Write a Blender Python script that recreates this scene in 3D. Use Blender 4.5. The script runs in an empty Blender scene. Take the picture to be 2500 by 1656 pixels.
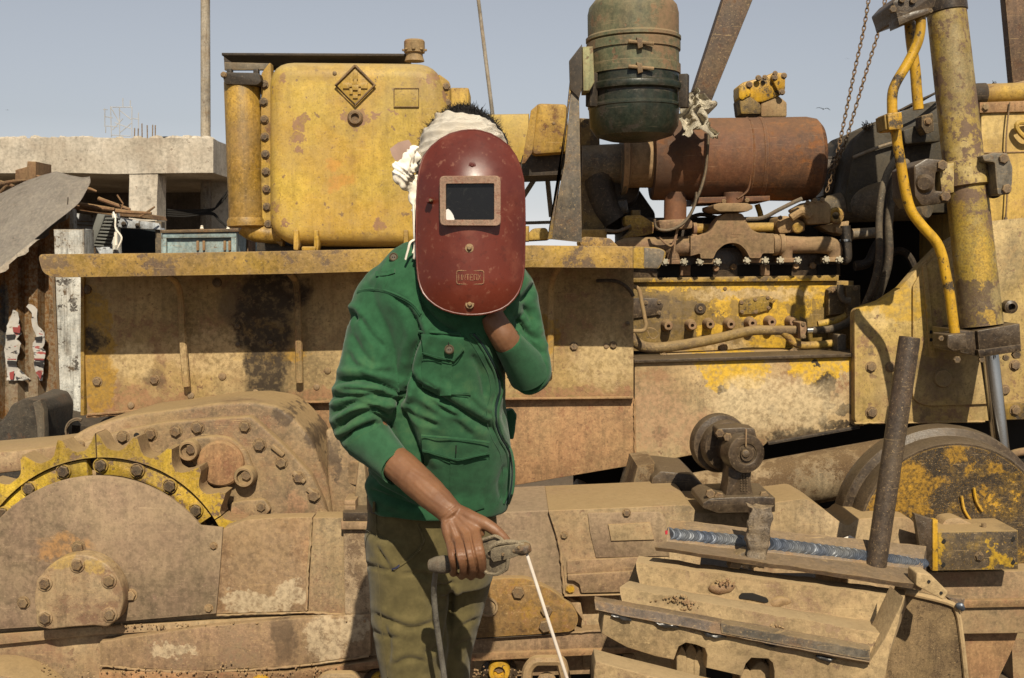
import bpy, bmesh, math, random
import numpy as np
from mathutils import Vector, Matrix, Quaternion, noise as mnoise
from mathutils.bvhtree import BVHTree
random.seed(7)
R = math.radians
SC = bpy.context.scene
COL = SC.collection

# ------------------------------------------------------------------ camera
FPX = 2700.0            # focal length in photograph pixels (2500 wide)
HZ = 640.0              # row of the horizon
CAMZ = 1.5
TILT = math.atan((828.0 - HZ) / FPX)
cam = bpy.data.cameras.new('camera')
camo = bpy.data.objects.new('camera', cam); COL.objects.link(camo)
cam.sensor_fit = 'HORIZONTAL'; cam.sensor_width = 36.0
cam.lens = 36.0 * FPX / 2500.0
cam.clip_start = 0.05; cam.clip_end = 3000
camo.location = (0, 0, CAMZ)
camo.rotation_euler = (R(90) - TILT, 0, 0)
cam.dof.use_dof = True; cam.dof.focus_distance = 3.0; cam.dof.aperture_fstop = 16
SC.camera = camo

# ------------------------------------------------------------------ light
SUN_EL, SUN_AZ = 43.0, 8.0        # degrees; azimuth to the right, from behind the camera
w = bpy.data.worlds.new('World'); SC.world = w; w.use_nodes = True
nt = w.node_tree; nt.nodes.clear()
sky = nt.nodes.new('ShaderNodeTexSky'); sky.sky_type = 'NISHITA'; sky.sun_disc = False
sky.sun_elevation = R(SUN_EL); sky.sun_rotation = R(180 - SUN_AZ)
sky.altitude = 0; sky.air_density = 1.5; sky.dust_density = 0.0; sky.ozone_density = 3.0
hsv = nt.nodes.new('ShaderNodeHueSaturation'); hsv.inputs['Saturation'].default_value = 0.22
bg = nt.nodes.new('ShaderNodeBackground'); bg.inputs['Strength'].default_value = 0.058
out = nt.nodes.new('ShaderNodeOutputWorld')
nt.links.new(sky.outputs[0], hsv.inputs['Color']); tint = nt.nodes.new('ShaderNodeMix'); tint.data_type = 'RGBA'; tint.blend_type = 'MULTIPLY'; tint.inputs[0].default_value = 1; tint.inputs[7].default_value = (.955, .988, 1.075, 1)      # grey-blue haze of the whole sky
nt.links.new(hsv.outputs[0], tint.inputs[6]); nt.links.new(tint.outputs[2], bg.inputs['Color']); nt.links.new(bg.outputs[0], out.inputs['Surface'])
sl = bpy.data.lights.new('sun', 'SUN'); sl.energy = 5.0; sl.angle = R(0.5); sl.color = (1.0, 0.90, 0.72)
so = bpy.data.objects.new('sun', sl); COL.objects.link(so)
sd = Vector((math.sin(R(SUN_AZ)) * math.cos(R(SUN_EL)), -math.cos(R(SUN_AZ)) * math.cos(R(SUN_EL)), math.sin(R(SUN_EL))))
so.rotation_euler = sd.to_track_quat('Z', 'Y').to_euler(); so.location = (2, -4, 8)
vs = SC.view_settings
vs.view_transform = 'Standard'; vs.look = 'None'; vs.exposure = 0.30; vs.gamma = 1.0; vs.use_curve_mapping = False
SC.cycles.max_bounces = 6; SC.cycles.diffuse_bounces = 3; SC.cycles.glossy_bounces = 3
SC.cycles.use_denoising = True

# ------------------------------------------------------------------ helpers: placing
_ct, _st = math.cos(TILT), math.sin(TILT)
def P(px, py, Y):
    """world point seen at photograph pixel (px,py) at distance Y along the view"""
    cx = (px - 1250.0) / FPX; cy = (828.0 - py) / FPX
    dx, dy, dz = cx, _ct + cy * _st, -_st + cy * _ct
    k = Y / dy
    return Vector((dx * k, Y, CAMZ + dz * k))
def proj(p):
    x, y, z = p[0], p[1], p[2] - CAMZ
    f = y * _ct - z * _st; u = y * _st + z * _ct
    return 1250 + FPX * x / f, 828 - FPX * u / f
def S(n, Y): return n * Y / FPX      # pixels to metres at distance Y

# ------------------------------------------------------------------ helpers: objects
def off(o):
    v = Vector((0, 0, 0))
    while o is not None:
        v = v + o.location; o = o.parent
    return v
def tag(o, label=None, cat=None, group=None, kind=None):
    if label: o['label'] = label
    if cat: o['category'] = cat
    if group: o['group'] = group
    if kind: o['kind'] = kind
    return o
def root(name, loc, label, cat, group=None):
    o = bpy.data.objects.new(name, None); COL.objects.link(o); o.location = loc
    o.empty_display_size = 0.1
    return tag(o, label, cat, group)
def finish(me, ang=35):
    for p in me.polygons: p.use_smooth = True
    try: me.set_sharp_from_angle(angle=R(ang))
    except Exception: pass
def mk(name, bm, mat, parent=None, label=None, cat=None, group=None, kind=None, ang=35, recalc=True):
    if recalc: bmesh.ops.recalc_face_normals(bm, faces=bm.faces)
    if parent is not None:
        o_ = off(parent); loc = Vector((0, 0, 0))
    else:
        xs = [v.co for v in bm.verts]
        lo = Vector([min(c[i] for c in xs) for i in range(3)]); hi = Vector([max(c[i] for c in xs) for i in range(3)])
        loc = Vector(((lo.x + hi.x) / 2, (lo.y + hi.y) / 2, lo.z)); o_ = loc
    bmesh.ops.translate(bm, verts=bm.verts, vec=-o_)
    me = bpy.data.meshes.new(name); bm.to_mesh(me); bm.free()
    finish(me, ang)
    o = bpy.data.objects.new(name, me); COL.objects.link(o)
    for m in (mat if isinstance(mat, (list, tuple)) else [mat]): me.materials.append(m)
    if parent is not None: o.parent = parent
    else: o.location = loc
    return tag(o, label, cat, group, kind)
def inst(name, me, loc, parent=None, rot=None, scale=None):
    o = bpy.data.objects.new(name, me); COL.objects.link(o)
    if parent is not None:
        o.parent = parent; loc = Vector(loc) - off(parent)
    o.location = loc
    if rot is not None:
        o.rotation_mode = 'QUATERNION'; o.rotation_quaternion = rot
    if scale is not None: o.scale = (scale,) * 3 if not hasattr(scale, '__len__') else scale
    return o

# ------------------------------------------------------------------ helpers: shapes
def NB(): return bmesh.new()
def rpoly(pts, r, n=4):
    """round the corners of a 2D polygon; r a number or one per corner"""
    out = []; N = len(pts)
    for i in range(N):
        p = Vector(pts[i][:2]); a = Vector(pts[i - 1][:2]); b = Vector(pts[(i + 1) % N][:2])
        rr = r[i] if hasattr(r, '__len__') else r
        da, db = (a - p), (b - p)
        k = min(rr, da.length * .48, db.length * .48)
        if k < .3: out.append((p.x, p.y)); continue
        s, e = p + da.normalized() * k, p + db.normalized() * k
        for j in range(n + 1):
            t = j / n
            q = s * (1 - t) ** 2 + p * 2 * t * (1 - t) + e * t * t
            out.append((q.x, q.y))
    return out
def poly_solid(bm, pts3, vec, bev=0.0, seg=2):
    """solid from a planar polygon (3D points) pushed along vec; front rim bevelled"""
    vs = [bm.verts.new(p) for p in pts3]
    f = bm.faces.new(vs)
    r = bmesh.ops.extrude_face_region(bm, geom=[f], use_keep_orig=True)
    nv = [e for e in r['geom'] if isinstance(e, bmesh.types.BMVert)]
    bmesh.ops.translate(bm, verts=nv, vec=vec)
    if bev > 0:
        es = [e for e in f.edges]
        bmesh.ops.bevel(bm, geom=es, offset=bev, segments=seg, affect='EDGES', profile=0.5, clamp_overlap=True)
    return bm
def prism(pts, Y, t, bev=0.0, r=0, seg=2, bm=None):
    """pts: photograph pixels of the near face at distance Y; t: thickness backwards"""
    bm = bm or NB()
    if r: pts = rpoly(pts, r)
    return poly_solid(bm, [P(x, y, Y) for x, y in pts], Vector((0, t, 0)), bev, seg)
def prect(x0, y0, x1, y1, Y, t, bev=0.0, r=0, bm=None):
    return prism([(x0, y0), (x1, y0), (x1, y1), (x0, y1)], Y, t, bev, r, bm=bm)
def box(c, size, rot=None, bev=0.0, bm=None):
    bm = bm or NB()
    m = Matrix.Translation(c) @ ((rot.to_matrix().to_4x4()) if rot is not None else Matrix.Identity(4)) @ Matrix.Diagonal((*size, 1))
    r = bmesh.ops.create_cube(bm, size=1.0, matrix=m)
    if bev > 0:
        es = list({e for v in r['verts'] for e in v.link_edges})
        bmesh.ops.bevel(bm, geom=es, offset=bev, segments=2, affect='EDGES', profile=.5, clamp_overlap=True)
    return bm
def frame_of(d):
    d = Vector(d).normalized()
    q = Vector((0, 0, 1)).rotation_difference(d)
    return q.to_matrix()
def lathe(profile, p0, axis, seg=32, bm=None, closed=False, sx=1.0, phase=0.0):
    """profile: list of (radius, distance along axis)"""
    bm = bm or NB(); M = frame_of(axis); p0 = Vector(p0); rings = []
    for r, t in profile:
        if r < 1e-6:
            rings.append([bm.verts.new(p0 + M @ Vector((0, 0, t)))])
        else:
            rings.append([bm.verts.new(p0 + M @ Vector((r * sx * math.cos(phase + 2 * math.pi * i / seg), r * math.sin(phase + 2 * math.pi * i / seg), t))) for i in range(seg)])
    for a, b in zip(rings, rings[1:]):
        for i in range(seg):
            j = (i + 1) % seg
            if len(a) == 1 and len(b) == 1: continue
            if len(a) == 1: bm.faces.new((a[0], b[i], b[j]))
            elif len(b) == 1: bm.faces.new((a[i], b[0], a[j]))
            else: bm.faces.new((a[i], b[i], b[j], a[j]))
    if len(rings[0]) > 1: bm.faces.new(rings[0])
    if len(rings[-1]) > 1: bm.faces.new(rings[-1][::-1])
    return bm
def cyl(p0, p1, r, r1=None, seg=24, bev=0.0, bm=None):
    p0, p1 = Vector(p0), Vector(p1); L = (p1 - p0).length; r1 = r if r1 is None else r1
    b = min(bev, r * .4, L * .3)
    pr = [(r - b, 0), (r, b), (r1, L - b), (r1 - b, L)] if b > 0 else [(r, 0), (r1, L)]
    return lathe(pr, p0, p1 - p0, seg, bm)
def crom(pts, sub=6):
    pts = [Vector(p) for p in pts]
    if len(pts) < 3 or sub < 2: return pts
    out = []
    for i in range(len(pts) - 1):
        p0 = pts[max(i - 1, 0)]; p1 = pts[i]; p2 = pts[i + 1]; p3 = pts[min(i + 2, len(pts) - 1)]
        for k in range(sub):
            t = k / sub
            out.append(.5 * ((2 * p1) + (p2 - p0) * t + (2 * p0 - 5 * p1 + 4 * p2 - p3) * t * t + (3 * p1 - p0 - 3 * p2 + p3) * t ** 3))
    out.append(pts[-1]); return out
def tube(pts, r, seg=10, sub=6, bm=None, cap=True, flat=1.0, up=None):
    """swept circle; r a number or one per control point; flat squashes the section along 'up'"""
    bm = bm or NB()
    n0 = len(pts); path = crom(pts, sub)
    if hasattr(r, '__len__'):
        rr = [v.x for v in crom([Vector((x, 0, 0)) for x in r], sub)]
    else: rr = [r] * len(path)
    u = None; rings = []
    for i, p in enumerate(path):
        t = (path[min(i + 1, len(path) - 1)] - path[max(i - 1, 0)]).normalized()
        if u is None:
            a = Vector(up) if up is not None else (Vector((0, 0, 1)) if abs(t.z) < .9 else Vector((1, 0, 0)))
            u = (a - t * a.dot(t)).normalized()
        else: u = (u - t * u.dot(t)).normalized()
        v = t.cross(u)
        rings.append([bm.verts.new(p + (u * math.cos(2 * math.pi * k / seg) * flat + v * math.sin(2 * math.pi * k / seg)) * rr[i]) for k in range(seg)])
    for a, b in zip(rings, rings[1:]):
        for k in range(seg):
            j = (k + 1) % seg; bm.faces.new((a[k], a[j], b[j], b[k]))
    if cap: bm.faces.new(rings[0][::-1]); bm.faces.new(rings[-1])
    return bm
def ptube(pts, rpx, seg=10, sub=6, bm=None, **k):
    """pts: (px,py,Y); radius in pixels"""
    r = [S(a, p[2]) for a, p in zip(rpx, pts)] if hasattr(rpx, '__len__') else [S(rpx, p[2]) for p in pts]
    return tube([P(*p) for p in pts], r, seg, sub, bm, **k)
def loft(rings, bm=None, cap=True):
    bm = bm or NB()
    vr = [[bm.verts.new(p) for p in ring] for ring in rings]; n = len(vr[0])
    for a, b in zip(vr, vr[1:]):
        for k in range(n):
            j = (k + 1) % n; bm.faces.new((a[k], a[j], b[j], b[k]))
    if cap: bm.faces.new(vr[0][::-1]); bm.faces.new(vr[-1])
    return bm
def roughen(bm, amp, scale, seed=0.0, axis=None):
    for v in bm.verts:
        n = mnoise.noise_vector(v.co * scale + Vector((seed, seed * 2, -seed)))
        v.co += n * amp
    return bm
def subdiv(bm, maxlen):
    for _ in range(6):
        es = [e for e in bm.edges if e.calc_length() > maxlen]
        if not es: break
        bmesh.ops.subdivide_edges(bm, edges=es, cuts=1)
    bmesh.ops.triangulate(bm, faces=[f for f in bm.faces if len(f.verts) > 4])
    return bm
_hex = {}
def hexmesh(mat, kind='hex'):
    k = (mat.name, kind)
    if k not in _hex:
        bm = NB()
        if kind == 'hex':       # washer, hexagon head with chamfer; unit head radius, axis -Y
            lathe([(1.25, 0), (1.25, .14), (1.2, .17), (.5, .17)], (0, 0, 0), (0, -1, 0), 16, bm)
            lathe([(.98, .15), (1.0, .2), (1.0, .62), (.86, .74), (.0, .76)], (0, 0, 0), (0, -1, 0), 6, bm)
        elif kind == 'plain':
            lathe([(.98, -.3), (1.0, .0), (1.0, .5), (.86, .62), (.0, .64)], (0, 0, 0), (0, -1, 0), 6, bm)
        elif kind == 'rivet':
            lathe([(1, -.1), (1, .1), (.86, .35), (.5, .52), (0, .58)], (0, 0, 0), (0, -1, 0), 14, bm)
        elif kind == 'socket':
            lathe([(1.0, -.3), (1.0, .8), (.92, .9), (.55, .9), (.5, .4), (0, .4)], (0, 0, 0), (0, -1, 0), 16, bm)
        bmesh.ops.recalc_face_normals(bm, faces=bm.faces)
        me = bpy.data.meshes.new('bolt'); bm.to_mesh(me); bm.free(); finish(me, 30); me.materials.append(mat)
        _hex[k] = me
    return _hex[k]
def bolt(px, py, Y, rpx, mat, parent, kind='hex', name='bolt', axis=(0, -1, 0)):
    q = Vector((0, -1, 0)).rotation_difference(Vector(axis)) @ Quaternion((0, 1, 0), random.uniform(0, 6.3))
    return inst(name, hexmesh(mat, kind), P(px, py, Y), parent, q, S(rpx, Y))
# ------------------------------------------------------------------ materials
class G:
    """small node-graph builder"""
    def __init__(s, name):
        s.m = bpy.data.materials.new(name); s.m.use_nodes = True
        s.t = s.m.node_tree; s.t.nodes.clear()
        s.o = s.t.nodes.new('ShaderNodeOutputMaterial'); s.b = s.t.nodes.new('ShaderNodeBsdfPrincipled')
        s.t.links.new(s.b.outputs[0], s.o.inputs[0])
        s.geo = s.t.nodes.new('ShaderNodeNewGeometry'); s.pos = s.geo.outputs['Position']
    def n(s, ty, **k):
        x = s.t.nodes.new(ty)
        for a, v in k.items(): setattr(x, a, v)
        return x
    def set(s, sock, v):
        if hasattr(v, 'is_output'): s.t.links.new(v, sock)
        elif hasattr(v, '__len__') and len(v) == 3 and sock.type == 'RGBA': sock.default_value = (*v, 1)
        else: sock.default_value = v
    def math(s, op, a, b=0.0, c=None, clamp=False):
        x = s.n('ShaderNodeMath', operation=op, use_clamp=clamp); s.set(x.inputs[0], a); s.set(x.inputs[1], b)
        if c is not None: s.set(x.inputs[2], c)
        return x.outputs[0]
    def vec(s, op, a, b):
        x = s.n('ShaderNodeVectorMath', operation=op); s.set(x.inputs[0], a); s.set(x.inputs[1], b)
        return x.outputs['Value'] if op in ('LENGTH', 'DOT_PRODUCT', 'DISTANCE') else x.outputs[0]
    def noise(s, scale, detail=4, rough=.55, vec=None, dist=0.0):
        x = s.n('ShaderNodeTexNoise'); s.set(x.inputs['Vector'], vec if vec is not None else s.p)
        x.inputs['Scale'].default_value = scale; x.inputs['Detail'].default_value = detail
        x.inputs['Roughness'].default_value = rough; x.inputs['Distortion'].default_value = dist
        return x.outputs['Fac']
    def ss(s, v, a, b, lo=0.0, hi=1.0):
        x = s.n('ShaderNodeMapRange', interpolation_type='SMOOTHSTEP'); s.set(x.inputs[0], v)
        x.inputs[1].default_value = a; x.inputs[2].default_value = b; x.inputs[3].default_value = lo; x.inputs[4].default_value = hi
        return x.outputs[0]
    def mix(s, f, a, b, mode='MIX'):
        x = s.n('ShaderNodeMix', data_type='RGBA', blend_type=mode); x.clamp_factor = True
        s.set(x.inputs[0], f); s.set(x.inputs[6], a); s.set(x.inputs[7], b); return x.outputs[2]
    def seed(s, k):
        s.p = s.vec('ADD', s.pos, (k * 3.17, k * 7.31, k * 1.73)); return s.p
    def ells(s, lst, nz, k=.9, soft=.12):
        """noisy union of ellipses (x, z, rx, rz) in the wall plane"""
        acc = None
        wn = s.n('ShaderNodeTexNoise'); s.set(wn.inputs['Vector'], s.p); wn.inputs['Scale'].default_value = 24; wn.inputs['Detail'].default_value = 5; wn.inputs['Roughness'].default_value = .68
        wpos = s.vec('ADD', s.pos, s.vec('MULTIPLY', s.vec('SUBTRACT', wn.outputs['Color'], (.5, .5, .5)), (.11, .11, .11)))
        for (x, z, rx, rz) in lst:
            d = s.vec('MULTIPLY', s.vec('SUBTRACT', wpos, (x, 0, z)), (1 / rx, 0, 1 / rz))
            v = s.math('SUBTRACT', 1.0, s.vec('LENGTH', d, (0, 0, 0)))
            acc = v if acc is None else s.math('MAXIMUM', acc, v)
        acc = s.math('MULTIPLY_ADD', s.math('SUBTRACT', nz, .5), k, acc)
        return s.ss(acc, -soft * .5, soft)
    def bump(s, h, strength=.3, dist=.004):
        x = s.n('ShaderNodeBump'); x.inputs['Strength'].default_value = strength; x.inputs['Distance'].default_value = dist
        s.set(x.inputs['Height'], h); s.t.links.new(x.outputs[0], s.b.inputs['Normal'])
_sd = [0]
def E(px, py, rx, ry, Y):
    p = P(px, py, Y); return (p.x, p.z, S(rx, Y), S(ry, Y))
RUST = (.17, .072, .030); RUST2 = (.075, .036, .020); DUST = (.385, .262, .122); GRIME = (.042, .028, .015)
def worn(name, paint, paint2=None, rust=RUST, rust2=RUST2, dust=DUST, rust_amt=.3, dust_amt=.3, dust_up=.5, chip=.5, streak=.4,
         rough=.62, metal=0.0, scale=1.0, bump=.3, patches=(), rust_edge=.05, fine=.3, spec=.35, grime=.55, grime_c=GRIME, edge=.55, mott=.34, speck=.9, big=1.0):
    g = G(name); _sd[0] += 1; g.seed(_sd[0])
    paint2 = paint2 or tuple(c * .72 for c in paint)
    nb = g.noise(2.6 * scale, 4, .55); nm = g.noise(9 * scale, 8, .72); nf = g.noise(62 * scale, 5, .75)
    n3 = g.noise(21 * scale, 7, .72, None, .5)
    st = g.noise(1.0, 5, .65, g.vec('MULTIPLY', g.p, (38 * scale, 38 * scale, 2.8 * scale)))
    col = g.mix(g.ss(nb, .40, .60), paint, paint2)
    col = g.mix(mott, col, g.ss(n3, .34, .64, .50, 1.22), 'MULTIPLY')
    col = g.mix(mott, col, g.ss(nm, .34, .62, .70, 1.14), 'MULTIPLY')
    col = g.mix(g.ss(st, .46, .66, 0, .75 * streak), col, tuple(c * .36 for c in paint2))
    # broad dirt and long drips
    nl = g.noise(1.9 * scale ** .5, 7, .62)
    col = g.mix(big, col, g.ss(nl, .37, .60, .58, 1.16), 'MULTIPLY')
    s2 = g.noise(1.0, 4, .55, g.vec('MULTIPLY', g.p, (15 * scale, 15 * scale, .8 * scale)))
    col = g.mix(g.math('MULTIPLY', g.ss(s2, .52, .66, 0, .75 * max(streak, .3)), g.ss(nl, .58, .44)), col, tuple(c * 1.3 for c in GRIME))
    # soaked-in grime
    gv = g.math('MULTIPLY_ADD', st, .32, g.math('MULTIPLY_ADD', nf, .22, g.math('MULTIPLY', nm, .46)))
    col = g.mix(g.ss(gv, .485, .64, 0, grime), col, grime_c)
    # bare and rusty patches with a stained halo
    v = g.math('MULTIPLY_ADD', nf, .15, g.math('MULTIPLY_ADD', nb, .28, g.math('MULTIPLY_ADD', n3, .17, g.math('MULTIPLY', nm, .53))))
    t = .565 + (.5 - rust_amt) * .26
    mask = g.ss(v, t, t + rust_edge)
    rc = g.mix(g.ss(nf, .35, .65), rust, rust2)
    col = g.mix(g.ss(v, t - .075, t + .02, 0, .5), col, tuple(.5 * a + .35 * b for a, b in zip(rust, paint2)))
    col = g.mix(mask, col, rc)
    # small chips, specks and rubbed scratches
    nc = g.noise(28 * scale, 5, .62)
    cm = g.ss(nc, .685 - .09 * chip, .715 - .09 * chip)
    col = g.mix(g.math('MULTIPLY', cm, .85), col, rust2)
    ns = g.noise(150 * scale, 3, .7)
    col = g.mix(g.ss(ns, .575, .65, 0, .7 * speck), col, tuple(c * .7 for c in rust2))
    col = g.mix(g.ss(ns, .41, .33, 0, .45 * speck), col, tuple(min(1, c * 1.35) for c in dust))
    sc = g.noise(1.0, 3, .6, g.vec('MULTIPLY', g.p, (9 * scale, 9 * scale, 240 * scale)))
    col = g.mix(g.ss(sc, .655, .70, 0, .45 * fine / .3), col, tuple(min(1, c * 1.25) for c in dust))
    # dust, thick where it can settle
    sep = g.n('ShaderNodeSeparateXYZ'); g.set(sep.inputs[0], g.geo.outputs['Normal'])
    nd = g.noise(4.3 * scale, 8, .66)
    up = g.ss(sep.outputs[2], .15, .9, 0, dust_up)
    dm = g.math('MAXIMUM', g.math('MULTIPLY', g.ss(g.math('MULTIPLY_ADD', nf, .22, g.math('MULTIPLY', nd, .78)), .40, .62), dust_amt), g.math('MULTIPLY', up, g.ss(nd, .2, .5)))
    dcol = g.mix(g.ss(nf, .3, .7), dust, tuple(c * .62 for c in dust))
    col = g.mix(dm, col, dcol)
    for (lst, c, k, soft, amt) in patches:
        pm = g.ells(lst, g.math('MULTIPLY_ADD', nf, .30, g.math('MULTIPLY_ADD', n3, .30, g.math('MULTIPLY', nm, .40))), k * 1.25, soft)
        pm = g.math('MULTIPLY', pm, g.ss(g.math('MULTIPLY_ADD', nf, .5, g.math('MULTIPLY', n3, .5)), .38, .53, .30, 1.0))
        col = g.mix(g.math('MULTIPLY', pm, amt), col, c)
    col = g.mix(min(1, fine * 1.9), col, g.ss(nf, .36, .64, .48, 1.18), 'MULTIPLY')
    if edge:      # worn, bare edges
        bv = g.n('ShaderNodeBevel', samples=3); bv.inputs['Radius'].default_value = .007
        dt = g.vec('DOT_PRODUCT', bv.outputs[0], g.geo.outputs['Normal'])
        em = g.math('MULTIPLY', g.ss(dt, .985, .90, 0, edge), g.ss(n3, .36, .52))
        col = g.mix(em, col, g.mix(g.ss(nf, .4, .6), tuple(min(1, c * 1.15) for c in dust), rust))
    g.set(g.b.inputs['Base Color'], col)
    ro = g.math('MULTIPLY_ADD', mask, .18, g.math('MULTIPLY_ADD', n3, .3, rough - .15)); ro = g.math('MULTIPLY_ADD', dm, .25, ro, clamp=True)
    g.set(g.b.inputs['Roughness'], ro); g.set(g.b.inputs['Metallic'], metal); g.b.inputs['Specular IOR Level'].default_value = spec
    h = g.math('MULTIPLY_ADD', nf, .32, g.math('MULTIPLY_ADD', mask, -.35, g.math('MULTIPLY', nm, .6)))
    h = g.math('MULTIPLY_ADD', cm, -.35, g.math('MULTIPLY_ADD', nb, 1.4, g.math('MULTIPLY_ADD', n3, .35, h)))
    g.bump(h, bump * 1.25, .006)
    return g.m
def plain(name, c, rough=.6, metal=0.0, var=.35, scale=40, bump=.15, spec=.4, c2=None):
    g = G(name); _sd[0] += 1; g.seed(_sd[0])
    n = g.noise(scale, 6, .7); n2 = g.noise(scale * .15, 3, .5)
    col = g.mix(g.ss(n2, .35, .65), c, c2 or tuple(x * .75 for x in c))
    col = g.mix(var, col, g.mix(n, (.3, .3, .3), (1.15, 1.15, 1.15)), 'MULTIPLY')
    g.set(g.b.inputs['Base Color'], col); g.b.inputs['Roughness'].default_value = rough; g.b.inputs['Metallic'].default_value = metal
    g.b.inputs['Specular IOR Level'].default_value = spec
    g.bump(n, bump, .004)
    return g.m
YEL = (.42, .27, .050); YEL2 = (.36, .20, .028); BYEL = (.52, .30, .018)
BEIGE = (.41, .285, .14); TAN = (.34, .215, .095); RED = (.30, .145, .075)
M = {}
tp = [([E(735, 300, 16, 18, 4.15), E(722, 338, 17, 16, 4.15), E(735, 370, 9, 9, 4.15), E(925, 548, 18, 14, 4.15), E(1058, 186, 18, 14, 4.15), E(918, 280, 14, 9, 4.15), E(688, 192, 8, 14, 4.15), E(672, 508, 10, 10, 4.15), E(697, 545, 8, 8, 4.15), E(956, 268, 14, 6, 4.15), E(868, 292, 30, 26, 4.15), E(1085, 230, 10, 22, 4.15)], (.23, .125, .08), 1.7, .08, .85), ([E(810, 405, 22, 14, 4.15), E(830, 445, 40, 20, 4.15)], (.46, .20, .04), .9, .4, .5), ([E(760, 180, 110, 20, 4.15), E(900, 590, 150, 16, 4.15), E(660, 480, 10, 90, 4.15)], (.22, .14, .04), 1.0, .5, .5)]
M['tank'] = worn('tank_paint', patches=tp, paint=(.49, .335, .055), paint2=(.46, .285, .045), grime=.16, mott=.25, big=.4, fine=.2, rust=(.25, .125, .075), rust2=(.17, .10, .055), rust_amt=.14, dust_amt=.34, dust_up=.75, chip=.55, streak=.25, rough=.5, dust=(.40, .30, .155), bump=.16)
M['column'] = worn('column_paint', (.43, .25, .03), (.34, .19, .03), mott=.5, grime=.3, rust_amt=.16, dust_amt=.35, dust_up=.5, chip=.3, streak=.7, rough=.5)
M['yellow'] = worn('worn_yellow', (.48, .31, .045), (.40, .235, .028), mott=.6, grime=.35, rust_amt=.38, dust_amt=.35, dust_up=.6, chip=.6)
M['yellow_clean'] = worn('bright_yellow', (.60, .34, .016), (.55, .30, .014), mott=.25, big=.3, grime=.12, speck=.4, fine=.15, rust=(.05, .036, .024), rust2=(.03, .022, .016), rust_amt=.38, dust_amt=.05, dust_up=.15, chip=.7, rough=.42, scale=1.6)
M['dark_yellow'] = worn('grimy_yellow', (.30, .18, .025), (.16, .10, .03), rust=(.07, .048, .03), rust2=(.04, .03, .02), rust_amt=.5, dust_amt=.2, chip=.6)
M['rail'] = worn('rail_paint', (.47, .285, .03), (.42, .25, .05), mott=.55, grime=.35, rust=(.16, .10, .065), rust2=(.07, .048, .035), rust_amt=.42, dust_amt=.3, dust_up=.8, chip=.4, streak=.1)
M['rail_end'] = worn('rail_end_paint', (.45, .27, .025), (.36, .22, .03), rust=(.11, .085, .07), rust2=(.08, .06, .05), rust_amt=.55, dust_amt=.1, dust_up=.3, chip=.8)
M['beige'] = worn('dusty_beige', BEIGE, TAN, rust=(.26, .135, .07), rust2=(.17, .095, .055), rust_amt=.36, dust_amt=.55, dust_up=.8, chip=.45)
M['dirt'] = worn('caked_dirt', (.31, .205, .115), (.25, .155, .085), rust=(.24, .125, .07), rust2=(.15, .085, .05), rust_amt=.3, dust_amt=.55, dust_up=.9, chip=.3, bump=.45)
M['rustplate'] = worn('rust_plate', patches=[([E(770, 1062, 34, 50, 3.84), E(800, 1120, 16, 60, 3.84), E(700, 1015, 34, 24, 3.84), E(740, 1040, 20, 20, 3.84), E(1614, 1062, 18, 26, 3.84)], (.06, .04, .024), .4, .35, .95)], paint=(.33, .172, .080), paint2=(.35, .21, .10), mott=.45, grime=.22, rust=(.22, .10, .05), rust2=(.19, .09, .05), rust_amt=.35, dust_amt=.22, chip=.15, streak=.5, rough=.75)
M['muffler'] = worn('muffler_rust', mott=.3, big=.8, speck=.25, fine=.2, grime=.3, paint=(.150, .060, .028), paint2=(.095, .047, .028), patches=[([E(1600, 430, 60, 60, 4.1), E(1720, 470, 120, 26, 4.1), E(1650, 340, 40, 60, 4.1)], (.060, .036, .024), 1.2, .5, .7)], rust=(.24, .090, .022), rust2=(.14, .055, .022), rust_amt=.4, dust_amt=.12, dust_up=.3, chip=.4, streak=.3, rough=.7, dust=(.30, .19, .11))
M['cast'] = worn('dusty_cast_iron', mott=.5, speck=.4, grime=.35, paint=(.31, .205, .115), paint2=(.26, .155, .088), rust=(.24, .12, .075), rust2=(.15, .085, .06), rust_amt=.3, dust_amt=.4, dust_up=.6, chip=.2, rough=.8)
M['dark'] = worn('grimy_black', (.035, .028, .022), (.022, .018, .015), rust=(.06, .042, .028), rust2=(.03, .023, .018), rust_amt=.4, dust_amt=.15, dust_up=.35, chip=.2, rough=.65, dust=(.16, .115, .07))
M['grey'] = worn('grey_steel', (.155, .140, .115), (.12, .105, .085), rust=(.16, .10, .06), rust2=(.10, .065, .04), rust_amt=.22, dust_amt=.25, dust_up=.5, chip=.3, rough=.6)
M['green'] = worn('green_drum', speck=.3, mott=.5, paint=(.095, .150, .080), paint2=(.14, .14, .075), rust=(.20, .135, .072), rust2=(.17, .10, .055), rust_amt=.36, dust_amt=.22, dust_up=.6, chip=.3, scale=.9, dust=(.30, .22, .125))
M['bowl'] = worn('oily_bowl', speck=.1, paint=(.011, .012, .009), paint2=(.011, .022, .014), rust=(.05, .042, .03), rust2=(.035, .028, .022), rust_amt=.3, dust_amt=.16, dust_up=.2, chip=.1, rough=.34, dust=(.10, .085, .058))
M['bolt'] = worn('bolt_rust', (.15, .105, .065), (.10, .068, .045), rust=(.19, .10, .045), rust2=(.09, .055, .03), rust_amt=.4, dust_amt=.3, dust_up=.5, scale=4, rough=.65)
M['bolt_dusty'] = worn('bolt_dust', (.30, .21, .125), (.22, .15, .09), rust_amt=.2, dust_amt=.5, dust_up=.6, scale=4, rough=.8)
M['bolt_dark'] = worn('bolt_dark', (.075, .055, .038), (.05, .038, .028), rust=(.12, .07, .035), rust_amt=.35, dust_amt=.15, dust_up=.4, scale=4, rough=.55)
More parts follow.
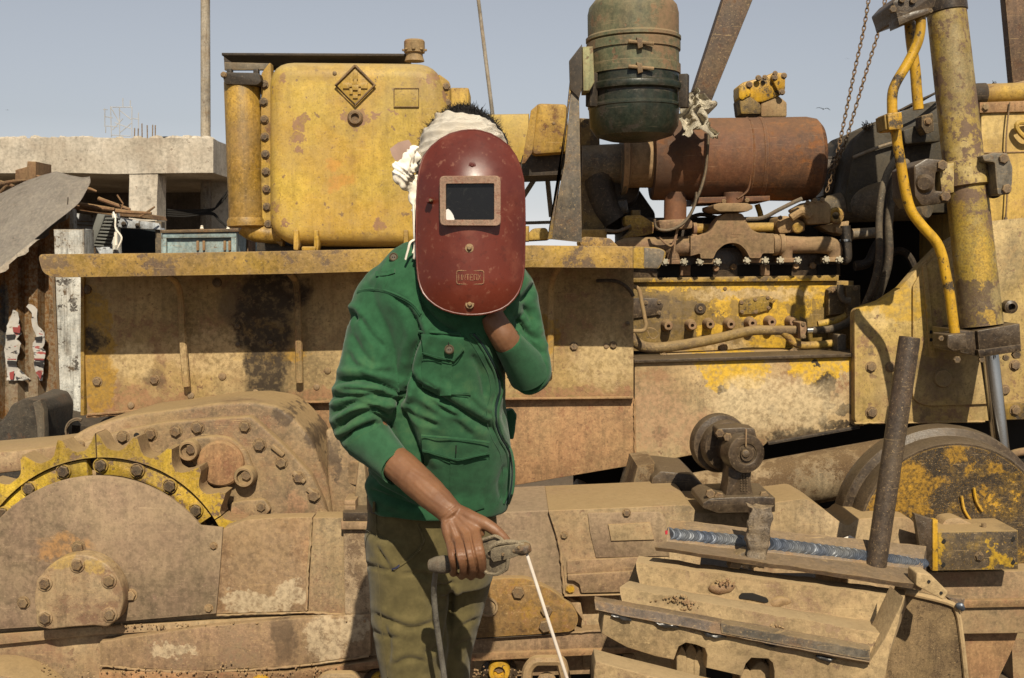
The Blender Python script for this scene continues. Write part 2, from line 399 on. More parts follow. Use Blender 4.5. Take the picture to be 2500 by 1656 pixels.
M['hose'] = worn('dusty_hose', (.10, .082, .058), (.065, .054, .04), rust_amt=.1, dust_amt=.4, dust_up=.7, chip=.1, dust=(.26, .20, .125), rough=.75)
M['oil'] = worn('oily_iron', (.070, .047, .030), (.045, .032, .022), rust=(.12, .080, .045), rust2=(.035, .025, .016), rust_amt=.35, dust_amt=.14, mott=.7, dust_up=.5, chip=.3, rough=.34, dust=(.20, .145, .085))
M['chrome'] = plain('chrome_rod', (.55, .55, .53), .16, 1.0, .2, 30, .03)
M['pipe'] = worn('dark_pipe', (.055, .040, .030), (.085, .060, .042), rust=(.12, .07, .04), rust2=(.04, .03, .022), rust_amt=.35, dust_amt=.12, dust_up=.3, chip=.3, rough=.42, scale=1.4)
M['black'] = plain('black_and_shade', (.012, .010, .008), .9, 0, .3, 20, .1)  # flat black for black things, and for shade painted into gaps and holes
M['concrete'] = worn('plastered_concrete', (.62, .55, .45), (.52, .45, .35), grime=.15, mott=.5, big=.6, speck=.3, edge=0, rust=(.33, .265, .20), rust2=(.26, .20, .15), dust=(.56, .49, .39), rust_amt=.45, dust_amt=.4, dust_up=.2, chip=.4, streak=.35, rough=.9, scale=.55, rust_edge=.16, bump=.8, spec=.2)
M['wood'] = worn('old_wood', (.17, .085, .045), (.22, .12, .07), rust_amt=.25, dust_amt=.35, chip=.1, streak=.6, rough=.85)
M['cloth'] = plain('white_cloth', (.82, .76, .66), .9, 0, .12, 120, .2, .15, (.76, .68, .56))
# ------------------------------------------------------------------ ground and sky-line setting
def ground():
    bm = NB()
    n = 60
    xs = [-400, -120, -40] + [-12 + 24 * i / n for i in range(n + 1)] + [40, 120, 400]
    ys = [-40, -8] + [-2 + 22 * i / n for i in range(n + 1)] + [40, 120, 500, 1500]
    g = [[bm.verts.new((x, y, 0.03 * mnoise.noise(Vector((x * .9, y * .9, 0))) + .012 * mnoise.noise(Vector((x * 5, y * 5, 3))))) for x in xs] for y in ys]
    for a, b in zip(g, g[1:]):
        for i in range(len(xs) - 1): bm.faces.new((a[i], a[i + 1], b[i + 1], b[i]))
    mk('ground', bm, worn('ground_dirt', (.12, .086, .055), (.09, .064, .042), dust=(.16, .115, .07), rust_amt=.2, dust_amt=.4, rough=.95, bump=.6), kind='structure')
ground()

# ------------------------------------------------------------------ bulldozer
dz = root('bulldozer', P(1250, 640, 4.3) * 1, 'large dusty yellow bulldozer stripped for repair, filling the yard behind the masked man', 'bulldozer')
dz.location.z = 0.0
def D(name, bm, mat, parent=None, **k):
    return mk(name, bm, M[mat] if isinstance(mat, str) else mat, parent or dz, **k)
def B(parent, mat, lst, Y, r, kind='hex', name='bolt', axis=(0, -1, 0)):
    for e in lst: bolt(e[0], e[1], Y, e[2] if len(e) > 2 else r, M[mat], parent, kind, name, axis)
def Z(x0, y0, s):      # zoom crop -> photograph pixels
    return lambda zx, zy: (x0 + zx / s, y0 + zy / s)

# --- hull side panel under the fender
YP = 3.82
pst = [([E(450, 990, 330, 24, YP), E(1400, 962, 200, 18, YP), E(640, 978, 120, 16, YP), E(330, 985, 60, 40, YP), E(900, 965, 200, 20, YP)], (.28, .145, .075), 1.0, .35, .75),
              ([E(378, 920, 34, 30, YP), E(560, 740, 30, 60, YP)], (.10, .07, .04), .4, .5, .7),
       ([E(235, 860, 48, 160, YP), E(640, 800, 70, 16, YP), E(660, 868, 90, 18, YP), E(1300, 820, 70, 60, YP)], (.33, .19, .03), .8, .12, .85),
       ([E(520, 860, 130, 60, YP), E(330, 880, 60, 50, YP), E(1470, 880, 90, 70, YP)], (.47, .345, .175), .9, .4, .75),
       ([E(650, 900, 58, 120, YP), E(640, 790, 80, 90, YP), E(670, 715, 95, 55, YP), E(225, 830, 40, 30, YP), E(1290, 840, 40, 60, YP)], (.042, .029, .017), .35, .25, 1.0)]
M['panel'] = worn('hull_panel_paint', (.44, .315, .15), (.38, .26, .10), mott=.32, grime=.38, rust=(.30, .165, .085), rust2=(.20, .11, .06), rust_amt=.36, dust_amt=.35, chip=.5, streak=.35, patches=pst, rough=.7)
hp = D('hull_panel', prism([(200, 670), (1547, 645), (1547, 973), (1250, 975), (900, 982), (700, 984), (600, 979), (497, 978), (405, 994), (306, 1008), (212, 1015)], YP, .016, .004), 'panel')
hem = [([E(500, 1000, 400, 40, YP)], (.30, .17, .10), .8, .5, .6)]
D('panel_hem', ptube([(213, 1013, YP - .004), (306, 1006, YP - .004), (405, 992, YP - .004), (497, 976, YP - .004), (600, 977, YP - .004), (700, 982, YP - .004), (900, 980, YP - .004), (1250, 974, YP - .004), (1546, 971, YP - .004)], 3.2, 6, 3), 'rustplate')
B(hp, 'bolt', [(238, 932, 10), (378, 928, 10.5), (1401, 846, 9), (1497, 843, 8)], YP, 10)
B(hp, 'bolt_dusty', [(543, 919, 10), (320, 990, 9), (466, 966, 9), (624, 960, 9), (800, 905, 9), (773, 945, 8), (1330, 900, 8), (1480, 845, 7)], YP, 9, 'rivet')
B(hp, 'bolt_dark', [(212, 707, 12), (580, 797, 7), (581, 842, 7), (660, 838, 8), (1532, 790, 6), (530, 690, 12)], YP, 7, 'rivet', 'rivet')
# supporting ribs below the fender
for pts in ([(405, 672, YP - .22), (430, 690, YP - .12), (441, 730, YP - .05), (446, 830, YP - .035), (455, 944, YP - .03)],
            [(706, 668, YP - .22), (722, 690, YP - .1), (727, 740, YP - .045), (729, 830, YP - .035), (731, 934, YP - .03)],
            [(1368, 650, YP - .2), (1350, 680, YP - .1), (1345, 730, YP - .045), (1344, 800, YP - .035), (1343, 908, YP - .03)]):
    bm = ptube(pts, [8, 8, 8, 9, 9], 8, 6, flat=.8)
    D('fender_rib', bm, 'panel')
# edge strip at the left of the panel
D('panel_edge', prect(196, 676, 205, 1015, YP - .012, .05, .003), 'yellow')
# drop light hanging on the panel corner
# --- rusty belly plate and main frame
YF = 3.845
D('belly_plate', prism([(690, 978), (1549, 972), (1549, 1136), (1250, 1187), (1100, 1206), (800, 1260), (720, 1200)], YF, .03, .004), 'rustplate')
fp = [([E(1770, 912, 60, 40, YF), E(1830, 905, 48, 48, YF), E(1990, 900, 62, 40, YF), E(2060, 890, 40, 20, YF), E(1725, 890, 30, 24, YF)], (.50, .30, .02), 1.1, .08, .95),
      ([E(2010, 945, 30, 36, YF), E(1992, 885, 10, 8, YF), E(2020, 985, 14, 14, YF), E(2020, 985, 12, 8, YF), E(2062, 1000, 20, 16, YF), E(2008, 1022, 14, 20, YF), E(1885, 1000, 9, 18, YF), E(1900, 1015, 8, 10, YF), E(1614, 1062, 18, 26, YF), E(1762, 948, 12, 10, YF), E(1915, 1075, 40, 20, YF), E(1980, 1058, 45, 14, YF), E(2050, 1040, 45, 12, YF)], (.040, .027, .015), .3, .2, 1.0),
      ([E(1900, 990, 170, 70, YF), E(1850, 960, 100, 50, YF)], (.50, .385, .225), .8, .4, .8),
      ([E(1600, 1020, 90, 100, YF), E(1690, 1050, 60, 60, YF)], (.33, .20, .11), .7, .5, .8)]
M['frame'] = worn('main_frame_paint', (.48, .365, .20), (.42, .29, .14), mott=.3, grime=.34, rust=(.30, .16, .08), rust2=(.20, .11, .06), rust_amt=.34, dust_amt=.3, chip=.5, streak=.4, patches=fp, rough=.7)
mf = D('main_frame', prism([(1549, 886), (2110, 870), (2110, 1040), (1878, 1078), (1862, 1092), (1690, 1112), (1556, 1137), (1549, 1130)], YF - .003, .12, .006), 'frame')
D('frame_lip', prism([(1875, 1080), (2100, 1040), (2100, 1047), (1877, 1087)], YF - .02, .03, .002), 'dark')
D('frame_top', prism([(1549, 879), (2110, 862), (2110, 871), (1549, 887)], YF - .02, .30, .003), 'oil')
D('frame_gap_shade', prism([(1400, 1130), (2110, 1040), (2110, 1180), (1400, 1250)], YF + .22, .02), 'black')  # upright black sheet painting the shade in the gap below the frame
# --- fender
YR = 3.55
fr = D('fender', prism(rpoly([(92, 621), (400, 618), (700, 613), (1000, 606), (1300, 599), (1545, 602), (1545, 655), (1300, 653), (1000, 661), (700, 669), (400, 674), (135, 678), (104, 668)], [14, 2, 2, 2, 2, 1, 1, 2, 2, 2, 2, 16, 20], 4), YR - .02, .055, .016, seg=4), 'rail')
D('fender_end', prism(rpoly([(1546, 602), (1600, 604), (1612, 607), (1624, 612), (1626, 625), (1608, 657), (1546, 655)], [1, 2, 2, 8, 8, 6, 1], 4), YR - .021, .055, .016, seg=4), 'rail_end')
D('fender_end_plate', prism(rpoly([(1572, 604), (1612, 607), (1624, 614), (1618, 640), (1606, 656), (1572, 655)], 4), YR - .024, .02, .006), 'grey')
bm = NB(); poly_solid(bm, [P(100, 628, YR), P(1600, 614, YR), P(1600, 614, YR) + Vector((0, .62, .0)), P(100, 628, YR) + Vector((0, .62, .0))], Vector((0, 0, -.008)))
D('fender_plate', bm, 'rail')
# --- radiator side / fuel tank
YT = 4.15
tk = D('fuel_tank', (lambda: (lambda bm: bm)(prism(rpoly([(652, 146), (1062, 150), (1098, 250), (1098, 566), (1050, 604), (700, 600), (652, 560)], [62, 70, 40, 45, 60, 60, 60], 6), YT, .62, .075, seg=5)))(), 'tank')
fl = D('tank_flange', prism(rpoly([(637, 180), (660, 150), (690, 560), (690, 605), (660, 580), (637, 545)], 8), YT + .10, .05, .004), 'yellow')
Zt = Z(500, 0, 2.24)
for p in ((325, 463), (322, 558), (326, 655), (328, 750), (332, 845), (334, 940), (337, 1037), (340, 1133), (348, 1228)):
    x, y = Zt(*p); bolt(x, y, YT + .098, 8.5, M['bolt_dark'], fl)
fl2 = D('tank_side_flange', prism(rpoly([(1070, 180), (1098, 200), (1098, 300), (1078, 300)], 6), YT + .04, .06, .004), 'yellow')
B(fl2, 'bolt', [(1090, 212), (1092, 252)], YT + .04, 8)
D('tank_side_block', prect(1098, 214, 1145, 300, YT + .12, .2, .008, 6), 'yellow')
ex, ey = 867, 208
em = D('emblem', NB() if False else prism([(ex, ey - 48), (ex + 48, ey), (ex, ey + 48), (ex - 48, ey)], YT - .008, .02, .003), 'tank', tk)
bm = NB()
c = [(ex, ey - 48), (ex + 48, ey), (ex, ey + 48), (ex - 48, ey)]
bm = NB(); ring = [P(x, y, YT - .013) for x, y in c]
tube(ring + [ring[0]], S(3.2, YT), 6, 1, bm)
D('emblem_rim', bm, 'bolt', tk)
bm = NB()
for (a, b, cc, d) in ((-6, -34, 6, -14), (-30, -6, -14, 8), (14, -6, 30, 8), (-8, 0, 8, 12), (-14, 8, -6, 22), (6, 8, 14, 22), (-6, 24, 6, 32), (-18, -4, -8, 4), (8, -4, 18, 4), (-4, -16, 4, 2)):
    prect(ex + a, ey + b, ex + cc, ey + d, YT - .014 - random.random() * .002, .010, .001, bm=bm)
D('emblem_mark', bm, 'tank', tk)
pl = D('name_plate', prect(961, 215, 1023, 262, YT - .004, .012, .0015), 'tank', tk)
bm = NB(); q = [(962, 216), (1022, 216), (1022, 261), (962, 261)]
tube([P(x, y, YT - .005) for x, y in q + q[:1]], S(1.6, YT), 5, 1, bm); D('plate_rim', bm, 'bolt', tk)
D('tank_port', lathe([(S(19, YT), 0), (S(19, YT), .008), (S(15, YT), .016), (S(10, YT), .016), (S(9, YT), .004), (0, .004)], P(868, 288, YT + .002), (0, -1, 0), 24), 'bolt', tk)
B(tk, 'bolt', [(817, 179, 5)], YT, 5, 'rivet', 'rivet')
cap = D('filler_cap', lathe([(S(24, 4.4), 0), (S(20, 4.4), S(12, 4.4)), (S(20, 4.4), S(18, 4.4)), (S(25, 4.4), S(20, 4.4)), (S(25, 4.4), S(46, 4.4)), (S(22, 4.4), S(50, 4.4)), (0, S(50, 4.4))], P(1012, 150, 4.4), (0, 0, 1), 24), 'beige')
for i in range(8):
    a = i * math.pi / 4
    inst('cap_lug', hexmesh(M['beige'], 'plain'), P(1012, 122, 4.4) + Vector((S(25, 4.4) * math.cos(a), S(25, 4.4) * math.sin(a), 0)), cap, Quaternion((1, 0, 0), R(90)), S(5, 4.4))
for x in (1003, 1022): inst('cap_pin', hexmesh(M['bolt'], 'plain'), P(x, 102, 4.4), cap, Quaternion((1, 0, 0), R(90)), S(4, 4.4))
bm = prism([(541, 129), (992, 131), (992, 137), (541, 135)], 4.45, .30, .002); prism([(546, 137), (992, 139), (992, 170), (548, 171)], 4.72, .02, .001, bm=bm)
D('top_angle', bm, 'dark')
D('top_angle_web', prism([(548, 152), (662, 155), (662, 170), (548, 171)], 4.46, .012, .001), 'grey')
for x in (553, 618): D('angle_leg', prect(x, 168, x + 12, 190, 4.42, .03, .002), 'dark')
YC = 4.27
def colx(y): return 591 + (y - 200) * (12 / 345.0)
bm = lathe([(S(41, YC), 0), (S(43, YC), S(12, YC)), (S(43, YC), S(336, YC)), (S(38, YC), S(346, YC))], P(603, 545, YC), P(591, 200, YC) - P(603, 545, YC), 32)
clm = D('air_column', bm, 'column')
D('column_cap', prism(rpoly([(541, 176), (632, 178), (638, 200), (628, 208), (548, 206)], 5), YC - S(46, YC), .24, .008), 'dark', clm)
B(clm, 'bolt', [(546, 183, 6)], YC - S(47, YC), 6)
D('column_foot', lathe([(S(40, YC), 0), (S(47, YC), S(4, YC)), (S(47, YC), S(16, YC)), (S(43, YC), S(24, YC))], P(603, 556, YC), (-.03, 0, 1), 32), 'column', clm)
D('column_elbow', ptube([(600, 552, YC), (620, 566, YC), (650, 572, YC), (690, 575, YC)], [26, 24, 22, 20], 14, 5), 'column', clm)
D('tank_cradle', prism([(640, 560), (700, 600), (1010, 606), (1060, 590), (1060, 640), (650, 640)], YT + .14, .45, .01), 'dark')
for (x0, x1) in ((716, 728), (766, 777), (985, 996)):
    D('tank_leg', prism(rpoly([(x0, 562), (x1, 562), (x1 + 1, 600), (x1 - 1, 612), (x0, 610)], 3), YT - .02, .05, .004), 'rail')
D('tank_foot', prect(736, 602, 770, 612, YT - .03, .05, .003, 4), 'rail')
# --- yellow cross beam, knee bracket, post
D('cross_beam', prism([(1180, 279), (1292, 277), (1292, 400), (1230, 395), (1180, 380)], 4.35, .25, .012), 'tank')
kb = D('knee_bracket', prism(rpoly([(1312, 252), (1384, 254), (1388, 330), (1385, 372), (1300, 378), (1298, 330)], [10, 10, 4, 10, 10, 10]), 4.05, .30, .02), 'yellow')
D('knee_gusset', prism([(1296, 270), (1314, 254), (1300, 372), (1282, 398), (1274, 400)], 4.02, .03, .003), 'yellow', kb)
B(kb, 'bolt', [(1352, 302, 4)], 4.05, 4, 'rivet', 'rivet')
D('beam_box', prism([(1276, 378), (1386, 370), (1386, 428), (1272, 432), (1268, 408)], 4.12, .28, .01), 'dark')
for a, b in (((1336, 432, 4.5), (1346, 530, 4.5)), ((1310, 430, 4.55), (1278, 480, 4.55))):
    D('brace', ptube([a, b], 6, 6, 1), 'grey')
D('back_rail', prism([(1270, 541), (1345, 539), (1345, 546), (1270, 548)], 4.6, .05), 'grey')
D('yellow_post', prism([(1416, 288), (1452, 290), (1464, 330), (1466, 480), (1478, 562), (1422, 562)], 4.2, .13, .008), 'dark_yellow')
D('post_foot', prect(1408, 560, 1482, 584, 4.1, .2, .006), 'rail')
D('deck_lump', prism(rpoly([(1415, 590), (1425, 578), (1490, 582), (1512, 604), (1420, 604)], 6), 3.75, .2, .03), 'rail')
D('deck_rubble', prism(rpoly([(1285, 576), (1300, 558), (1335, 556), (1345, 585), (1290, 588)], 8), 4.2, .2, .03), 'yellow')
D('deck_block', prect(1270, 552, 1292, 590, 4.15, .1, .01), 'yellow')
# --- air cleaner on its bracket
YA = 3.75
br = D('cleaner_bracket', prism([(1390, 148), (1421, 108), (1422, 212), (1414, 240), (1392, 218)], YA - .13, .025, .002), 'dark')
D('bracket_upright', prism([(1399, 212), (1414, 240), (1421, 592), (1342, 584), (1378, 400), (1395, 220)], YA - .12, .012, .002), 'grey')
D('upright_flange', prism([(1394, 180), (1400, 182), (1348, 584), (1337, 584), (1368, 430)], YA - .125, .05, .002), 'rail_end')
D('bracket_pad', prism([(1422, 114), (1448, 113), (1452, 200), (1440, 222), (1424, 222)], YA - .14, .10, .004), worn('pale_green', (.28, .30, .15), (.25, .25, .13), rust_amt=.25, dust_amt=.3), br)
ac0 = P(1548, 344, YA); ax = P(1545, -8, YA) - ac0; U = S(1, YA)
def yl(y): return (344 - y) * U
ac = D('air_cleaner', lathe([(109 * U, yl(208)), (109 * U, yl(118)), (103 * U, yl(112))], ac0, ax, 48), 'green')
D('cleaner_cap', lathe([(106 * U, yl(112)), (114 * U, yl(108)), (114 * U, yl(101)), (109 * U, yl(97)), (109 * U, yl(45)), (105 * U, yl(28)), (92 * U, yl(12)), (60 * U, yl(2)), (0, yl(-2))], ac0, ax, 48), 'green', ac)
D('cleaner_stub', lathe([(9 * U, yl(2)), (9 * U, yl(-26)), (0, yl(-26))], P(1512, 344, YA), ax, 12), 'bolt', ac)
for y0, y1 in ((112, 134), (166, 190)):
    b = D('clamp_band', lathe([(110 * U, yl(y1)), (112.5 * U, yl(y1 - 1)), (112.5 * U, yl(y0 + 1)), (110 * U, yl(y0))], ac0, ax, 48), 'green', ac)
    yb = (y0 + y1) / 2 - 20
    yy = {112: 103, 166: 164}[y0]
    D('clamp_bolt', ptube([(1534, yy - 2, YA - 118 * U), (1596, yy + 4, YA - 116 * U)], 4.5, 8, 1), 'bolt_dusty', ac)
    D('clamp_lug', prism([(1554, yy - 12), (1568, yy - 10), (1570, yy + 12), (1558, yy + 16)], YA - 122 * U, .02, .003), 'bolt', ac)
bw = D('oil_bowl', lathe([(0, yl(346)), (60 * U, yl(343)), (92 * U, yl(333)), (106 * U, yl(312)), (109 * U, yl(268)), (111 * U, yl(266)), (111 * U, yl(262)), (108 * U, yl(258)), (108 * U, yl(232)), (117 * U, yl(228)), (119 * U, yl(221)), (117 * U, yl(214)), (110 * U, yl(210)), (109 * U, yl(188))], ac0, ax, 48), 'bowl', ac)
for a in (-150, -20, 100):
    p = ac0 + ax.normalized() * yl(232) + Vector((math.cos(R(a)), math.sin(R(a)), 0)) * 122 * U
    D('bowl_clip', box(p, (.03, .03, .11), Quaternion((0, 0, 1), R(a)), .004), 'dark', ac)
# --- muffler
YM = 4.22; U = S(1, YM)
m0 = P(1590, 390, YM); m1 = P(2004, 389, YM); L = (m1 - m0).length
mu = D('muffler', lathe([(0, 0), (90 * U, 0), (96 * U, 1 * U), (98 * U, 5 * U), (99 * U, L * .55), (101 * U, L * .556), (99 * U, L * .563), (101 * U, L * .9), (97 * U, L * .955), (84 * U, L * .985), (60 * U, L), (0, L * 1.005)], m0, m1 - m0, 56), 'muffler')
D('muffler_seam', lathe([(99 * U, -.004), (101 * U, 0), (101 * U, .012), (99 * U, .016)], m0 + (m1 - m0) * .62, m1 - m0, 56), 'muffler', mu)
D('muffler_inlet', lathe([(66 * U, 0), (66 * U, 55 * U), (80 * U, 60 * U), (80 * U, 72 * U), (60 * U, 72 * U)], P(1590, 392, YM), (-1, 0, 0), 40), 'cast')
D('inlet_flange', lathe([(70 * U, 0), (74 * U, 4 * U), (74 * U, 12 * U), (48 * U, 16 * U), (46 * U, 60 * U), (44 * U, 110 * U)], P(1530, 400, YM), (-1, 0, 0), 32), 'grey')
D('inlet_elbow', ptube([(1480, 405, YM), (1462, 440, YM), (1476, 500, YM), (1500, 540, YM)], [42, 38, 34, 30], 16, 6), 'dark')
D('muffler_stem', cyl(P(1649, 470, YM - .05), P(1648, 540, YM - .05), S(27, YM), seg=24), 'muffler')
D('stem_flange', prism(rpoly([(1608, 538), (1685, 534), (1692, 544), (1690, 558), (1612, 560)], 4), YM - .2, .26, .006), 'cast')
D('outlet_plate', prism([(1700, 482), (1880, 478), (1880, 490), (1700, 497)], YM - .12, .25, .003), 'muffler')
D('outlet_neck', cyl(P(1790, 470, YM - .1), P(1790, 500, YM - .1), S(23, YM), seg=20), 'muffler')
D('muffler_hook', ptube([(1800, 486, YM - .17), (1822, 470, YM - .17), (1830, 450, YM - .17), (1831, 428, YM - .17)], [8, 8, 6, 3], 8, 5, flat=.4), 'muffler')
of = D('outlet_flange', prism(rpoly([(1742, 500), (1756, 496), (1824, 496), (1838, 502), (1838, 510), (1824, 517), (1756, 517), (1742, 510)], 3), YM - .22, .24, .004), 'cast')
B(of, 'bolt', [(1767, 492, 6), (1824, 489, 6)], YM - .2, 6, 'plain')
# priming pump behind the muffler
Zr = Z(1800, 0, 2.24)
pb = D('pump_body', prism(rpoly([Zr(30, 450), Zr(130, 425), Zr(200, 395), Zr(262, 400), Zr(265, 490), Zr(240, 520), Zr(140, 560), Zr(30, 560), Zr(20, 490)], 6), 4.55, .16, .014), 'yellow_clean')
D('pump_neck', prism(rpoly([Zr(130, 560), Zr(215, 515), Zr(272, 560), Zr(272, 640), Zr(130, 640)], 5), 4.56, .14, .012), 'beige', pb)
D('pump_shoulder', prism(rpoly([Zr(10, 540), Zr(60, 520), Zr(130, 570), Zr(130, 625), Zr(20, 625)], 5), 4.54, .12, .012), 'dark_yellow', pb)
D('pump_cover', prism(rpoly([Zr(5, 470), Zr(40, 445), Zr(75, 460), Zr(80, 520), Zr(30, 550), Zr(8, 540)], 5), 4.53, .1, .012), 'yellow_clean', pb)
D('pump_flange', prism(rpoly([Zr(185, 420), Zr(200, 395), Zr(265, 400), Zr(262, 480), Zr(240, 515), Zr(225, 505)], 4), 4.53, .06, .008), 'yellow_clean', pb)
for p in ((205, 425, 6), (255, 415, 6), (245, 505, 6), (65, 465, 7), (115, 428, 6), (150, 424, 5), (207, 402, 5)):
    x, y = Zr(p[0], p[1]); bolt(x, y, 4.53, p[2], M['bolt'], pb)
# --- engine
YE = 4.12
Ze = Z(1450, 480, 3.6415)
ep = [([E(*Ze(1250, 790), 60, 12, YE), E(*Ze(1800, 800), 90, 18, YE), E(*Ze(1200, 980), 60, 22, YE), E(*Ze(1480, 1000), 60, 30, YE), E(*Ze(1850, 930), 60, 34, YE), E(*Ze(1050, 1180), 40, 16, YE), E(*Ze(700, 790), 70, 12, YE), E(*Ze(1550, 1330), 60, 30, YE), E(*Ze(1600, 1050), 70, 30, YE)], (.48, .285, .022), .9, .1, .95),
      ([E(*Ze(520, 980), 50, 26, YE), E(*Ze(780, 1000), 40, 24, YE), E(*Ze(1070, 980), 10, 16, YE), E(*Ze(1570, 790), 12, 12, YE), E(*Ze(1860, 930), 14, 10, YE), E(*Ze(1960, 980), 12, 18, YE), E(*Ze(1250, 1000), 14, 20, YE), E(*Ze(1750, 1000), 16, 14, YE), E(*Ze(620, 1160), 60, 16, YE)], (.085, .060, .038), 1.1, .12, .6),
      ([E(*Ze(1300, 870), 130, 14, YE), E(*Ze(1150, 1350), 90, 18, YE), E(*Ze(1750, 860), 70, 14, YE)], (.42, .30, .15), .6, .5, .8)]
M['block'] = worn('engine_paint', (.40, .24, .03), (.27, .17, .04), mott=.35, grime=.5, rust=(.12, .082, .045), rust2=(.06, .042, .028), rust_amt=.42, dust_amt=.3, dust_up=.8, chip=.5, streak=.6, patches=ep, rough=.55)
eb = D('engine_block', prect(1500, 686, 2085, 905, YE, .45, .006), 'block')
D('head_ledge', prism([(1500, 680), (2048, 672), (2048, 686), (1500, 690)], YE - .02, .3, .003), 'block')
D('cylinder_head', prism([(1500, 610), (2052, 600), (2052, 674), (1500, 682)], YE + .02, .4, .004), 'oil')
for a in ((565, 760), (865, 1060), (1280, 1470), (1570, 1760), (1985, 2160)):
    x0, y0 = Ze(a[0], 605); x1, y1 = Ze(a[1], 720)
    D('exhaust_port', prism(rpoly([(x0, y0), (x1, y0), (x1, y1), (x0, y1)], 4), YE + .014, .02, .002), 'black')
for a in ((765, 860, 610, 705), (1480, 1565, 600, 705)):
    x0, y0 = Ze(a[0], a[2]); x1, y1 = Ze(a[1], a[3])
    D('head_boss', prism(rpoly([(x0, y0), (x1, y0), (x1, y1), (x0, y1)], 4), YE + .008, .03, .006), 'cast')
for p in ((1080, 640), (1237, 625), (1790, 620), (1940, 615)):
    x, y = Ze(*p); D('core_plug', lathe([(S(8, YE), 0), (S(8, YE), .012), (S(6, YE), .016), (0, .012)], P(x, y, YE + .02), (0, -1, 0), 16), 'cast')
for p in ((645, 1145), (855, 1140), (1013, 1130), (1195, 1130), (1383, 1120), (1555, 1110), (1745, 1110)):
    x, y = Ze(*p)
    b_ = D('port_boss', lathe([(S(15, YE), -.002), (S(12, YE), .02), (S(11, YE), .05), (S(9.5, YE), .055), (S(4.5, YE), .055), (S(4, YE), .035), (0, .035)], P(x, y, YE), (0, -1, 0), 20), 'cast', eb)
x, y = Ze(945, 995); D('plug_disc', lathe([(S(14, YE), 0), (S(14, YE), .006), (S(12, YE), .009), (0, .009)], P(x, y, YE), (0, -1, 0), 20), 'oil', eb); bolt(x, y, YE - .008, 5, M['bolt'], eb, 'socket', 'plug')
cv = D('side_cover', prism(rpoly([Ze(1295, 925), Ze(1400, 895), Ze(1540, 880), Ze(1605, 925), Ze(1565, 1005), Ze(1450, 1040), Ze(1310, 1052), Ze(1295, 1035)], 3), YE - .012, .014, .002), worn('cover_paint', (.45, .28, .02), (.34, .2, .03), rust=(.08, .058, .038), rust2=(.05, .037, .025), rust_amt=.52, dust_amt=.1, chip=.5), eb)
for p in ((1313, 945), (1433, 915), (1545, 900), (1553, 990), (1436, 1028), (1316, 1025)):
    x, y = Ze(*p); bolt(x, y, YE - .012, 4.2, M['bolt'], cv)
D('cover_tab', prism([Ze(1570, 940), Ze(1600, 905), Ze(1614, 930), Ze(1590, 952)], YE - .03, .02, .001), 'yellow_clean', cv)
lc = D('left_cover', prism([Ze(300, 900), Ze(560, 905), Ze(620, 960), Ze(580, 1050), Ze(300, 1090)], YE - .012, .014, .002), 'oil', eb)
for p in ((460, 945), (580, 940), (580, 1035)):
    x, y = Ze(*p); bolt(x, y, YE - .012, 5, M['bolt_dark'], lc)
x, y = Ze(1165, 820); bolt(x, y, YE, 4, M['bolt'], eb)
# lower flange of the block
sp = D('sump_rail', prism([Ze(590, 1400), Ze(1700, 1370), Ze(2300, 1400), Ze(2300, 1450), Ze(600, 1475)], YE - .12, .16, .006), 'frame')
for p, r_ in (((920, 1425), 8), ((1775, 1390), 9), ((625, 1430), 9)):
    x, y = Ze(*p); bolt(x, y, YE - .125, r_, M['bolt'], sp)
x, y = Ze(1145, 1345); bolt(x, y, YE - .03, 10, M['bolt_dusty'], eb)
for p in ((1125, 1415), (1460, 1410), (770, 1440)):
    x, y = Ze(*p); D('rail_slot', prism(rpoly([(x - 10, y - 5), (x + 10, y - 5), (x + 10, y + 5), (x - 10, y + 5)], 5), YE - .122, .004), 'black', sp)
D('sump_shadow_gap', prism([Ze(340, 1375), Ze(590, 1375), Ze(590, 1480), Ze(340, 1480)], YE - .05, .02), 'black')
# coolant pipes
YQ = 4.02
def zp(l, Y): return [(*Ze(a, b), Y) for a, b in l]
D('coolant_pipe', ptube(zp([(300, 1180), (350, 1270), (430, 1330), (560, 1345), (800, 1318), (1100, 1262), (1400, 1195), (1650, 1190), (1830, 1190)], YQ), [14, 14, 13.5, 13, 13, 12.5, 12, 11.5, 11], 16, 6), worn('pipe_paint', (.36, .22, .035), (.27, .18, .07), rust=(.15, .10, .055), rust2=(.09, .06, .035), rust_amt=.48, dust_amt=.35, dust_up=.7, chip=.5))
D('branch_pipe', ptube(zp([(1670, 1195), (1730, 1250), (1780, 1300), (1860, 1325), (2000, 1318), (2150, 1303)], YQ), [10, 9.5, 9.5, 9.5, 9.5, 9.5], 14, 6), 'yellow')
cp = D('coupling', prism(rpoly([Ze(1830, 1120), Ze(1885, 1115), Ze(1895, 1180), Ze(1870, 1265), Ze(1838, 1270)], 3), YQ - .05, .10, .006), 'cast')
B(cp, 'bolt', [(*Ze(1860, 1135), 5), (*Ze(1862, 1245), 5)], YQ - .05, 5)
D('pipe_sleeve', cyl(P(*Ze(1895, 1190), YQ), P(*Ze(1950, 1188), YQ), S(8, YQ), seg=16), 'chrome')
D('right_pipe', ptube(zp([(1945, 1190), (2080, 1185), (2200, 1150), (2280, 1100), (2340, 1030)], YQ), [9.5, 9.5, 10, 10, 9], 14, 5), 'hose')
D('upper_pipe', ptube(zp([(1990, 1135), (2080, 1120), (2200, 1085), (2300, 1020)], YQ + .06), [8, 9, 9, 9], 12, 5), 'yellow')
D('pipe_block', prect(*Ze(2165, 1225), *Ze(2245, 1375), YQ - .06, .12, .006, 3), 'grey')
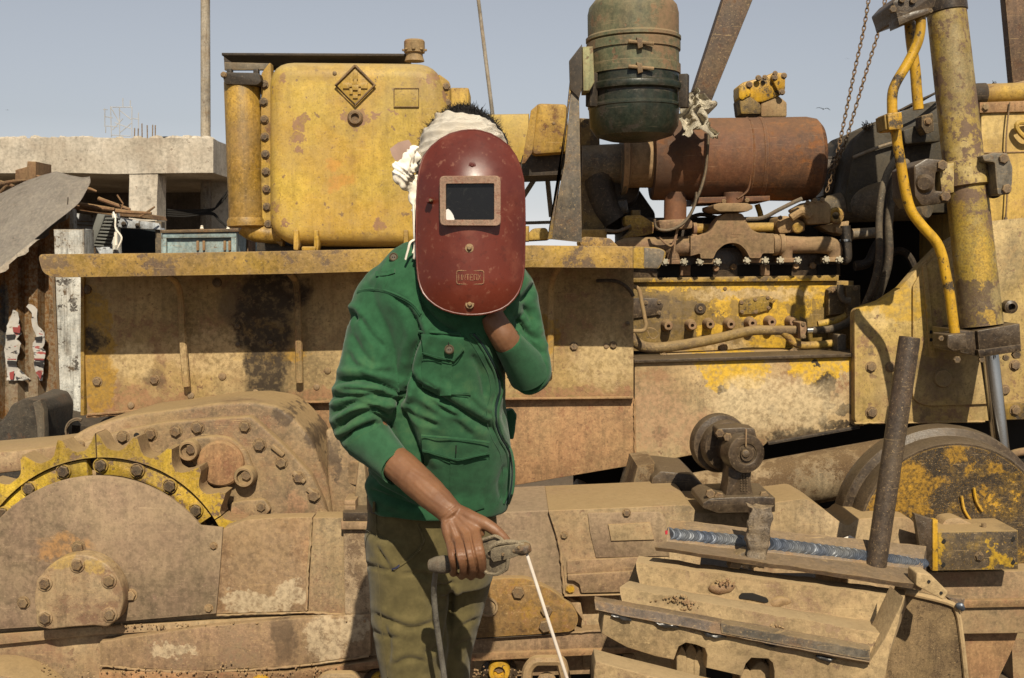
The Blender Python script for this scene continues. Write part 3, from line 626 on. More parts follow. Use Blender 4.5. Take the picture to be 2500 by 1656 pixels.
D('u_tube', ptube(zp([(280, 795), (350, 800), (400, 830), (425, 940), (452, 1080), (462, 1150), (435, 1192), (340, 1196)], YQ - .1), 5, 10, 6), 'beige')
D('drain_tube', ptube(zp([(20, 750), (180, 750), (270, 790), (330, 850), (350, 890)], YP - .03), 4.5, 8, 6), 'dark')
D('loose_wire', ptube(zp([(475, 1170), (530, 1175), (575, 1220), (540, 1260), (500, 1250), (475, 1190)], YQ), 1.2, 5, 5), 'beige')
# starter bracket at right end of the block
sb = D('end_bracket', prism([Ze(2085, 830), Ze(2130, 800), Ze(2230, 800), Ze(2240, 1040), Ze(2085, 1060)], YE - .04, .06, .006), 'dark_yellow')
D('end_bracket_plate', prism([Ze(2240, 790), Ze(2370, 790), Ze(2370, 1000), Ze(2290, 1080), Ze(2250, 1060)], YE - .06, .03, .004), 'dark_yellow', sb)
B(sb, 'bolt', [(*Ze(2125, 835), 6), (*Ze(2325, 815), 5)], YE - .06, 5)
D('elbow_hose', ptube(zp([(2190, 785), (2192, 860), (2220, 915), (2275, 930)], YE - .1), [8, 8, 8, 9], 12, 5), 'hose')
# exhaust manifold
YX = 4.085
mn = D('exhaust_manifold', prism(rpoly([Ze(860, 352), Ze(960, 340), Ze(1040, 312), Ze(1095, 210), Ze(1160, 150), Ze(1320, 150), Ze(1352, 210), Ze(1390, 290), Ze(1470, 328), Ze(1600, 330), Ze(1600, 505), Ze(1500, 505), Ze(1482, 548), Ze(1388, 548), Ze(1355, 480), Ze(1300, 425), Ze(1235, 410), Ze(1160, 425), Ze(1090, 485), Ze(1062, 552), Ze(950, 552), Ze(945, 505), Ze(860, 530)], [1, 8, 12, 14, 8, 8, 14, 12, 8, 1, 1, 4, 4, 4, 8, 10, 10, 10, 8, 4, 4, 4, 1], 4), YX - .05, .11, .03, seg=4), 'cast')
D('manifold_left', ptube(zp([(200, 450), (300, 440), (600, 445), (860, 440)], YX), [12, 20, 23, 24], 18, 5), 'cast', mn)
D('manifold_leg', ptube(zp([(690, 440), (700, 500), (705, 560)], YX - .01), [18, 15, 16], 14, 4), 'cast', mn)
D('manifold_right', ptube(zp([(1585, 430), (1700, 430), (1900, 432), (2080, 435), (2135, 470), (2140, 560)], YX), [24, 22, 20, 21, 20, 15], 18, 6), 'cast', mn)
D('manifold_leg', ptube(zp([(1710, 440), (1712, 500), (1712, 560)], YX - .01), [20, 15, 14], 14, 4), 'cast', mn)
for x_ in (862, 1580, 1640):
    x, y = Ze(x_, 430); D('manifold_collar', lathe([(S(22, YX), 0), (S(26, YX), .004), (S(26, YX), .02), (S(22, YX), .024)], P(x, y, YX), (1, 0, 0), 24), 'cast', mn)
bm = NB()   # raised foundry mark
for i in range(5): prect(1786 + i * 4.6, 567, 1789.5 + i * 4.6, 573, YX - .0515, .004, bm=bm)
for i in range(3): prect(1790 + i * 4.6, 575, 1793.5 + i * 4.6, 579, YX - .0515, .004, bm=bm)
D('foundry_mark', bm, 'cast', mn)
star = NB()
for i in range(3):
    box((0, -.3, 0), (2.5, .16, .62), Quaternion((0, 1, 0), i * math.pi / 3 + .2), 0, star)
lathe([(1.0, 0), (1.0, -.0), (.75, .9), (0, .9)], (0, -.2, 0), (0, -1, 0), 6, star)
sme = bpy.data.meshes.new('lock_tab'); star.to_mesh(sme); star.free(); finish(sme); sme.materials.append(plain('tab_metal', (.42, .37, .27), .7, 0, .4, 60))
for (a, b, yy) in ((630, 800, 582), (940, 1098, 582), (1360, 1522, 570), (1655, 1810, 568), (2062, 2180, 562)):
    x0, y0 = Ze(a, yy); x1, y1 = Ze(b, yy)
    D('manifold_pad', prism([(x0 - 4, y0 - 6), (x1 + 4, y1 - 6), (x1 + 4, y1 + 5), (x0 - 4, y0 + 5)], YX - .032, .05, .003), 'cast', mn)
    for x in (x0, x1):
        inst('lock_tab', sme, P(x, y0, YX - .036), mn, Quaternion((0, 1, 0), random.uniform(0, 1)), S(7.5, YX))
# fuel pump cluster and lines at the right end of the head
iy = YX + .02
fpu = D('injection_pump', prism(rpoly([Ze(1640, 180), Ze(1700, 170), Ze(1800, 190), Ze(1880, 230), Ze(1880, 310), Ze(1650, 335), Ze(1620, 260)], 6), iy, .14, .016), 'beige')
D('pump_head', prism(rpoly([Ze(1800, 110), Ze(1930, 40), Ze(2060, 35), Ze(2110, 80), Ze(2105, 240), Ze(1900, 250), Ze(1880, 190)], 7), iy - .02, .14, .018), 'beige', fpu)
D('pump_flange', cyl(P(*Ze(1810, 280), iy - .03), P(*Ze(1810, 280), iy), S(13, iy), seg=16, bev=.004), 'yellow', fpu)
D('pump_link', ptube(zp([(1750, 190), (1850, 130), (1920, 180)], iy - .03), [10, 12, 9], 10, 4), 'beige', fpu)
for p in ((1900, 40), (1960, 20), (2030, 15), (1655, 175)):
    x, y = Ze(*p); bolt(x, y + 4, iy - .02, 6, M['bolt_dusty'], fpu, 'plain')
D('fuel_rail', ptube(zp([(880, 290), (1050, 290), (1250, 280), (1610, 275), (1660, 275)], YX + .08), [14, 13, 12, 12, 12], 14, 4), 'yellow')
D('rail_collar', cyl(P(*Ze(880, 290), YX + .06), P(*Ze(910, 290), YX + .06), S(16, YX), seg=20), 'cast')
D('left_pump', prism(rpoly([Ze(275, 170), Ze(420, 165), Ze(540, 240), Ze(530, 330), Ze(430, 350), Ze(250, 375), Ze(350, 290), Ze(280, 250)], 6), YX + .05, .12, .016), 'yellow')
D('left_pump_cap', prect(*Ze(340, 120), *Ze(415, 175), YX + .08, .06, .006), 'dark_yellow')
D('ring_lug', (lambda bm: bm)(tube([P(*Ze(2150 + 52 * math.cos(a), 170 + 55 * math.sin(a)), iy) for a in [i * math.pi / 8 for i in range(17)]], S(6, iy), 8, 1, NB())), 'yellow')
D('side_casting', prism(rpoly([Ze(2000, 260), Ze(2140, 240), Ze(2270, 215), Ze(2260, 290), Ze(2220, 350), Ze(2080, 310)], 4), iy + .02, .1, .01), 'beige')
D('side_knob', prism([Ze(2150, 270), Ze(2240, 285), Ze(2220, 350), Ze(2150, 320)], iy - .01, .05, .006), 'beige')
D('hose_stub', ptube(zp([(2235, 260), (2240, 380), (2245, 470), (2245, 560), (2200, 570)], iy), [12, 13, 13, 12, 8], 14, 4), 'dark')
D('hose_clip', cyl(P(*Ze(2245, 380), iy), P(*Ze(2245, 400), iy), S(15, iy), seg=18), 'chrome')
D('thin_hose', ptube(zp([(910, -40), (900, 60), (850, 170), (780, 250), (690, 295), (600, 300), (550, 270), (540, 200)], YX - .1), [5, 6, 6.5, 6.5, 6.5, 6.5, 6, 6], 10, 6, flat=.6), 'hose')
D('upper_hose', ptube([(1731, 300, YM - .17), (1728, 360, YM - .19), (1722, 420, YM - .19), (1708, 470, YM - .2), (1690, 505, YM - .2)], [6, 6, 6, 6.5, 6.5], 10, 6, flat=.6), 'hose')
D('drip_wire', ptube(zp([(580, 360), (640, 420), (700, 430), (745, 280), (720, 420), (715, 500)], YX - .08), 2.5, 6, 5), 'cast')
D('fuel_line', ptube(zp([(1350, 200), (1500, 190), (1640, 120), (1760, 60), (1850, 20)], YX - .05), 5, 8, 6), 'hose')
D('fuel_line', ptube(zp([(860, 185), (960, 160), (1100, 190), (1200, 200)], YX + .12), 5, 8, 6), 'dark')
D('fuel_line', ptube(zp([(100, 300), (200, 310), (280, 285), (330, 260)], YX + .0), 4, 8, 6), 'hose')
D('yellow_rod', ptube(zp([(1450, 70), (1475, 140), (1490, 210)], YX + .2), 7, 10, 2), 'yellow_clean')
D('valve_cover', prism([Ze(250, 190), Ze(2000, 175), Ze(2000, 600), Ze(250, 600)], YE + .14, .3, .01), 'dark')
D('turbo_housing', lathe([(S(30, 4.3), -.1), (S(62, 4.3), -.08), (S(66, 4.3), 0), (S(50, 4.3), .06), (S(20, 4.3), .08), (0, .08)], P(1500, 455, 4.3), (.3, -1, .1), 28), 'dark')
D('turbo_base', prism(rpoly([(1478, 470), (1560, 462), (1600, 520), (1600, 570), (1478, 570)], 8), 4.34, .2, .02), 'dark')
D('turbo_clamp', prism(rpoly([(1490, 490), (1530, 486), (1536, 522), (1492, 524)], 5), 4.2, .1, .01), 'oil')
# ------------------------------------------------------------------ bulldozer: right-hand side
Zr = Z(1800, 0, 2.24); Zf = Z(1850, 550, 2.614); Z4 = Z(2050, 150, 3.484)
YW = 3.98
wp = [([E(2440, 310, 90, 40, YW)], (.50, .36, .14), .5, .5, .5)]
M['wall'] = worn('hood_paint', (.50, .325, .065), (.46, .29, .06), mott=.3, grime=.2, fine=.2, big=.4, rust=(.27, .14, .085), rust2=(.2, .11, .06), rust_amt=.12, dust_amt=.3, chip=.4, streak=.5, patches=wp, rough=.55)
hw = D('hood_side', prism([(2395, 266), (2620, 258), (2620, 1012), (2395, 1016)], YW, .6, .01), 'wall')
D('hood_seam', prism([(2397, 372), (2620, 366), (2620, 369), (2397, 375)], YW - .004, .006, .001), 'beige', hw)
D('hood_strip', prism([(2392, 250), (2620, 242), (2620, 270), (2392, 276)], YW - .012, .10, .004), 'rustplate', hw)
B(hw, 'bolt_dusty', [(2405, 262, 8)], YW - .012, 8)
D('hood_tube', cyl(P(2330, 232, 4.3), P(2640, 222, 4.3), S(24, 4.3), seg=24), 'yellow')
D('tube_end', cyl(P(2352, 231, 4.28), P(2404, 229, 4.28), S(25.5, 4.28), seg=24), 'dark')
D('tarp_ridge', prism(rpoly([(2440, 212), (2470, 204), (2520, 192), (2620, 190), (2620, 240), (2430, 236)], 6), 4.5, .2, .03), 'dirt')
hk = D('hood_hook', ptube([(2512, 300, YW - .02), (2486, 300, YW - .03), (2483, 315, YW - .03), (2500, 335, YW - .03), (2515, 345, YW - .02)], [6, 6, 6, 6, 5], 8, 5), 'yellow', hw)
# curved side plate and inner plate
sp_ = [([E(2190, 740, 60, 50, 3.8), E(2235, 755, 30, 26, 3.8), E(2120, 720, 60, 40, 3.8)], (.44, .27, .03), .9, .2, .85), ([E(2108, 800, 10, 20, 3.8), E(2120, 850, 14, 9, 3.8), E(2260, 1010, 12, 12, 3.8), E(2300, 925, 60, 60, 3.78), E(2270, 890, 30, 22, 3.78)], (.17, .115, .065), .7, .3, .7)]
M['side'] = worn('side_plate_paint', (.49, .36, .165), (.45, .31, .09), mott=.32, grime=.38, rust=(.29, .16, .085), rust2=(.2, .12, .065), rust_amt=.33, dust_amt=.35, chip=.6, streak=.3, patches=sp_, rough=.68)
YS = 3.80
sd_ = D('side_plate', prism(rpoly([(2086, 757), (2150, 735), (2200, 702), (2240, 655), (2290, 605), (2360, 560), (2420, 540), (2620, 520), (2620, 1020), (2405, 1028), (2087, 1034)], [14, 4, 4, 4, 4, 4, 2, 2, 2, 2, 14], 4), YS, .05, .008), 'side')
D('inner_plate', prism(rpoly([(2229, 700), (2250, 662), (2300, 610), (2380, 570), (2620, 540), (2620, 978), (2264, 992), (2229, 978)], [2, 2, 2, 2, 2, 2, 20, 20], 5), YS - .012, .014, .005), 'side', sd_)
st_ = D('slotted_strip', prism([(2252, 650), (2262, 640), (2278, 800), (2283, 866), (2270, 868), (2262, 760)], YS - .022, .010, .002), 'side', sd_)
for y in (811, 830): D('strip_hole', cyl(P(2273, y, YS - .0235), P(2273, y, YS - .0225), S(4.5, YS), seg=12), 'black', sd_)
B(sd_, 'bolt', [(2126, 896, 11), (2174, 896, 11), (2127, 1007, 12)], YS, 11)
B(sd_, 'bolt', [(2477, 892, 11), (2452, 952, 11)], YS - .012, 11)
D('plate_boss', lathe([(S(23, YS), 0), (S(22, YS), .006), (S(20, YS), .009), (0, .010)], P(2302, 924, YS - .012), (0, -1, 0), 28), 'side', sd_)
sk = D('lower_strip', prism([(2440, 985), (2620, 980), (2620, 1020), (2440, 1026)], YS - .03, .02, .003), 'dark_yellow')
B(sk, 'bolt', [(2478, 1002, 11)], YS - .03, 11)
# hollow behind the plate: fan shroud, dark shaft housing
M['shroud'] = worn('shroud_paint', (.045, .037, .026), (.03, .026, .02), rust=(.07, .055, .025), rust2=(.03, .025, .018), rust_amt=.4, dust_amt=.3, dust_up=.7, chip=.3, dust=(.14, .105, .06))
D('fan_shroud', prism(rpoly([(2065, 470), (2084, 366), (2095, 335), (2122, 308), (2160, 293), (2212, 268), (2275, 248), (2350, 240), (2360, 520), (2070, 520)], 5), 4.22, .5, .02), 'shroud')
D('shroud_lip', ptube([(2082, 385, 4.2), (2150, 358, 4.2), (2230, 336, 4.2), (2300, 318, 4.2)], 4, 8, 4), 'grey')
D('shroud_box', prism(rpoly([(2205, 318), (2260, 298), (2300, 300), (2300, 345), (2210, 352)], 4), 4.12, .2, .01), 'shroud')
D('shroud_bracket', prism(rpoly([(2250, 282), (2278, 276), (2281, 320), (2262, 328), (2250, 310)], 4), 4.05, .06, .006), 'dark_yellow')
bolt(2265, 297, 4.05, 8, M['bolt'], dz)
D('engine_bay_shade', prism([(1990, 460), (2420, 420), (2420, 900), (2050, 900), (1990, 700)], 4.75, .05), 'black')  # black sheet painting the shade in the hollow behind the engine
D('drive_housing', cyl(P(2020, 512, 4.35), P(2260, 478, 4.1), S(34, 4.3), S(60, 4.1), 32, .01), 'grey')
D('end_post', prect(2010, 388, 2066, 478, 4.4, .14, .006), 'oil')
D('post_cap', prect(2012, 382, 2095, 390, 4.4, .2, .004), 'dark')
D('cable_bundle', ptube([(2190, 272, 4.15), (2230, 258, 4.15), (2275, 232, 4.15), (2330, 205, 4.2)], 3, 6, 4), 'dark')
D('cable_bundle', ptube([(2200, 268, 4.14), (2245, 245, 4.14), (2290, 226, 4.15), (2340, 212, 4.2)], 2.5, 6, 4), 'dark')
D('lower_pipe', ptube([(2080, 572, 4.1), (2110, 570, 4.1), (2138, 568, 4.1)], 13, 16, 3), 'grey')
D('lower_hose', ptube([(2086, 650, 4.2), (2120, 640, 4.2), (2140, 600, 4.2), (2175, 560, 4.2)], 12, 12, 5), 'dark')
D('coil', (lambda: tube([P(2195 + 42 * math.cos(a) , 690 + 78 * math.sin(a), 4.3) for a in [R(-170 + 20 * i) for i in range(10)]], S(9, 4.3), 8, 3, NB()))(), 'dark')
H = [(2188, 388, 4.05), (2168, 420, 4.0), (2153, 470, 3.95), (2146, 540, 3.92), (2146, 625, 3.9), (2132, 695, 3.92), (2100, 770, 3.98)]
D('hydraulic_hose', ptube(H, 8.5, 12, 6), 'hose')
D('hydraulic_hose', ptube([(x + (24 if i < 5 else 20), y + 8, Y + .02) for i, (x, y, Y) in enumerate(H)], 10, 12, 6), 'hose')
D('hydraulic_hose', ptube([(x + 12, y + 20, Y + .07) for i, (x, y, Y) in enumerate(H)], 9, 12, 6), 'dark')
# lift cylinder
YL = 3.58
M['cylinder'] = worn('cylinder_paint', (.47, .36, .16), (.41, .285, .06), rust=(.17, .105, .065), rust2=(.11, .068, .045), rust_amt=.45, dust_amt=.12, dust_up=.3, chip=.9, streak=.15, scale=2.4, mott=.4, grime=.4, speck=.4, rust_edge=.02, rough=.5, patches=[([E(2270, 120, 40, 80, 3.55), E(2330, 560, 40, 70, 3.55), E(2380, 640, 50, 90, 3.55), E(2300, 330, 25, 90, 3.55)], (.40, .26, .02), 1.4, .3, .6), ([E(2370, 800, 60, 95, 3.55), E(2365, 705, 60, 22, 3.55)], (.095, .062, .04), .8, .08, .92), ([E(2390, 640, 16, 60, 3.55), E(2400, 770, 18, 20, 3.55)], (.40, .25, .04), 1.2, .05, .8)])
c0, c1 = P(2310, 20, YL + .06), P(2397, 795, YL)
cyo = D('lift_cylinder', cyl(c0, c1, S(46, YL), S(50, YL), 40), 'cylinder')
dcy = (c1 - c0).normalized()
D('cylinder_collar', cyl(c0 - dcy * .22, c0 + dcy * .02, S(49, YL), seg=40, bev=.006), 'oil', cyo)
g_ = D('gland_block', prism(rpoly([(2386, 808), (2490, 790), (2494, 858), (2392, 872)], 3), YL - S(62, YL), .30, .006), 'oil', cyo)
D('gland_side', prism([(2340, 806), (2388, 809), (2394, 872), (2344, 862)], YL - S(50, YL), .22, .006), 'oil', cyo)
bm = NB(); prism([(2388, 855), (2492, 841), (2494, 858), (2392, 873)], YL - S(66, YL), .02, .002, bm=bm); D('gland_plate', bm, 'oil', cyo)
B(g_, 'bolt_dark', [(2480, 866, 11), (2396, 878, 8), (2455, 874, 8)], YL - S(58, YL), 8, 'plain')
D('port_lug', lathe([(S(16, YL), 0), (S(16, YL), .03), (S(9, YL), .034), (S(8, YL), .01), (0, .01)], P(2459, 749, YL - .02), (0, -1, 0), 20), 'oil', cyo)
D('piston_rod', cyl(P(2417, 860, YL), P(2446, 1120, YL - .02), S(20, YL), seg=28), 'chrome')
D('rod_guard', ptube([(2398, 880, YL + .02), (2415, 1000, YL + .02), (2424, 1085, YL)], 5, 8, 2), 'oil')
# trunnion clamp
tr = D('trunnion_ring', lathe([(S(49, YL), 0), (S(57, YL), .006), (S(57, YL), S(62, YL)), (S(49, YL), S(66, YL))], c0.lerp(c1, .565), -dcy, 40), 'cylinder')
lb = D('trunnion_block', prism(rpoly([Z4(630, 890), Z4(740, 825), Z4(905, 840), Z4(905, 930), Z4(820, 940), Z4(810, 1100), Z4(940, 1110), Z4(938, 1200), Z4(700, 1230), Z4(640, 1150)], 5), YL - .13, .20, .014), 'oil')
rb = D('trunnion_block', prism(rpoly([Z4(1210, 800), Z4(1310, 775), Z4(1430, 780), Z4(1475, 900), Z4(1470, 1040), Z4(1450, 1130), Z4(1345, 1135), Z4(1330, 1010), Z4(1320, 860), Z4(1230, 850)], 5), YL - .08, .18, .012), 'grey')
B(lb, 'bolt', [(*Z4(868, 885), 13), (*Z4(895, 1150), 13)], YL - .13, 13, 'plain')
B(rb, 'bolt', [(*Z4(1390, 830), 12), (*Z4(1415, 1085), 12)], YL - .08, 12, 'plain')
D('trunnion_pin', cyl(P(*Z4(720, 1040), YL - .145), P(*Z4(720, 1040), YL), S(22, YL), seg=24, bev=.01), 'oil', lb)
D('trunnion_cap', cyl(P(*Z4(1310, 1090), YL - .0), P(*Z4(1310, 1090), YL + .1), S(22, YL), seg=24, bev=.01), 'dark', rb)
D('trunnion_web', prism([(2292, 402), (2330, 396), (2330, 470), (2300, 476)], YL - .11, .05, .004), 'cylinder')
# manifold head on the cylinder and yellow hydraulic tubes
vh = D('valve_head', prism(rpoly([Zr(850, 15), Zr(900, -40), Zr(1100, -40), Zr(1075, 40), Zr(960, 80), Zr(880, 110), Zr(870, 70)], 4), YL - .16, .2, .012), 'oil')
D('valve_lug', prism([Zr(875, 95), Zr(960, 60), Zr(1050, 40), Zr(1065, 70), Zr(960, 110), Zr(885, 142)], YL - .17, .08, .008), 'oil', vh)
B(vh, 'bolt_dark', [(*Zr(850, 52), 9), (*Zr(1055, 60), 6), (*Zr(900, 0), 8), (*Zr(960, 5), 8)], YL - .165, 8, 'plain')
def zr(l, Y): return [(*Zr(a, b), Y) for a, b in l]
YY = YL - .14
D('hydraulic_tube', ptube(zr([(1000, 80), (1002, 150), (985, 235), (935, 340), (870, 450), (848, 520), (848, 630)], YY), 12.2, 16, 7), 'yellow_clean')
D('hydraulic_tube', ptube(zr([(866, 690), (875, 780), (895, 900), (918, 1040), (950, 1150), (1010, 1235), (1085, 1320), (1120, 1400), (1140, 1500), (1160, 1600), (1178, 1740), (1190, 1830)], YY), 12.2, 16, 7), 'yellow_clean')
D('tube_block', prism(rpoly([Zr(820, 620), Zr(900, 612), Zr(908, 690), Zr(905, 705), Zr(830, 712)], 3), YY - .05, .09, .008), 'yellow_clean')
D('tube_block_side', prism([Zr(803, 632), Zr(824, 622), Zr(834, 712), Zr(810, 708)], YY - .04, .08, .004), 'dark_yellow')
D('hydraulic_tube', ptube(zr([(940, 100), (950, 220), (972, 380), (980, 480), (990, 600)], YY + .12), 12.5, 14, 5), 'yellow_clean')
tf_ = D('tube_fitting', prism(rpoly([Zf(1212, 700), Zf(1330, 690), Zf(1342, 790), Zf(1250, 805), Zf(1210, 780)], 4), YY - .05, .12, .01), 'oil')
B(tf_, 'bolt_dark', [(*Zf(1168, 722), 7), (*Zf(1240, 735), 7), (*Zf(1245, 790), 7), (*Zf(1270, 858), 9)], YY - .03, 7, 'plain')
D('wall_cable', ptube(zr([(1490, 560), (1475, 700), (1470, 830), (1478, 950), (1476, 1060), (1468, 1190)], YW - .02), 2.0, 6, 4), 'bolt')
D('cable_sleeve', ptube(zr([(1468, 1190), (1465, 1260), (1482, 1380), (1470, 1480), (1456, 1600), (1452, 1730)], YW - .03), [4.5] * 6, 8, 6), 'hose')
# ------------------------------------------------------------------ bulldozer: final drive, sprocket
Zs = Z(0, 1000, 2.39); Z2 = Z(560, 1000, 3.92)
YD = 3.5
M['casing'] = worn('casing_dirt', (.37, .26, .145), (.31, .21, .115), mott=.3, grime=.38, rust=(.27, .145, .08), rust2=(.18, .105, .06), rust_amt=.33, dust_amt=.5, dust_up=.9, chip=.25, streak=.2, bump=.4, patches=[([E(768, 1060, 28, 38, YD), E(800, 1110, 14, 40, YD), E(690, 1020, 26, 20, YD), E(820, 1130, 12, 60, YD)], (.075, .050, .030), .5, .3, .92), ([E(590, 1270, 50, 30, YD - .05), E(720, 1250, 30, 50, YD - .05)], (.32, .17, .09), .8, .4, .6)])
fd = D('final_drive', prism(rpoly([(150, 1120), (172, 1068), (216, 1042), (320, 1012), (420, 1000), (528, 984), (610, 980), (676, 990), (716, 1018), (760, 1070), (800, 1180), (812, 1262), (812, 1320), (150, 1320)], 14, 4), YD, .3, .05, seg=4), 'casing')
fi = D('drive_plate', prism(rpoly([(180, 1110), (196, 1082), (300, 1050), (405, 1030), (612, 1016), (640, 1040), (700, 1095), (760, 1160), (790, 1225), (806, 1280), (806, 1320), (180, 1320)], 10, 3), YD - .035, .05, .014, seg=3), 'casing')
for p in ((718, 160, 13), (880, 143, 13.5), (1027, 127, 13), (1153, 105, 14), (1430, 100, 12.5), (1515, 207, 14)):
    x, y = Zs(p[0], p[1]); bolt(x, y, YD - .035, p[2], M['bolt'], fi)
for p in ((500, 505, 13), (665, 650, 13), (812, 825, 14), (890, 1010, 13)):
    x, y = Z2(p[0], p[1]); bolt(x, y, YD - .035, p[2], M['bolt_dusty' if p[1] > 900 else 'bolt'], fi)
for (x, y, w_, h_, a) in ((688, 1100, 26, 10, -40), (740, 1165, 26, 10, -42), (775, 1205, 26, 10, -44)):
    c = P(x - 10, y, YD - .04); D('cast_rib', box(c, (.05, .014, .016), Quaternion((0, 1, 0), R(40)), .005), 'casing', fi)
D('casing_hole', cyl(P(*Zs(797, 152), YD - .04), P(*Zs(797, 152), YD - .034), S(7, YD), seg=14), 'black', fi)
B(fi, 'bolt_dusty', [(*Zs(645, 175), 7), (*Zs(470, 205), 11)], YD - .035, 7, 'rivet', 'plug')
# two-lug cover
Yc = YD - .05
lg = D('lug_cover', prism(rpoly([Zs(1075, 200), Zs(1117, 165), Zs(1250, 150), Zs(1340, 160), Zs(1440, 240), Zs(1470, 330), Zs(1500, 380), Zs(1470, 440), Zs(1400, 440), Zs(1300, 440), Zs(1190, 410), Zs(1110, 310), Zs(1065, 250)], [18, 10, 20, 20, 20, 20, 14, 16, 14, 20, 20, 20, 14], 4), Yc, .06, .018, seg=3), 'casing')
D('cover_disc', lathe([(S(58, Yc), 0), (S(57, Yc), .014), (S(52, Yc), .020), (0, .022)], P(*Zs(1292, 312), Yc + .002), (0, -1, 0), 40), 'rustplate', lg)
for p in ((1117, 230), (1440, 382)):
    x, y = Zs(*p)
    D('lug', lathe([(S(27, Yc), 0), (S(26, Yc), .035), (S(23, Yc), .042), (S(18, Yc), .042), (S(17, Yc), .028), (0, .028)], P(x, y, Yc + .01), (0, -1, 0), 28), 'casing', lg)
    bolt(x, y, Yc - .018, 13, M['bolt'], lg, 'plain')
x, y = Z2(305, 930); D('flat_boss', lathe([(S(23, YD), 0), (S(21, YD), .02), (S(14, YD), .024), (0, .024)], P(x, y, YD - .03), (0, -1, 0), 28), 'casing', fi); bolt(x, y, YD - .052, 12, M['bolt'], fi, 'plain')
D('chain_guide', prism(rpoly([Z2(0, 900), Z2(130, 870), Z2(330, 860), Z2(400, 960), Z2(330, 1030), Z2(0, 1130)], 8), YD - .055, .04, .012), 'casing')
# sprocket (teeth point outwards; thirteen of them show)
YK = 3.34; SX, SY = 250.0, 1441.0
def rim(a, r, Y): return P(SX + r * math.cos(a), SY - r * math.sin(a), Y)
sproc = D('sprocket_hub', lathe([(S(335, YK), 0), (S(335, YK), .05), (S(200, YK), .06), (0, .06)], P(SX, SY, YK + .10), (0, -1, 0), 64), 'casing')
M['sprocket'] = worn('sprocket_yellow', (.58, .39, .03), (.52, .33, .025), mott=.4, grime=.2, rust=(.20, .125, .075), rust2=(.13, .08, .05), rust_amt=.33, dust_amt=.18, dust_up=.55, chip=.7, scale=1.8, rough=.5, rust_edge=.03)
M['tooth_side'] = M['casing']
def tooth_ring(a0, a1, teeth, name):
    """one bolted segment of the toothed rim: flat yellow face, dusty flanks"""
    out = []; n = max(2, int((a1 - a0) / R(1.5)))
    tw = R(5.6)
    for i in range(n + 1):
        a = a0 + (a1 - a0) * i / n
        r = 343
        for t in teeth:
            d = abs(a - t) / tw
            if d < 1: r = max(r, 343 + 52 * (1 - max(d, .13)) ** 1.9)
        out.append(rim(a, r, YK))
    inn = [rim(a1 + (a0 - a1) * i / n, 324, YK) for i in range(n + 1)]
    bm = NB(); poly_solid(bm, out + inn, Vector((0, .085, 0)), .0)
    for f in bm.faces:
        f.normal_update()
        if abs(f.normal.y) < .5: f.material_index = 1
    mk(name, bm, [M['sprocket'], M['casing']], dz)
def pa(x, y): return math.atan2(SY - y, x - SX)
tips = [pa(*p) for p in ((590, 1278), (548, 1205), (487, 1144), (414, 1098), (331, 1067), (236, 1061), (144, 1075), (52, 1111))]
tips += [tips[-1] + R(15.2) * k for k in (1, 2, 3, 4)]
cuts = [R(8), R(32), R(92.5), R(153), R(190)]
for a, b in zip(cuts, cuts[1:]): tooth_ring(a + R(.25), b - R(.25), tips, 'rim_segment')
def band(a0, a1, r0, r1, Y, t, mat, name, bev=.004):
    n = max(3, int((a1 - a0) / R(3)))
    pts = [rim(a0 + (a1 - a0) * i / n, r1, Y) for i in range(n + 1)] + [rim(a1 + (a0 - a1) * i / n, r0, Y) for i in range(n + 1)]
    bm = NB(); poly_solid(bm, pts, Vector((0, t, 0)), bev); return D(name, bm, mat)
bolts_ = [Zs(*p) for p in ((372, 360), (172, 460), (20, 608), (590, 325), (803, 353), (992, 445), (1143, 588))]
for (a0, a1) in ((R(34), R(91)), (R(97), R(158)), (R(160), R(200))):
    bs = band(a0, a1, 280, 322, YK + .014, .05, 'sprocket', 'bolt_segment', .006)
    for (x, y) in bolts_:
        if a0 < pa(x, y) < a1:
            D('bolt_seat', lathe([(S(20, YK), 0), (S(18, YK), .008), (S(16, YK), .008), (S(16, YK), .004), (0, .004)], P(x, y, YK + .014), (0, -1, 0), 24), 'sprocket', bs)
            bolt(x, y, YK + .008, 15, M['bolt_dark'], bs, 'plain')
band(R(5), R(200), 250, 328, YK + .05, .03, 'oil', 'rim_backing', 0)
# cover plate over the sprocket, hub cap
YG = 3.26
pts = []
for i in range(26):
    a = R(184 - i * (184 - 38) / 25); pts.append((236 + 322 * math.cos(a), 1482 - 320 * math.sin(a)))
pts += [(481, 1283), (544, 1289), (536, 1400), (527, 1498), (300, 1517), (0, 1536), (-120, 1540)]
M['guard'] = worn('guard_plate', (.33, .235, .14), (.29, .20, .12), mott=.3, grime=.33, rust=(.235, .15, .105), rust2=(.20, .125, .085), rust_amt=.45, dust_amt=.45, dust_up=.6, chip=.3, streak=.25, rough=.8, rust_edge=.2, dust=(.36, .26, .155), patches=[([E(125, 1350, 40, 20, YG), E(160, 1330, 60, 26, YG)], (.34, .17, .05), 1.0, .5, .6)])
gd = D('guard_plate', prism(pts, YG, .012, .003), 'guard')
B(gd, 'bolt', [(192, 1337, 14), (58, 1471, 13)], YG, 14); B(gd, 'bolt_dusty', [(320, 1453, 13)], YG, 13); B(gd, 'bolt_dusty', [(522, 1333, 8), (510, 1485, 9)], YG, 8)
YH = 3.205
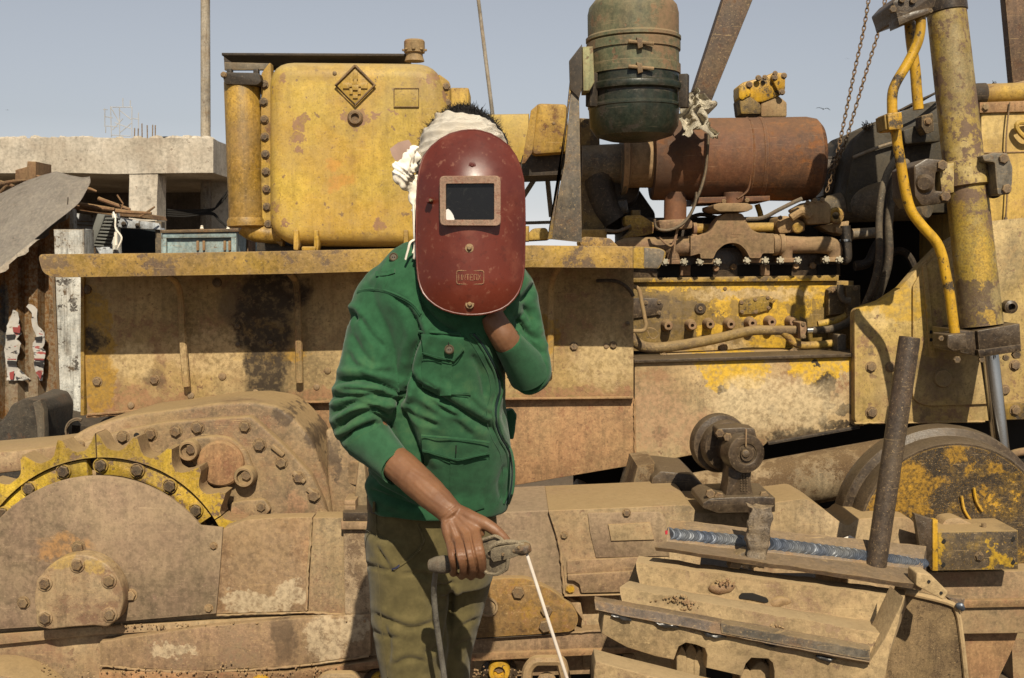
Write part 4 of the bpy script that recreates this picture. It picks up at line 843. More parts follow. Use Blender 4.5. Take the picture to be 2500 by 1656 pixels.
hb = D('hub_cap', prism(rpoly([(192 + 109 * math.cos(R(a)), 1463 - 109 * math.sin(R(a))) for a in range(-25, 206, 11)] + [(88, 1530), (120, 1538), (170, 1532), (230, 1528), (262, 1532), (285, 1515)], 6, 2), YH, .052, .014, seg=3), worn('hub_cap_paint', (.36, .265, .155), (.31, .21, .12), rust=(.24, .135, .08), rust2=(.17, .10, .06), rust_amt=.42, dust_amt=.3, chip=.4, streak=.6, patches=[([E(150, 1370, 40, 20, YH), E(230, 1385, 24, 16, YH)], (.38, .25, .07), 1, .4, .7)]))
for p in ((452, 905, 14), (263, 1013, 14), (638, 997, 14), (642, 1195, 14), (265, 1215, 15)):
    x, y = Zs(p[0], p[1])
    D('cap_seat', lathe([(S(21, YH), 0), (S(19, YH), .007), (S(15, YH), .009), (0, .009)], P(x, y, YH + .003), (0, -1, 0), 24), hb.data.materials[0], hb)
    bolt(x, y, YH - .004, p[2], M['bolt'], hb, 'plain')
# ------------------------------------------------------------------ bulldozer: track frame
YB = 3.30
tfp = [([E(680, 1545, 34, 70, YB)], (.13, .09, .055), .3, .5, .0)]
tfm = worn('track_frame_paint', (.41, .30, .17), (.36, .25, .14), mott=.32, grime=.38, rust=(.29, .165, .095), rust2=(.21, .125, .075), rust_amt=.42, dust_amt=.4, dust_up=.9, chip=.5, streak=.35, rough=.8, rust_edge=.1)
M['tf'] = tfm
tfr = D('track_frame', prism([(-160, 1500), (480, 1480), (700, 1480), (1700, 1440), (1720, 1600), (1720, 1640), (-160, 1700)], YB, .55, .012), 'tf')
D('frame_shelf', prism(rpoly([(-160, 1560), (240, 1530), (700, 1505), (1250, 1480), (1250, 1500), (700, 1525), (243, 1550), (-160, 1590)], 2), YB - .02, .03, .006), 'tf')
M['strip'] = worn('rust_strip', (.31, .20, .115), (.27, .165, .095), mott=.3, grime=.33, patches=[([E(800, 1560, 60, 60, 3.25), E(860, 1530, 40, 40, 3.25), E(420, 1590, 60, 16, 3.25)], (.46, .36, .23), 1.3, .2, .7), ([E(690, 1560, 34, 70, 3.25)], (.10, .065, .038), .5, .3, .85)], rust=(.30, .21, .125), rust2=(.2, .12, .075), rust_amt=.4, dust_amt=.35, chip=.5, streak=.7, rough=.8)
D('wear_strip', prism(rpoly([(243, 1567), (500, 1530), (700, 1512), (905, 1500), (905, 1600), (700, 1628), (460, 1640), (243, 1626)], 4), YB - .045, .04, .006), 'strip')
D('bottom_strip', prism([(240, 1640), (700, 1642), (930, 1612), (930, 1632), (700, 1668), (240, 1672)], YB - .05, .05, .006), 'rustplate')
D('front_casing', lathe([(S(200, YB), 0), (S(196, YB), .05), (S(180, YB), .10), (0, .14)], P(20, 1790, YB - .02), (0, -1, 0), 48), 'casing')
D('rust_cover', prism(rpoly([(544, 1292), (600, 1270), (660, 1265), (762, 1263), (760, 1300), (752, 1400), (749, 1492), (527, 1499)], [2, 4, 4, 2, 2, 2, 2, 2]), YB - .03, .06, .004), worn('rust_cover_paint', (.36, .205, .10), (.32, .19, .10), mott=.5, grime=.3, patches=[([E(640, 1470, 90, 26, YB), E(600, 1450, 60, 18, YB), E(720, 1440, 40, 30, YB)], (.50, .40, .26), 1.3, .15, .7)], rust=(.38, .28, .17), rust2=(.28, .19, .12), rust_amt=.38, dust_amt=.35, dust_up=.8, chip=.4, streak=.3, rough=.8, rust_edge=.2))
D('frame_cover', prism(rpoly([(764, 1264), (842, 1264), (842, 1500), (752, 1500), (756, 1400)], 3), YB - .022, .08, .008), 'tf')
D('frame_cover', prism(rpoly([(838, 1292), (1000, 1290), (1000, 1500), (842, 1500)], 3), YB - .035, .08, .006), worn('flaked_paint', (.40, .30, .19), (.36, .255, .15), rust=(.17, .11, .07), rust2=(.12, .08, .05), rust_amt=.45, dust_amt=.2, chip=.6, scale=1.5, rough=.8))
sbx = D('stop_block', prect(836, 1250, 900, 1294, YB - .05, .2, .008), 'oil')
D('stop_block_cap', prect(832, 1274, 900, 1294, YB - .055, .2, .005), 'cast', sbx)
for y in (1222, 1234): D('stop_shim', prect(840, y, 868, y + 12, YB - .02, .1, .004), 'cast', sbx)
D('rear_arm', prism([(862, 1240), (876, 1120), (890, 1130), (905, 1300), (866, 1300)], YB + .04, .05, .006), 'tf')
D('bearing_ring', lathe([(S(60, 3.6), 0), (S(60, 3.6), .03), (S(48, 3.6), .036), (S(46, 3.6), .02), (S(30, 3.6), .02), (S(28, 3.6), .04), (0, .04)], P(880, 1150, 3.55), (-.35, -1, 0), 32), 'casing')
D('drive_side', prism(rpoly([(795, 1050), (840, 1040), (900, 1060), (900, 1290), (806, 1290)], 6), YD + .02, .2, .02), 'casing')
# recoil cover and its neighbour right of the man
rc = D('recoil_cover', prism(rpoly([(985, 1262), (1342, 1246), (1366, 1330), (1376, 1450), (985, 1480)], [4, 6, 20, 4, 4]), YB - .06, .36, .06, seg=5), 'guard')
D('recoil_collar', prism(rpoly([(1338, 1247), (1690, 1232), (1704, 1262), (1720, 1300), (1700, 1450), (1382, 1457), (1372, 1350)], [4, 18, 10, 10, 4, 2, 40], 5), YB - .075, .36, .04, seg=4), 'tf')
Z5 = Z(1150, 1000, 2.39)
YN = YB - .08
rp = D('recoil_plate', prism(rpoly([Z5(680, 605), Z5(1110, 598), Z5(1140, 660), Z5(1160, 855), Z5(730, 865), Z5(695, 720)], [4, 10, 6, 2, 2, 6]), YN, .02, .005), 'guard')
D('recoil_patch', prism([Z5(800, 672), Z5(1045, 660), Z5(1070, 760), Z5(818, 768)], YN - .006, .008, .002), 'tf', rp)
B(rp, 'bolt', [(*Z5(907, 603), 9)], YN, 9); B(rp, 'bolt_dusty', [(*Z5(543, 733), 8)], YN + .003, 8); bolt(*Z5(578, 1048), YN + .002, 9, M['yellow_clean'], rp)
D('recoil_lower', prism(rpoly([Z5(560, 880), Z5(980, 862), Z5(980, 945), Z5(560, 960)], 3), YN - .004, .03, .01), 'strip')
D('lock_plate', prism(rpoly([Z5(562, 965), Z5(960, 942), Z5(960, 1065), Z5(645, 1072), Z5(632, 1020), Z5(600, 1000), Z5(565, 998)], 3), YN - .012, .012, .003), 'strip')
D('recoil_edge', prism([Z5(545, 1085), Z5(960, 1075), Z5(960, 1082), Z5(545, 1093)], YN - .01, .02, .002), 'tf')
M['triangle'] = worn('rusty_triangle', (.29, .165, .06), (.24, .13, .055), rust=(.36, .20, .03), rust2=(.18, .09, .04), rust_amt=.42, dust_amt=.25, dust_up=.8, chip=.5, rough=.8)
YI = YB - .09
tg = D('triangle_plate', prism(rpoly([Z5(20, 1335), Z5(30, 1000), Z5(200, 985), Z5(330, 985), Z5(480, 1060), Z5(600, 1150), Z5(632, 1225), Z5(600, 1295), Z5(480, 1306)], [2, 20, 20, 20, 10, 20, 20, 16, 10], 4), YI, .03, .006), 'triangle')
B(tg, 'bolt', [(*Z5(275, 1065), 16), (*Z5(440, 1170), 15), (*Z5(432, 1262), 16)], YI, 15, 'plain')
D('triangle_hole', lathe([(S(24, YI), 0), (S(24, YI), .008), (S(20, YI), .008), (S(18, YI), .001), (0, .001)], P(*Z5(100, 1150), YI), (0, -1, 0), 28), 'casing', tg)
D('triangle_edge', prism([Z5(30, 1337), Z5(480, 1308), Z5(480, 1313), Z5(30, 1342)], YI + .004, .03), 'dark')
D('slope_web', prism([Z5(300, 960), Z5(640, 1130), Z5(660, 1240), Z5(560, 1100)], YB - .06, .05, .01), 'tf')
D('frame_rail', prism(rpoly([Z5(0, 1345), Z5(480, 1315), Z5(900, 1290), Z5(1300, 1260), Z5(1300, 1360), Z5(880, 1390), Z5(0, 1420)], 2), YB - .07, .1, .008), 'strip')
D('frame_rail_edge', prism(rpoly([Z5(0, 1424), Z5(880, 1392), Z5(1300, 1364), Z5(1300, 1395), Z5(880, 1425), Z5(0, 1470)], 2), YB - .08, .12, .008), 'rustplate')
D('undercarriage', prism([(-160, 1690), (1720, 1620), (2150, 1600), (2150, 1900), (-160, 1900)], YB + .12, .2), 'black')  # black slab, the shadow below and between the rollers put into its colour
def roller(px, py, r, Y):
    ro = D('track_roller', lathe([(S(r * 1.75, Y), 0), (S(r * 1.7, Y), .05), (S(r * 1.1, Y), .07), (0, .07)], P(px, py, Y + .07), (0, -1, 0), 28), 'oil')
    D('roller_collar', lathe([(S(r, Y), 0), (S(r, Y), .03), (S(r * .92, Y), .036), (S(r * .55, Y), .036), (S(r * .5, Y), .02), (0, .02)], P(px, py, Y + .005), (0, -1, 0), 28), 'yellow_clean', ro)
    bolt(px, py, Y - .012, r * .42, M['bolt'], ro, 'plain')
    D('roller_lug', prism(rpoly([(px - 62, py - 22), (px + 66, py - 18), (px + 62, py + 12), (px - 60, py + 18)], 6), Y + .03, .1, .012), 'casing', ro)
for (x, y) in ((640, 1668), (930, 1664), (1219, 1632), (1484, 1616), (340, 1688)): roller(x, y, 27, YB - .04)
# ------------------------------------------------------------------ bulldozer: push arm, idler, bearing stand, front beams
M['arm'] = worn('push_arm', (.36, .275, .165), (.29, .20, .11), rust=(.115, .068, .032), rust2=(.075, .046, .026), rust_amt=.60, dust_amt=.15, dust_up=.2, chip=.6, scale=2.2, rough=.8)
D('push_arm', cyl(P(1600, 1235, 3.78), P(2330, 1105, 3.72), S(64, 3.75), seg=36), 'arm')
YO = 3.28
idl = D('idler_wheel', lathe([(.325, .0), (.328, .03), (.322, .07), (.300, .085), (.298, .11), (S(240, YO), .15), (S(237, YO), .155), (S(228, YO), .155), (S(226, YO), .148), (0, .14)], P(2330, 1314, YO) + Vector((0, .155, 0)), (0, -1, 0), 72), 'oil')
M['idler'] = worn('idler_face', (.062, .042, .025), (.042, .029, .018), rust=(.42, .235, .015), rust2=(.38, .20, .012), rust_amt=.16, dust_amt=.06, chip=.2, rough=.55, scale=1.5, rust_edge=.03, fine=.45, patches=[([E(2220, 1190, 60, 70, YO), E(2270, 1180, 40, 26, YO), E(2165, 1225, 50, 50, YO), E(2330, 1110, 30, 20, YO), E(2240, 1240, 40, 14, YO), E(2430, 1140, 22, 20, YO), E(2380, 1225, 10, 26, YO), E(2405, 1210, 6, 30, YO), E(2365, 1145, 7, 22, YO)], (.36, .19, .012), 2.0, .3, .62)])
D('idler_face', lathe([(S(232, YO), 0), (S(232, YO), .004), (0, .012)], P(2330, 1314, YO) + Vector((0, .004, 0)), (0, -1, 0), 72), 'idler', idl)
lt = P(2370, 1225, YO); bm = NB()
for i, (dx, dy) in enumerate(((-22, 6), (8, -14))):
    tube([P(2370 + dx, 1205 + dy, YO - .012), P(2376 + dx, 1238 + dy, YO - .012), P(2390 + dx, 1262 + dy, YO - .011)], S(3.5, YO), 6, 4, bm)
D('cast_mark', bm, M['yellow_clean'], idl)
# dusty lumps of the front idler bracket
D('idler_bracket', prism(rpoly([(1840, 1248), (1896, 1226), (1967, 1217), (2004, 1238), (2068, 1288), (2090, 1268), (2150, 1262), (2220, 1264), (2243, 1290), (2243, 1400), (1840, 1400)], [8, 8, 10, 14, 16, 10, 10, 8, 8, 2, 2], 4), 3.2, .22, .035, seg=4), 'tf')
D('bracket_saddle', prism([(1640, 1262), (1700, 1250), (1860, 1250), (1890, 1262), (1900, 1300), (1640, 1300)], 3.22, .3, .02), 'tf')
# angled block left of the bearing
D('arm_anchor', prism([(1556, 1138), (1600, 1132), (1590, 1235), (1530, 1240)], 3.6, .3, .008), 'arm')
D('arm_anchor', prism(rpoly([(1592, 1168), (1612, 1150), (1690, 1158), (1722, 1190), (1690, 1255), (1580, 1250)], 6), 3.55, .3, .02), 'oil')
D('anchor_rubble', prism(rpoly([(1395, 1232), (1415, 1195), (1440, 1206), (1452, 1236)], 6), 3.8, .2, .03), 'grey')
# bearing stand
YZ = 3.16
def zz(l): return [Z5(*p) for p in l]
stand = D('bearing_post', prism(rpoly(zz([(1500, 240), (1672, 240), (1640, 330), (1632, 420), (1655, 530), (1480, 530), (1500, 420)]) , 8), YZ, .09, .01), 'oil')
hub0 = P(*Z5(1602, 257), YZ - .02)
axd = Vector((-.22, 1, .0)).normalized()
D('bearing_hub', lathe([(S(12, YZ), -.012), (S(17, YZ), -.012), (S(17, YZ), -.004), (S(26, YZ), -.004), (S(26, YZ), -.008), (S(30, YZ), -.010), (S(47, YZ), -.006), (S(48, YZ), .0), (S(48, YZ), .05), (S(38, YZ), .055), (S(38, YZ), .19)], hub0, axd, 40), 'oil', stand)
bolt(*Z5(1602, 257), YZ - .035, 10, M['bolt_dark'], stand, 'rivet', 'shaft_end')
D('bearing_split', box(hub0 + Vector((-.002, -.008, .047)), (.004, .012, .05), None, .001), 'cast', stand)
D('bearing_cap', prism(rpoly(zz([(1440, 112), (1580, 105), (1655, 112), (1672, 180), (1500, 190), (1440, 170)]), 4), YZ + .01, .08, .01), 'oil', stand)
B(stand, 'bolt', [(*Z5(1450, 138), 11), (*Z5(1496, 160), 11)], YZ + .0, 10, 'plain')
whl0 = hub0 + axd * .15
pul = D('pulley', lathe([(S(40, YZ), -.035), (S(62, YZ), -.03), (S(66, YZ), -.02), (S(66, YZ), .0), (S(58, YZ), .008), (S(58, YZ), .02), (S(74, YZ), .026), (S(77, YZ), .036), (S(77, YZ), .055), (S(72, YZ), .068), (S(30, YZ), .07)], whl0, axd, 48), 'oil')
D('bearing_base', prism(rpoly(zz([(1395, 520), (1520, 512), (1700, 508), (1776, 514), (1776, 600), (1440, 606), (1350, 575), (1352, 545)]), 4), YZ - .03, .2, .01), 'oil', stand)
B(stand, 'bolt', [(*Z5(1395, 490), 12), (*Z5(1446, 508), 12), (*Z5(1708, 500), 11)], YZ - .01, 12, 'plain')
bm = NB()
for i in range(3):
    for j in range(7): prect(1808 + i * 7, 1158 + j * 6.2, 1811.5 + i * 7, 1162 + j * 6.2, YZ - .003, .005, bm=bm)
D('casting_text', bm, 'oil', stand)
# front cross beams under the idler
D('front_beam', prism(rpoly([(2070, 1404), (2270, 1398), (2620, 1392), (2620, 1545), (2070, 1552)], 3), 3.20, .35, .03, seg=3), 'tf')
D('beam_flange', prism(rpoly([(2100, 1470), (2620, 1462), (2620, 1480), (2100, 1490)], 3), 3.185, .02, .006), 'rustplate')
D('front_foot', prism(rpoly([(2070, 1552), (2486, 1543), (2470, 1590), (2436, 1660), (2420, 1800), (2070, 1800)], [2, 2, 20, 10, 2, 2], 4), 3.24, .3, .02), 'rustplate')
D('front_corner_box', prism([(2470, 1560), (2700, 1550), (2700, 1800), (2480, 1800)], 3.9, .3), 'casing')  # dusty box behind the front foot, in the casing colour
YJ = 3.12
bk = D('front_bracket', prism([(2290, 1300), (2486, 1296), (2487, 1391), (2290, 1394)], YJ, .16, .004), worn('bracket_paint', (.085, .062, .04), (.065, .048, .032), rust=(.36, .22, .02), rust2=(.30, .17, .02), rust_amt=.14, dust_amt=.15, dust_up=1.0, chip=.2, rough=.6, patches=[([E(2420, 1340, 8, 26, YJ), E(2440, 1372, 36, 16, YJ), E(2420, 1385, 26, 8, YJ), E(2300, 1345, 9, 50, YJ)], (.40, .24, .015), .5, .2, .9)]))
D('bracket_flange', prism([(2232, 1254), (2278, 1268), (2290, 1270), (2290, 1395), (2278, 1393), (2262, 1375), (2246, 1340)], YJ - .01, .02, .002), 'oil', bk)
D('flange_edge', prism([(2277, 1268), (2290, 1270), (2290, 1394), (2277, 1394)], YJ - .014, .02, .001), 'yellow_clean', bk)
D('bracket_mound', prism(rpoly([(2292, 1292), (2310, 1268), (2340, 1264), (2375, 1280), (2390, 1300), (2292, 1304)], 8), YJ + .09, .1, .03), 'casing', bk)
for p in ((1203, 768), (1607, 755), (1607, 890), (1200, 905)):
    x, y = Z(1800, 1000, 2.39)(*p); D('bracket_hole', cyl(P(x, y, YJ - .0015), P(x, y, YJ), S(6, YJ), seg=14), 'black', bk)
bolt(2390, 1359, YJ, 10, M['bolt_dark'], bk); D('bracket_stud', cyl(P(2402, 1296, YJ + .05), P(2402, 1278, YJ + .05), S(6, YJ), seg=10), 'bolt', bk)
D('tow_hook', ptube([(2520, 1165, 3.75), (2480, 1150, 3.75), (2450, 1140, 3.75), (2470, 1110, 3.75), (2520, 1100, 3.75)], [12, 12, 11, 10, 10], 12, 5), 'cast')
D('lower_shade', prism([(1990, 1035), (2620, 1020), (2620, 1300), (1990, 1300)], 4.2, .05), 'black')  # black sheet painting the shade in the hollow above the idler

# rough weld seams and settled dirt on the track frame
def seam(pts, r_, Y, mat='casing', seed=0):
    bm = ptube([(x, y, Y) for x, y in pts], r_, 7, 14); roughen(bm, .0030, 70, seed); roughen(bm, .0015, 180, seed + 2); D('weld_seam', bm, mat)
seam([(760, 1268), (757, 1330), (751, 1400), (749, 1490)], 3.0, YB - .03, 'tf', 1)
seam([(527, 1502), (640, 1498), (750, 1496), (840, 1503)], 3.2, YB - .025, 'tf', 2)
seam([(244, 1626), (460, 1641), (700, 1629), (900, 1602)], 3.0, YB - .045, 'strip', 3)
seam([(1343, 1250), (1366, 1330), (1378, 1450)], 3.6, YB - .07, 'tf', 4)
seam([(1160, 1560), (1300, 1551), (1440, 1542), (1600, 1532)], 3.0, YB - .075, 'strip', 5)
seam([(212, 1018), (306, 1011), (405, 998), (497, 981), (600, 980), (700, 986)], 3.0, YP + .002, 'rustplate', 6)
seam([(1550, 976), (1550, 1040), (1551, 1130)], 2.6, YF - .006, 'rustplate', 7)
seam([(2087, 1034), (2200, 1032), (2405, 1029)], 3.2, YS + .002, 'side', 8)
rr = random.Random(31); bm = NB()
for i in range(620):
    if i < 330:
        x = rr.uniform(250, 1240); y = 1508 + (1250 - x) * .022 + rr.gauss(0, 2); Y = YB - rr.uniform(.0, .05)
    else:
        x = rr.uniform(-20, 1300); y = 1640 + rr.gauss(0, 8); Y = YB - .06
    bmesh.ops.create_icosphere(bm, subdivisions=1, radius=S(rr.uniform(.8, 3.2), Y), matrix=Matrix.Translation(P(x, y, Y)))
roughen(bm, .003, 80); D('settled_dirt', bm, 'dirt', kind='stuff')
# ------------------------------------------------------------------ concrete building at the back left
Z1 = Z(0, 0, 2.24); Z3 = Z(0, 420, 4.48); Zq = Z(0, 550, 2.613)
YB0 = 9.6
bl = root('concrete_building', (P(300, 640, YB0).x, YB0, 0), 'unfinished plastered concrete building with open bays behind the rusty shed', 'building')
def T(name, bm, mat, parent, **k): return mk(name, bm, M[mat] if isinstance(mat, str) else mat, parent, **k)
bm = prism([(-500, 337), (520, 339), (520, 424), (-500, 425)], YB0, 3.2)
subdiv(bm, .35); roughen(bm, .018, 1.7, 3); T('fascia_beam', bm, 'concrete', bl, ang=60)
bm = NB()
for i in range(60):       # broken mortar along the top edge
    x = random.uniform(-120, 515); s_ = random.uniform(.015, .045)
    lathe([(s_ * 1.6, -.01), (s_, s_ * .5), (0, s_ * .6)], P(x, 339, YB0 + random.uniform(.05, .25)), (0, 0, 1), 6, bm)
roughen(bm, .02, 9); T('mortar_crumbs', bm, 'concrete', bl, kind='stuff')
bm = prect(315, 425, 384, 900, YB0 + .004, .24); subdiv(bm, .3); roughen(bm, .012, 2.2, 5); T('pillar', bm, 'concrete', bl, ang=60)
M['inner'] = worn('shaded_inner_wall', (.12, .095, .07), (.09, .07, .055), rust_amt=.1, dust_amt=.3, rough=.95, dust=(.17, .14, .105))  # interior shade of the bays put into the wall's dark brown
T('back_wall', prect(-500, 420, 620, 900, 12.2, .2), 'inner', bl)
T('inner_pier', prect(516, 430, 570, 900, 10.6, .3), 'concrete', bl)
T('parapet', prect(-500, 585, 560, 900, YB0 + .06, .15), 'concrete', bl)
for k in range(4):
    T('wall_cable', ptube([(402, 512 + k * 5, 9.9), (450, 514 + k * 5, 9.95), (515, 511 + k * 5 - k, 10.0), (535, 500 - k * 6 if k < 2 else 530 + k * 3, 10.0), (560, 470 - 10 * k if k < 2 else 560, 10.0)], 2.2, 6, 4), 'black', bl)
for i, (x, yt) in enumerate(((328, 313), (337, 314), (347, 302), (360, 306), (372, 305), (379, 306))):
    r_ = mk('rebar', tube([P(x, 345, YB0 + .5), P(x + random.uniform(-1, 1), yt, YB0 + .5)], S(1.5, YB0), 6, 1), M['bolt'], bl)
# aerial mast on the roof
am = root('antenna_mast', P(290, 338, 14), 'thin metal antenna frame standing on the flat concrete roof', 'antenna')
al = plain('aerial_metal', (.42, .41, .40), .6, .0, .3, 30)
segs = [((270, 260), (272, 335)), ((270, 262), (292, 300)), ((292, 262), (292, 335)), ((322, 262), (322, 335)), ((272, 262), (323, 262)), ((256, 265), (256, 310)), ((256, 285), (275, 288)), ((252, 268), (262, 268)),
        ((290, 268), (320, 292)), ((322, 290), (338, 291)), ((338, 275), (338, 320)), ((258, 308), (288, 310)), ((292, 325), (322, 300)), ((272, 330), (318, 333)), ((300, 240), (300, 262)), ((318, 245), (318, 262)), ((280, 300), (322, 315)), ((274, 318), (300, 290)), ((258, 310), (258, 325))]
for a, b in segs: mk('aerial_rod', tube([P(*a, 14), P(*b, 14)], S(1.1, 14), 5, 1), al, am)
mk('cable_coil', tube([P(385, 337, 9.9), P(405, 335, 9.9), P(422, 338, 9.9), P(405, 341, 9.9), P(392, 337, 9.9)], S(1.8, 9.9), 6, 4), M['black'], None, 'small black coil of cable lying on the concrete roof edge', 'cable')
# poles
pm = worn('concrete_pole', (.34, .30, .24), (.29, .25, .20), rust_amt=.15, dust_amt=.3, streak=.6, rough=.85)
mk('utility_pole', cyl(P(503, 700, 10.4), P(501, -120, 10.4), S(13, 10.4), S(10.5, 10.4), 20), pm, None, 'thick pale concrete utility pole rising behind the concrete building', 'pole', 'poles standing behind the yard')
mk('utility_pole', cyl(P(1262, 760, 12), P(1158, -80, 12), S(5.6, 12), S(4.2, 12), 16), pm, None, 'slim leaning pole rising behind the masked man', 'pole', 'poles standing behind the yard')
mk('steel_boom', prism([(1785, -60), (1862, -60), (1733, 259), (1691, 250), (1660, 330), (1700, 330)][:2] + [(1700, 340), (1655, 340)], 5.0, .10, .006), worn('boom_rust', (.13, .085, .055), (.10, .065, .045), rust=(.17, .085, .04), rust_amt=.35, dust_amt=.15), None, 'rusty brown steel bar slanting up behind the muffler', 'steel bar')
mk('steel_post', prism([(2447, -80), (2560, -80), (2560, 240), (2476, 240)], 4.9, .05, .008), worn('post_rust', (.20, .11, .055), (.15, .085, .05), rust=(.10, .055, .03), rust_amt=.45, dust_amt=.2, streak=.9), None, 'thick rusty post rising at the right edge of the photo', 'post')
# ------------------------------------------------------------------ rusty shed
sh = root('rusty_shed', (P(60, 900, 5.3).x, 5.3, 0), 'shed of rusty orange corrugated sheet with a white painted corner post', 'shed')
cm = worn('corrugated_rust', (.52, .25, .04), (.42, .17, .03), mott=.3, grime=.3, rust=(.22, .085, .025), rust2=(.12, .05, .025), rust_amt=.33, dust_amt=.25, dust=(.46, .38, .26), chip=.5, streak=1.0, rough=.8, patches=[([E(100, 1000, 40, 60, 5.3), E(30, 960, 30, 60, 5.3), E(80, 880, 14, 90, 5.3)], (.45, .40, .30), 1.0, .3, .8), ([E(5, 800, 14, 120, 5.3)], (.06, .16, .22), .8, .2, .8)])
prof = []; x = -420.0
while x < 140:
    prof += [(x, 0), (x + 22, 0), (x + 29, 1), (x + 42, 1), (x + 49, 0)]; x += 49
bm = NB(); rows = []
for y in [i / 23 for i in range(24)]:
    rows.append([bm.verts.new(P(px, (664 - .84 * px) + (1400 - (664 - .84 * px)) * y, 5.3) + Vector((0, .05 * d + .006 * mnoise.noise(Vector((px * .03, y * 18, 0))), 0))) for px, d in prof])
for a, b in zip(rows, rows[1:]):
    for i in range(len(prof) - 1): bm.faces.new((a[i], a[i + 1], b[i + 1], b[i]))
r_ = bmesh.ops.solidify(bm, geom=bm.faces[:], thickness=.004)
T('corrugated_wall', bm, cm, sh, ang=25)
wp_ = worn('peeling_white', (.62, .61, .55), (.56, .55, .50), grime=.15, mott=.4, rust=(.10, .06, .035), rust2=(.05, .035, .025), rust_amt=.22, dust_amt=.15, chip=.75, streak=1.0, scale=1.5, rough=.6, rust_edge=.03, patches=[([E(155, 688, 24, 7, 5.1), E(150, 745, 8, 6, 5.1), E(178, 735, 8, 6, 5.1), E(185, 895, 6, 12, 5.1), E(178, 753, 5, 10, 5.1)], (.035, .025, .018), .5, .06, .95)])
T('corner_post', prism([(130, 560), (205, 560), (210, 1040), (148, 1040)], 5.1, .12, .006), wp_, sh)
T('post_edge', prism([(124, 640), (131, 640), (149, 1040), (142, 1040)], 5.12, .1, .003), 'bolt', sh)
T('post_flange', prism([(196, 640), (209, 640), (210, 1040), (203, 1040)], 5.09, .02, .002), wp_, sh)
# torn posters on the shed
g = G('torn_paper'); g.seed(41); n1 = g.noise(1.0, 3, .6, g.vec('MULTIPLY', g.p, (9, 9, 26))); n2 = g.noise(1.0, 4, .6, g.vec('MULTIPLY', g.p, (30, 30, 60)))
col = g.mix(g.ss(n1, .63, .645), (.38, .355, .32), (.27, .06, .05)); col = g.mix(g.ss(n2, .60, .615), col, (.03, .027, .03)); col = g.mix(g.ss(g.noise(40, 4, .6), .5, .7, 0, .5), col, (.30, .24, .17))
g.set(g.b.inputs['Base Color'], col); g.b.inputs['Roughness'].default_value = .85; paper = g.m
ink = plain('poster_ink', (.02, .018, .018), .8); redi = plain('poster_red', (.27, .05, .045), .8)
def poster(pts, bits, label):
    o = root('torn_poster', P(pts[0][0], pts[0][1], 5.28), label, 'poster', 'torn posters on the rusty shed wall')
    pp = prism(pts, 5.285, .004); subdiv(pp, .05); subdiv(pp, .02); roughen(pp, .010, 16, 2); roughen(pp, .005, 50, 4); mk('paper', pp, paper, o, ang=60)
    for (q, m) in bits: mk('print_block', prism(q, 5.272, .003), m, o)
poster([Zq(*p) for p in [(85, 540), (112, 560), (122, 640), (130, 690), (100, 730), (130, 760), (110, 830), (100, 900), (150, 930), (195, 985), (160, 995), (45, 990), (40, 880), (25, 800), (45, 640)]],
       [([Zq(45, 865), Zq(105, 868), Zq(104, 890), Zq(46, 888)], ink), ([Zq(40, 700), Zq(98, 695), Zq(90, 722), Zq(40, 725)], ink), ([Zq(80, 650), Zq(130, 652), Zq(126, 690), Zq(84, 682)], redi), ([Zq(60, 940), Zq(90, 930), Zq(84, 985), Zq(64, 985)], redi), ([Zq(48, 852), Zq(102, 853), Zq(102, 860), Zq(48, 859)], redi)],
       'wider torn white poster nearest the left edge of the shed wall')
poster([Zq(*p) for p in [(160, 520), (175, 500), (205, 510), (240, 540), (242, 640), (285, 690), (288, 740), (270, 780), (292, 820), (275, 930), (262, 998), (240, 990), (215, 900), (212, 760), (235, 720), (205, 620), (200, 560)]],
       [([Zq(216, 870), Zq(276, 874), Zq(274, 896), Zq(217, 893)], ink), ([Zq(222, 715), Zq(268, 708), Zq(262, 735), Zq(224, 735)], ink), ([Zq(218, 850), Zq(280, 852), Zq(279, 862), Zq(218, 860)], redi), ([Zq(236, 950), Zq(268, 940), Zq(258, 985)], redi)],
       'narrow torn white poster strip nearer the white corner post')
# curved grey roof sheet
lo = [(-260, 850, 5.02), (-120, 745, 5.05), (0, 655, 5.08), (64, 605, 5.1), (127, 552, 5.14), (170, 518, 5.18), (198, 492, 5.22), (221, 448, 5.3)]
hi = [(-260, 560, 5.9), (-120, 505, 5.95), (0, 474, 6.0), (40, 458, 6.0), (80, 446, 6.0), (120, 443, 5.9), (178, 445, 5.65), (221, 446.5, 5.34)]
def row(l): return crom([P(*p) for p in l], 4)
A, Bv = row(lo), row(hi); bm = NB(); n = 12; gr = []
for j in range(n + 1):
    t = j / n
    gr.append([bm.verts.new(a.lerp(b, t) + Vector((0, -.05, .10)) * math.sin(math.pi * t) * min(1, (len(A) - i) / 8) + Vector((0, 0, (.035 * mnoise.noise(a * 3 + Vector((0, t * 2, 0))) + .018 * abs(mnoise.noise(a * 7 + Vector((t * 3, 0, t * 4))))) * math.sin(math.pi * min(1, t + .1))))) for i, (a, b) in enumerate(zip(A, Bv))])
for a, b in zip(gr, gr[1:]):
    for i in range(len(A) - 1): bm.faces.new((a[i], a[i + 1], b[i + 1], b[i]))
bmesh.ops.solidify(bm, geom=bm.faces[:], thickness=.008)
T('roof_sheet', bm, worn('fibre_cement', (.42, .37, .32), (.37, .335, .29), rust=(.30, .27, .235), rust2=(.25, .23, .20), rust_amt=.3, dust_amt=.3, grime=.2, dust=(.48, .41, .33), streak=.3, rough=.9, scale=.8), sh, ang=50)
T('roof_nail', tube([P(165, 500, 5.0), P(166, 482, 5.0)], S(1.5, 5), 6, 1), 'dark', sh)
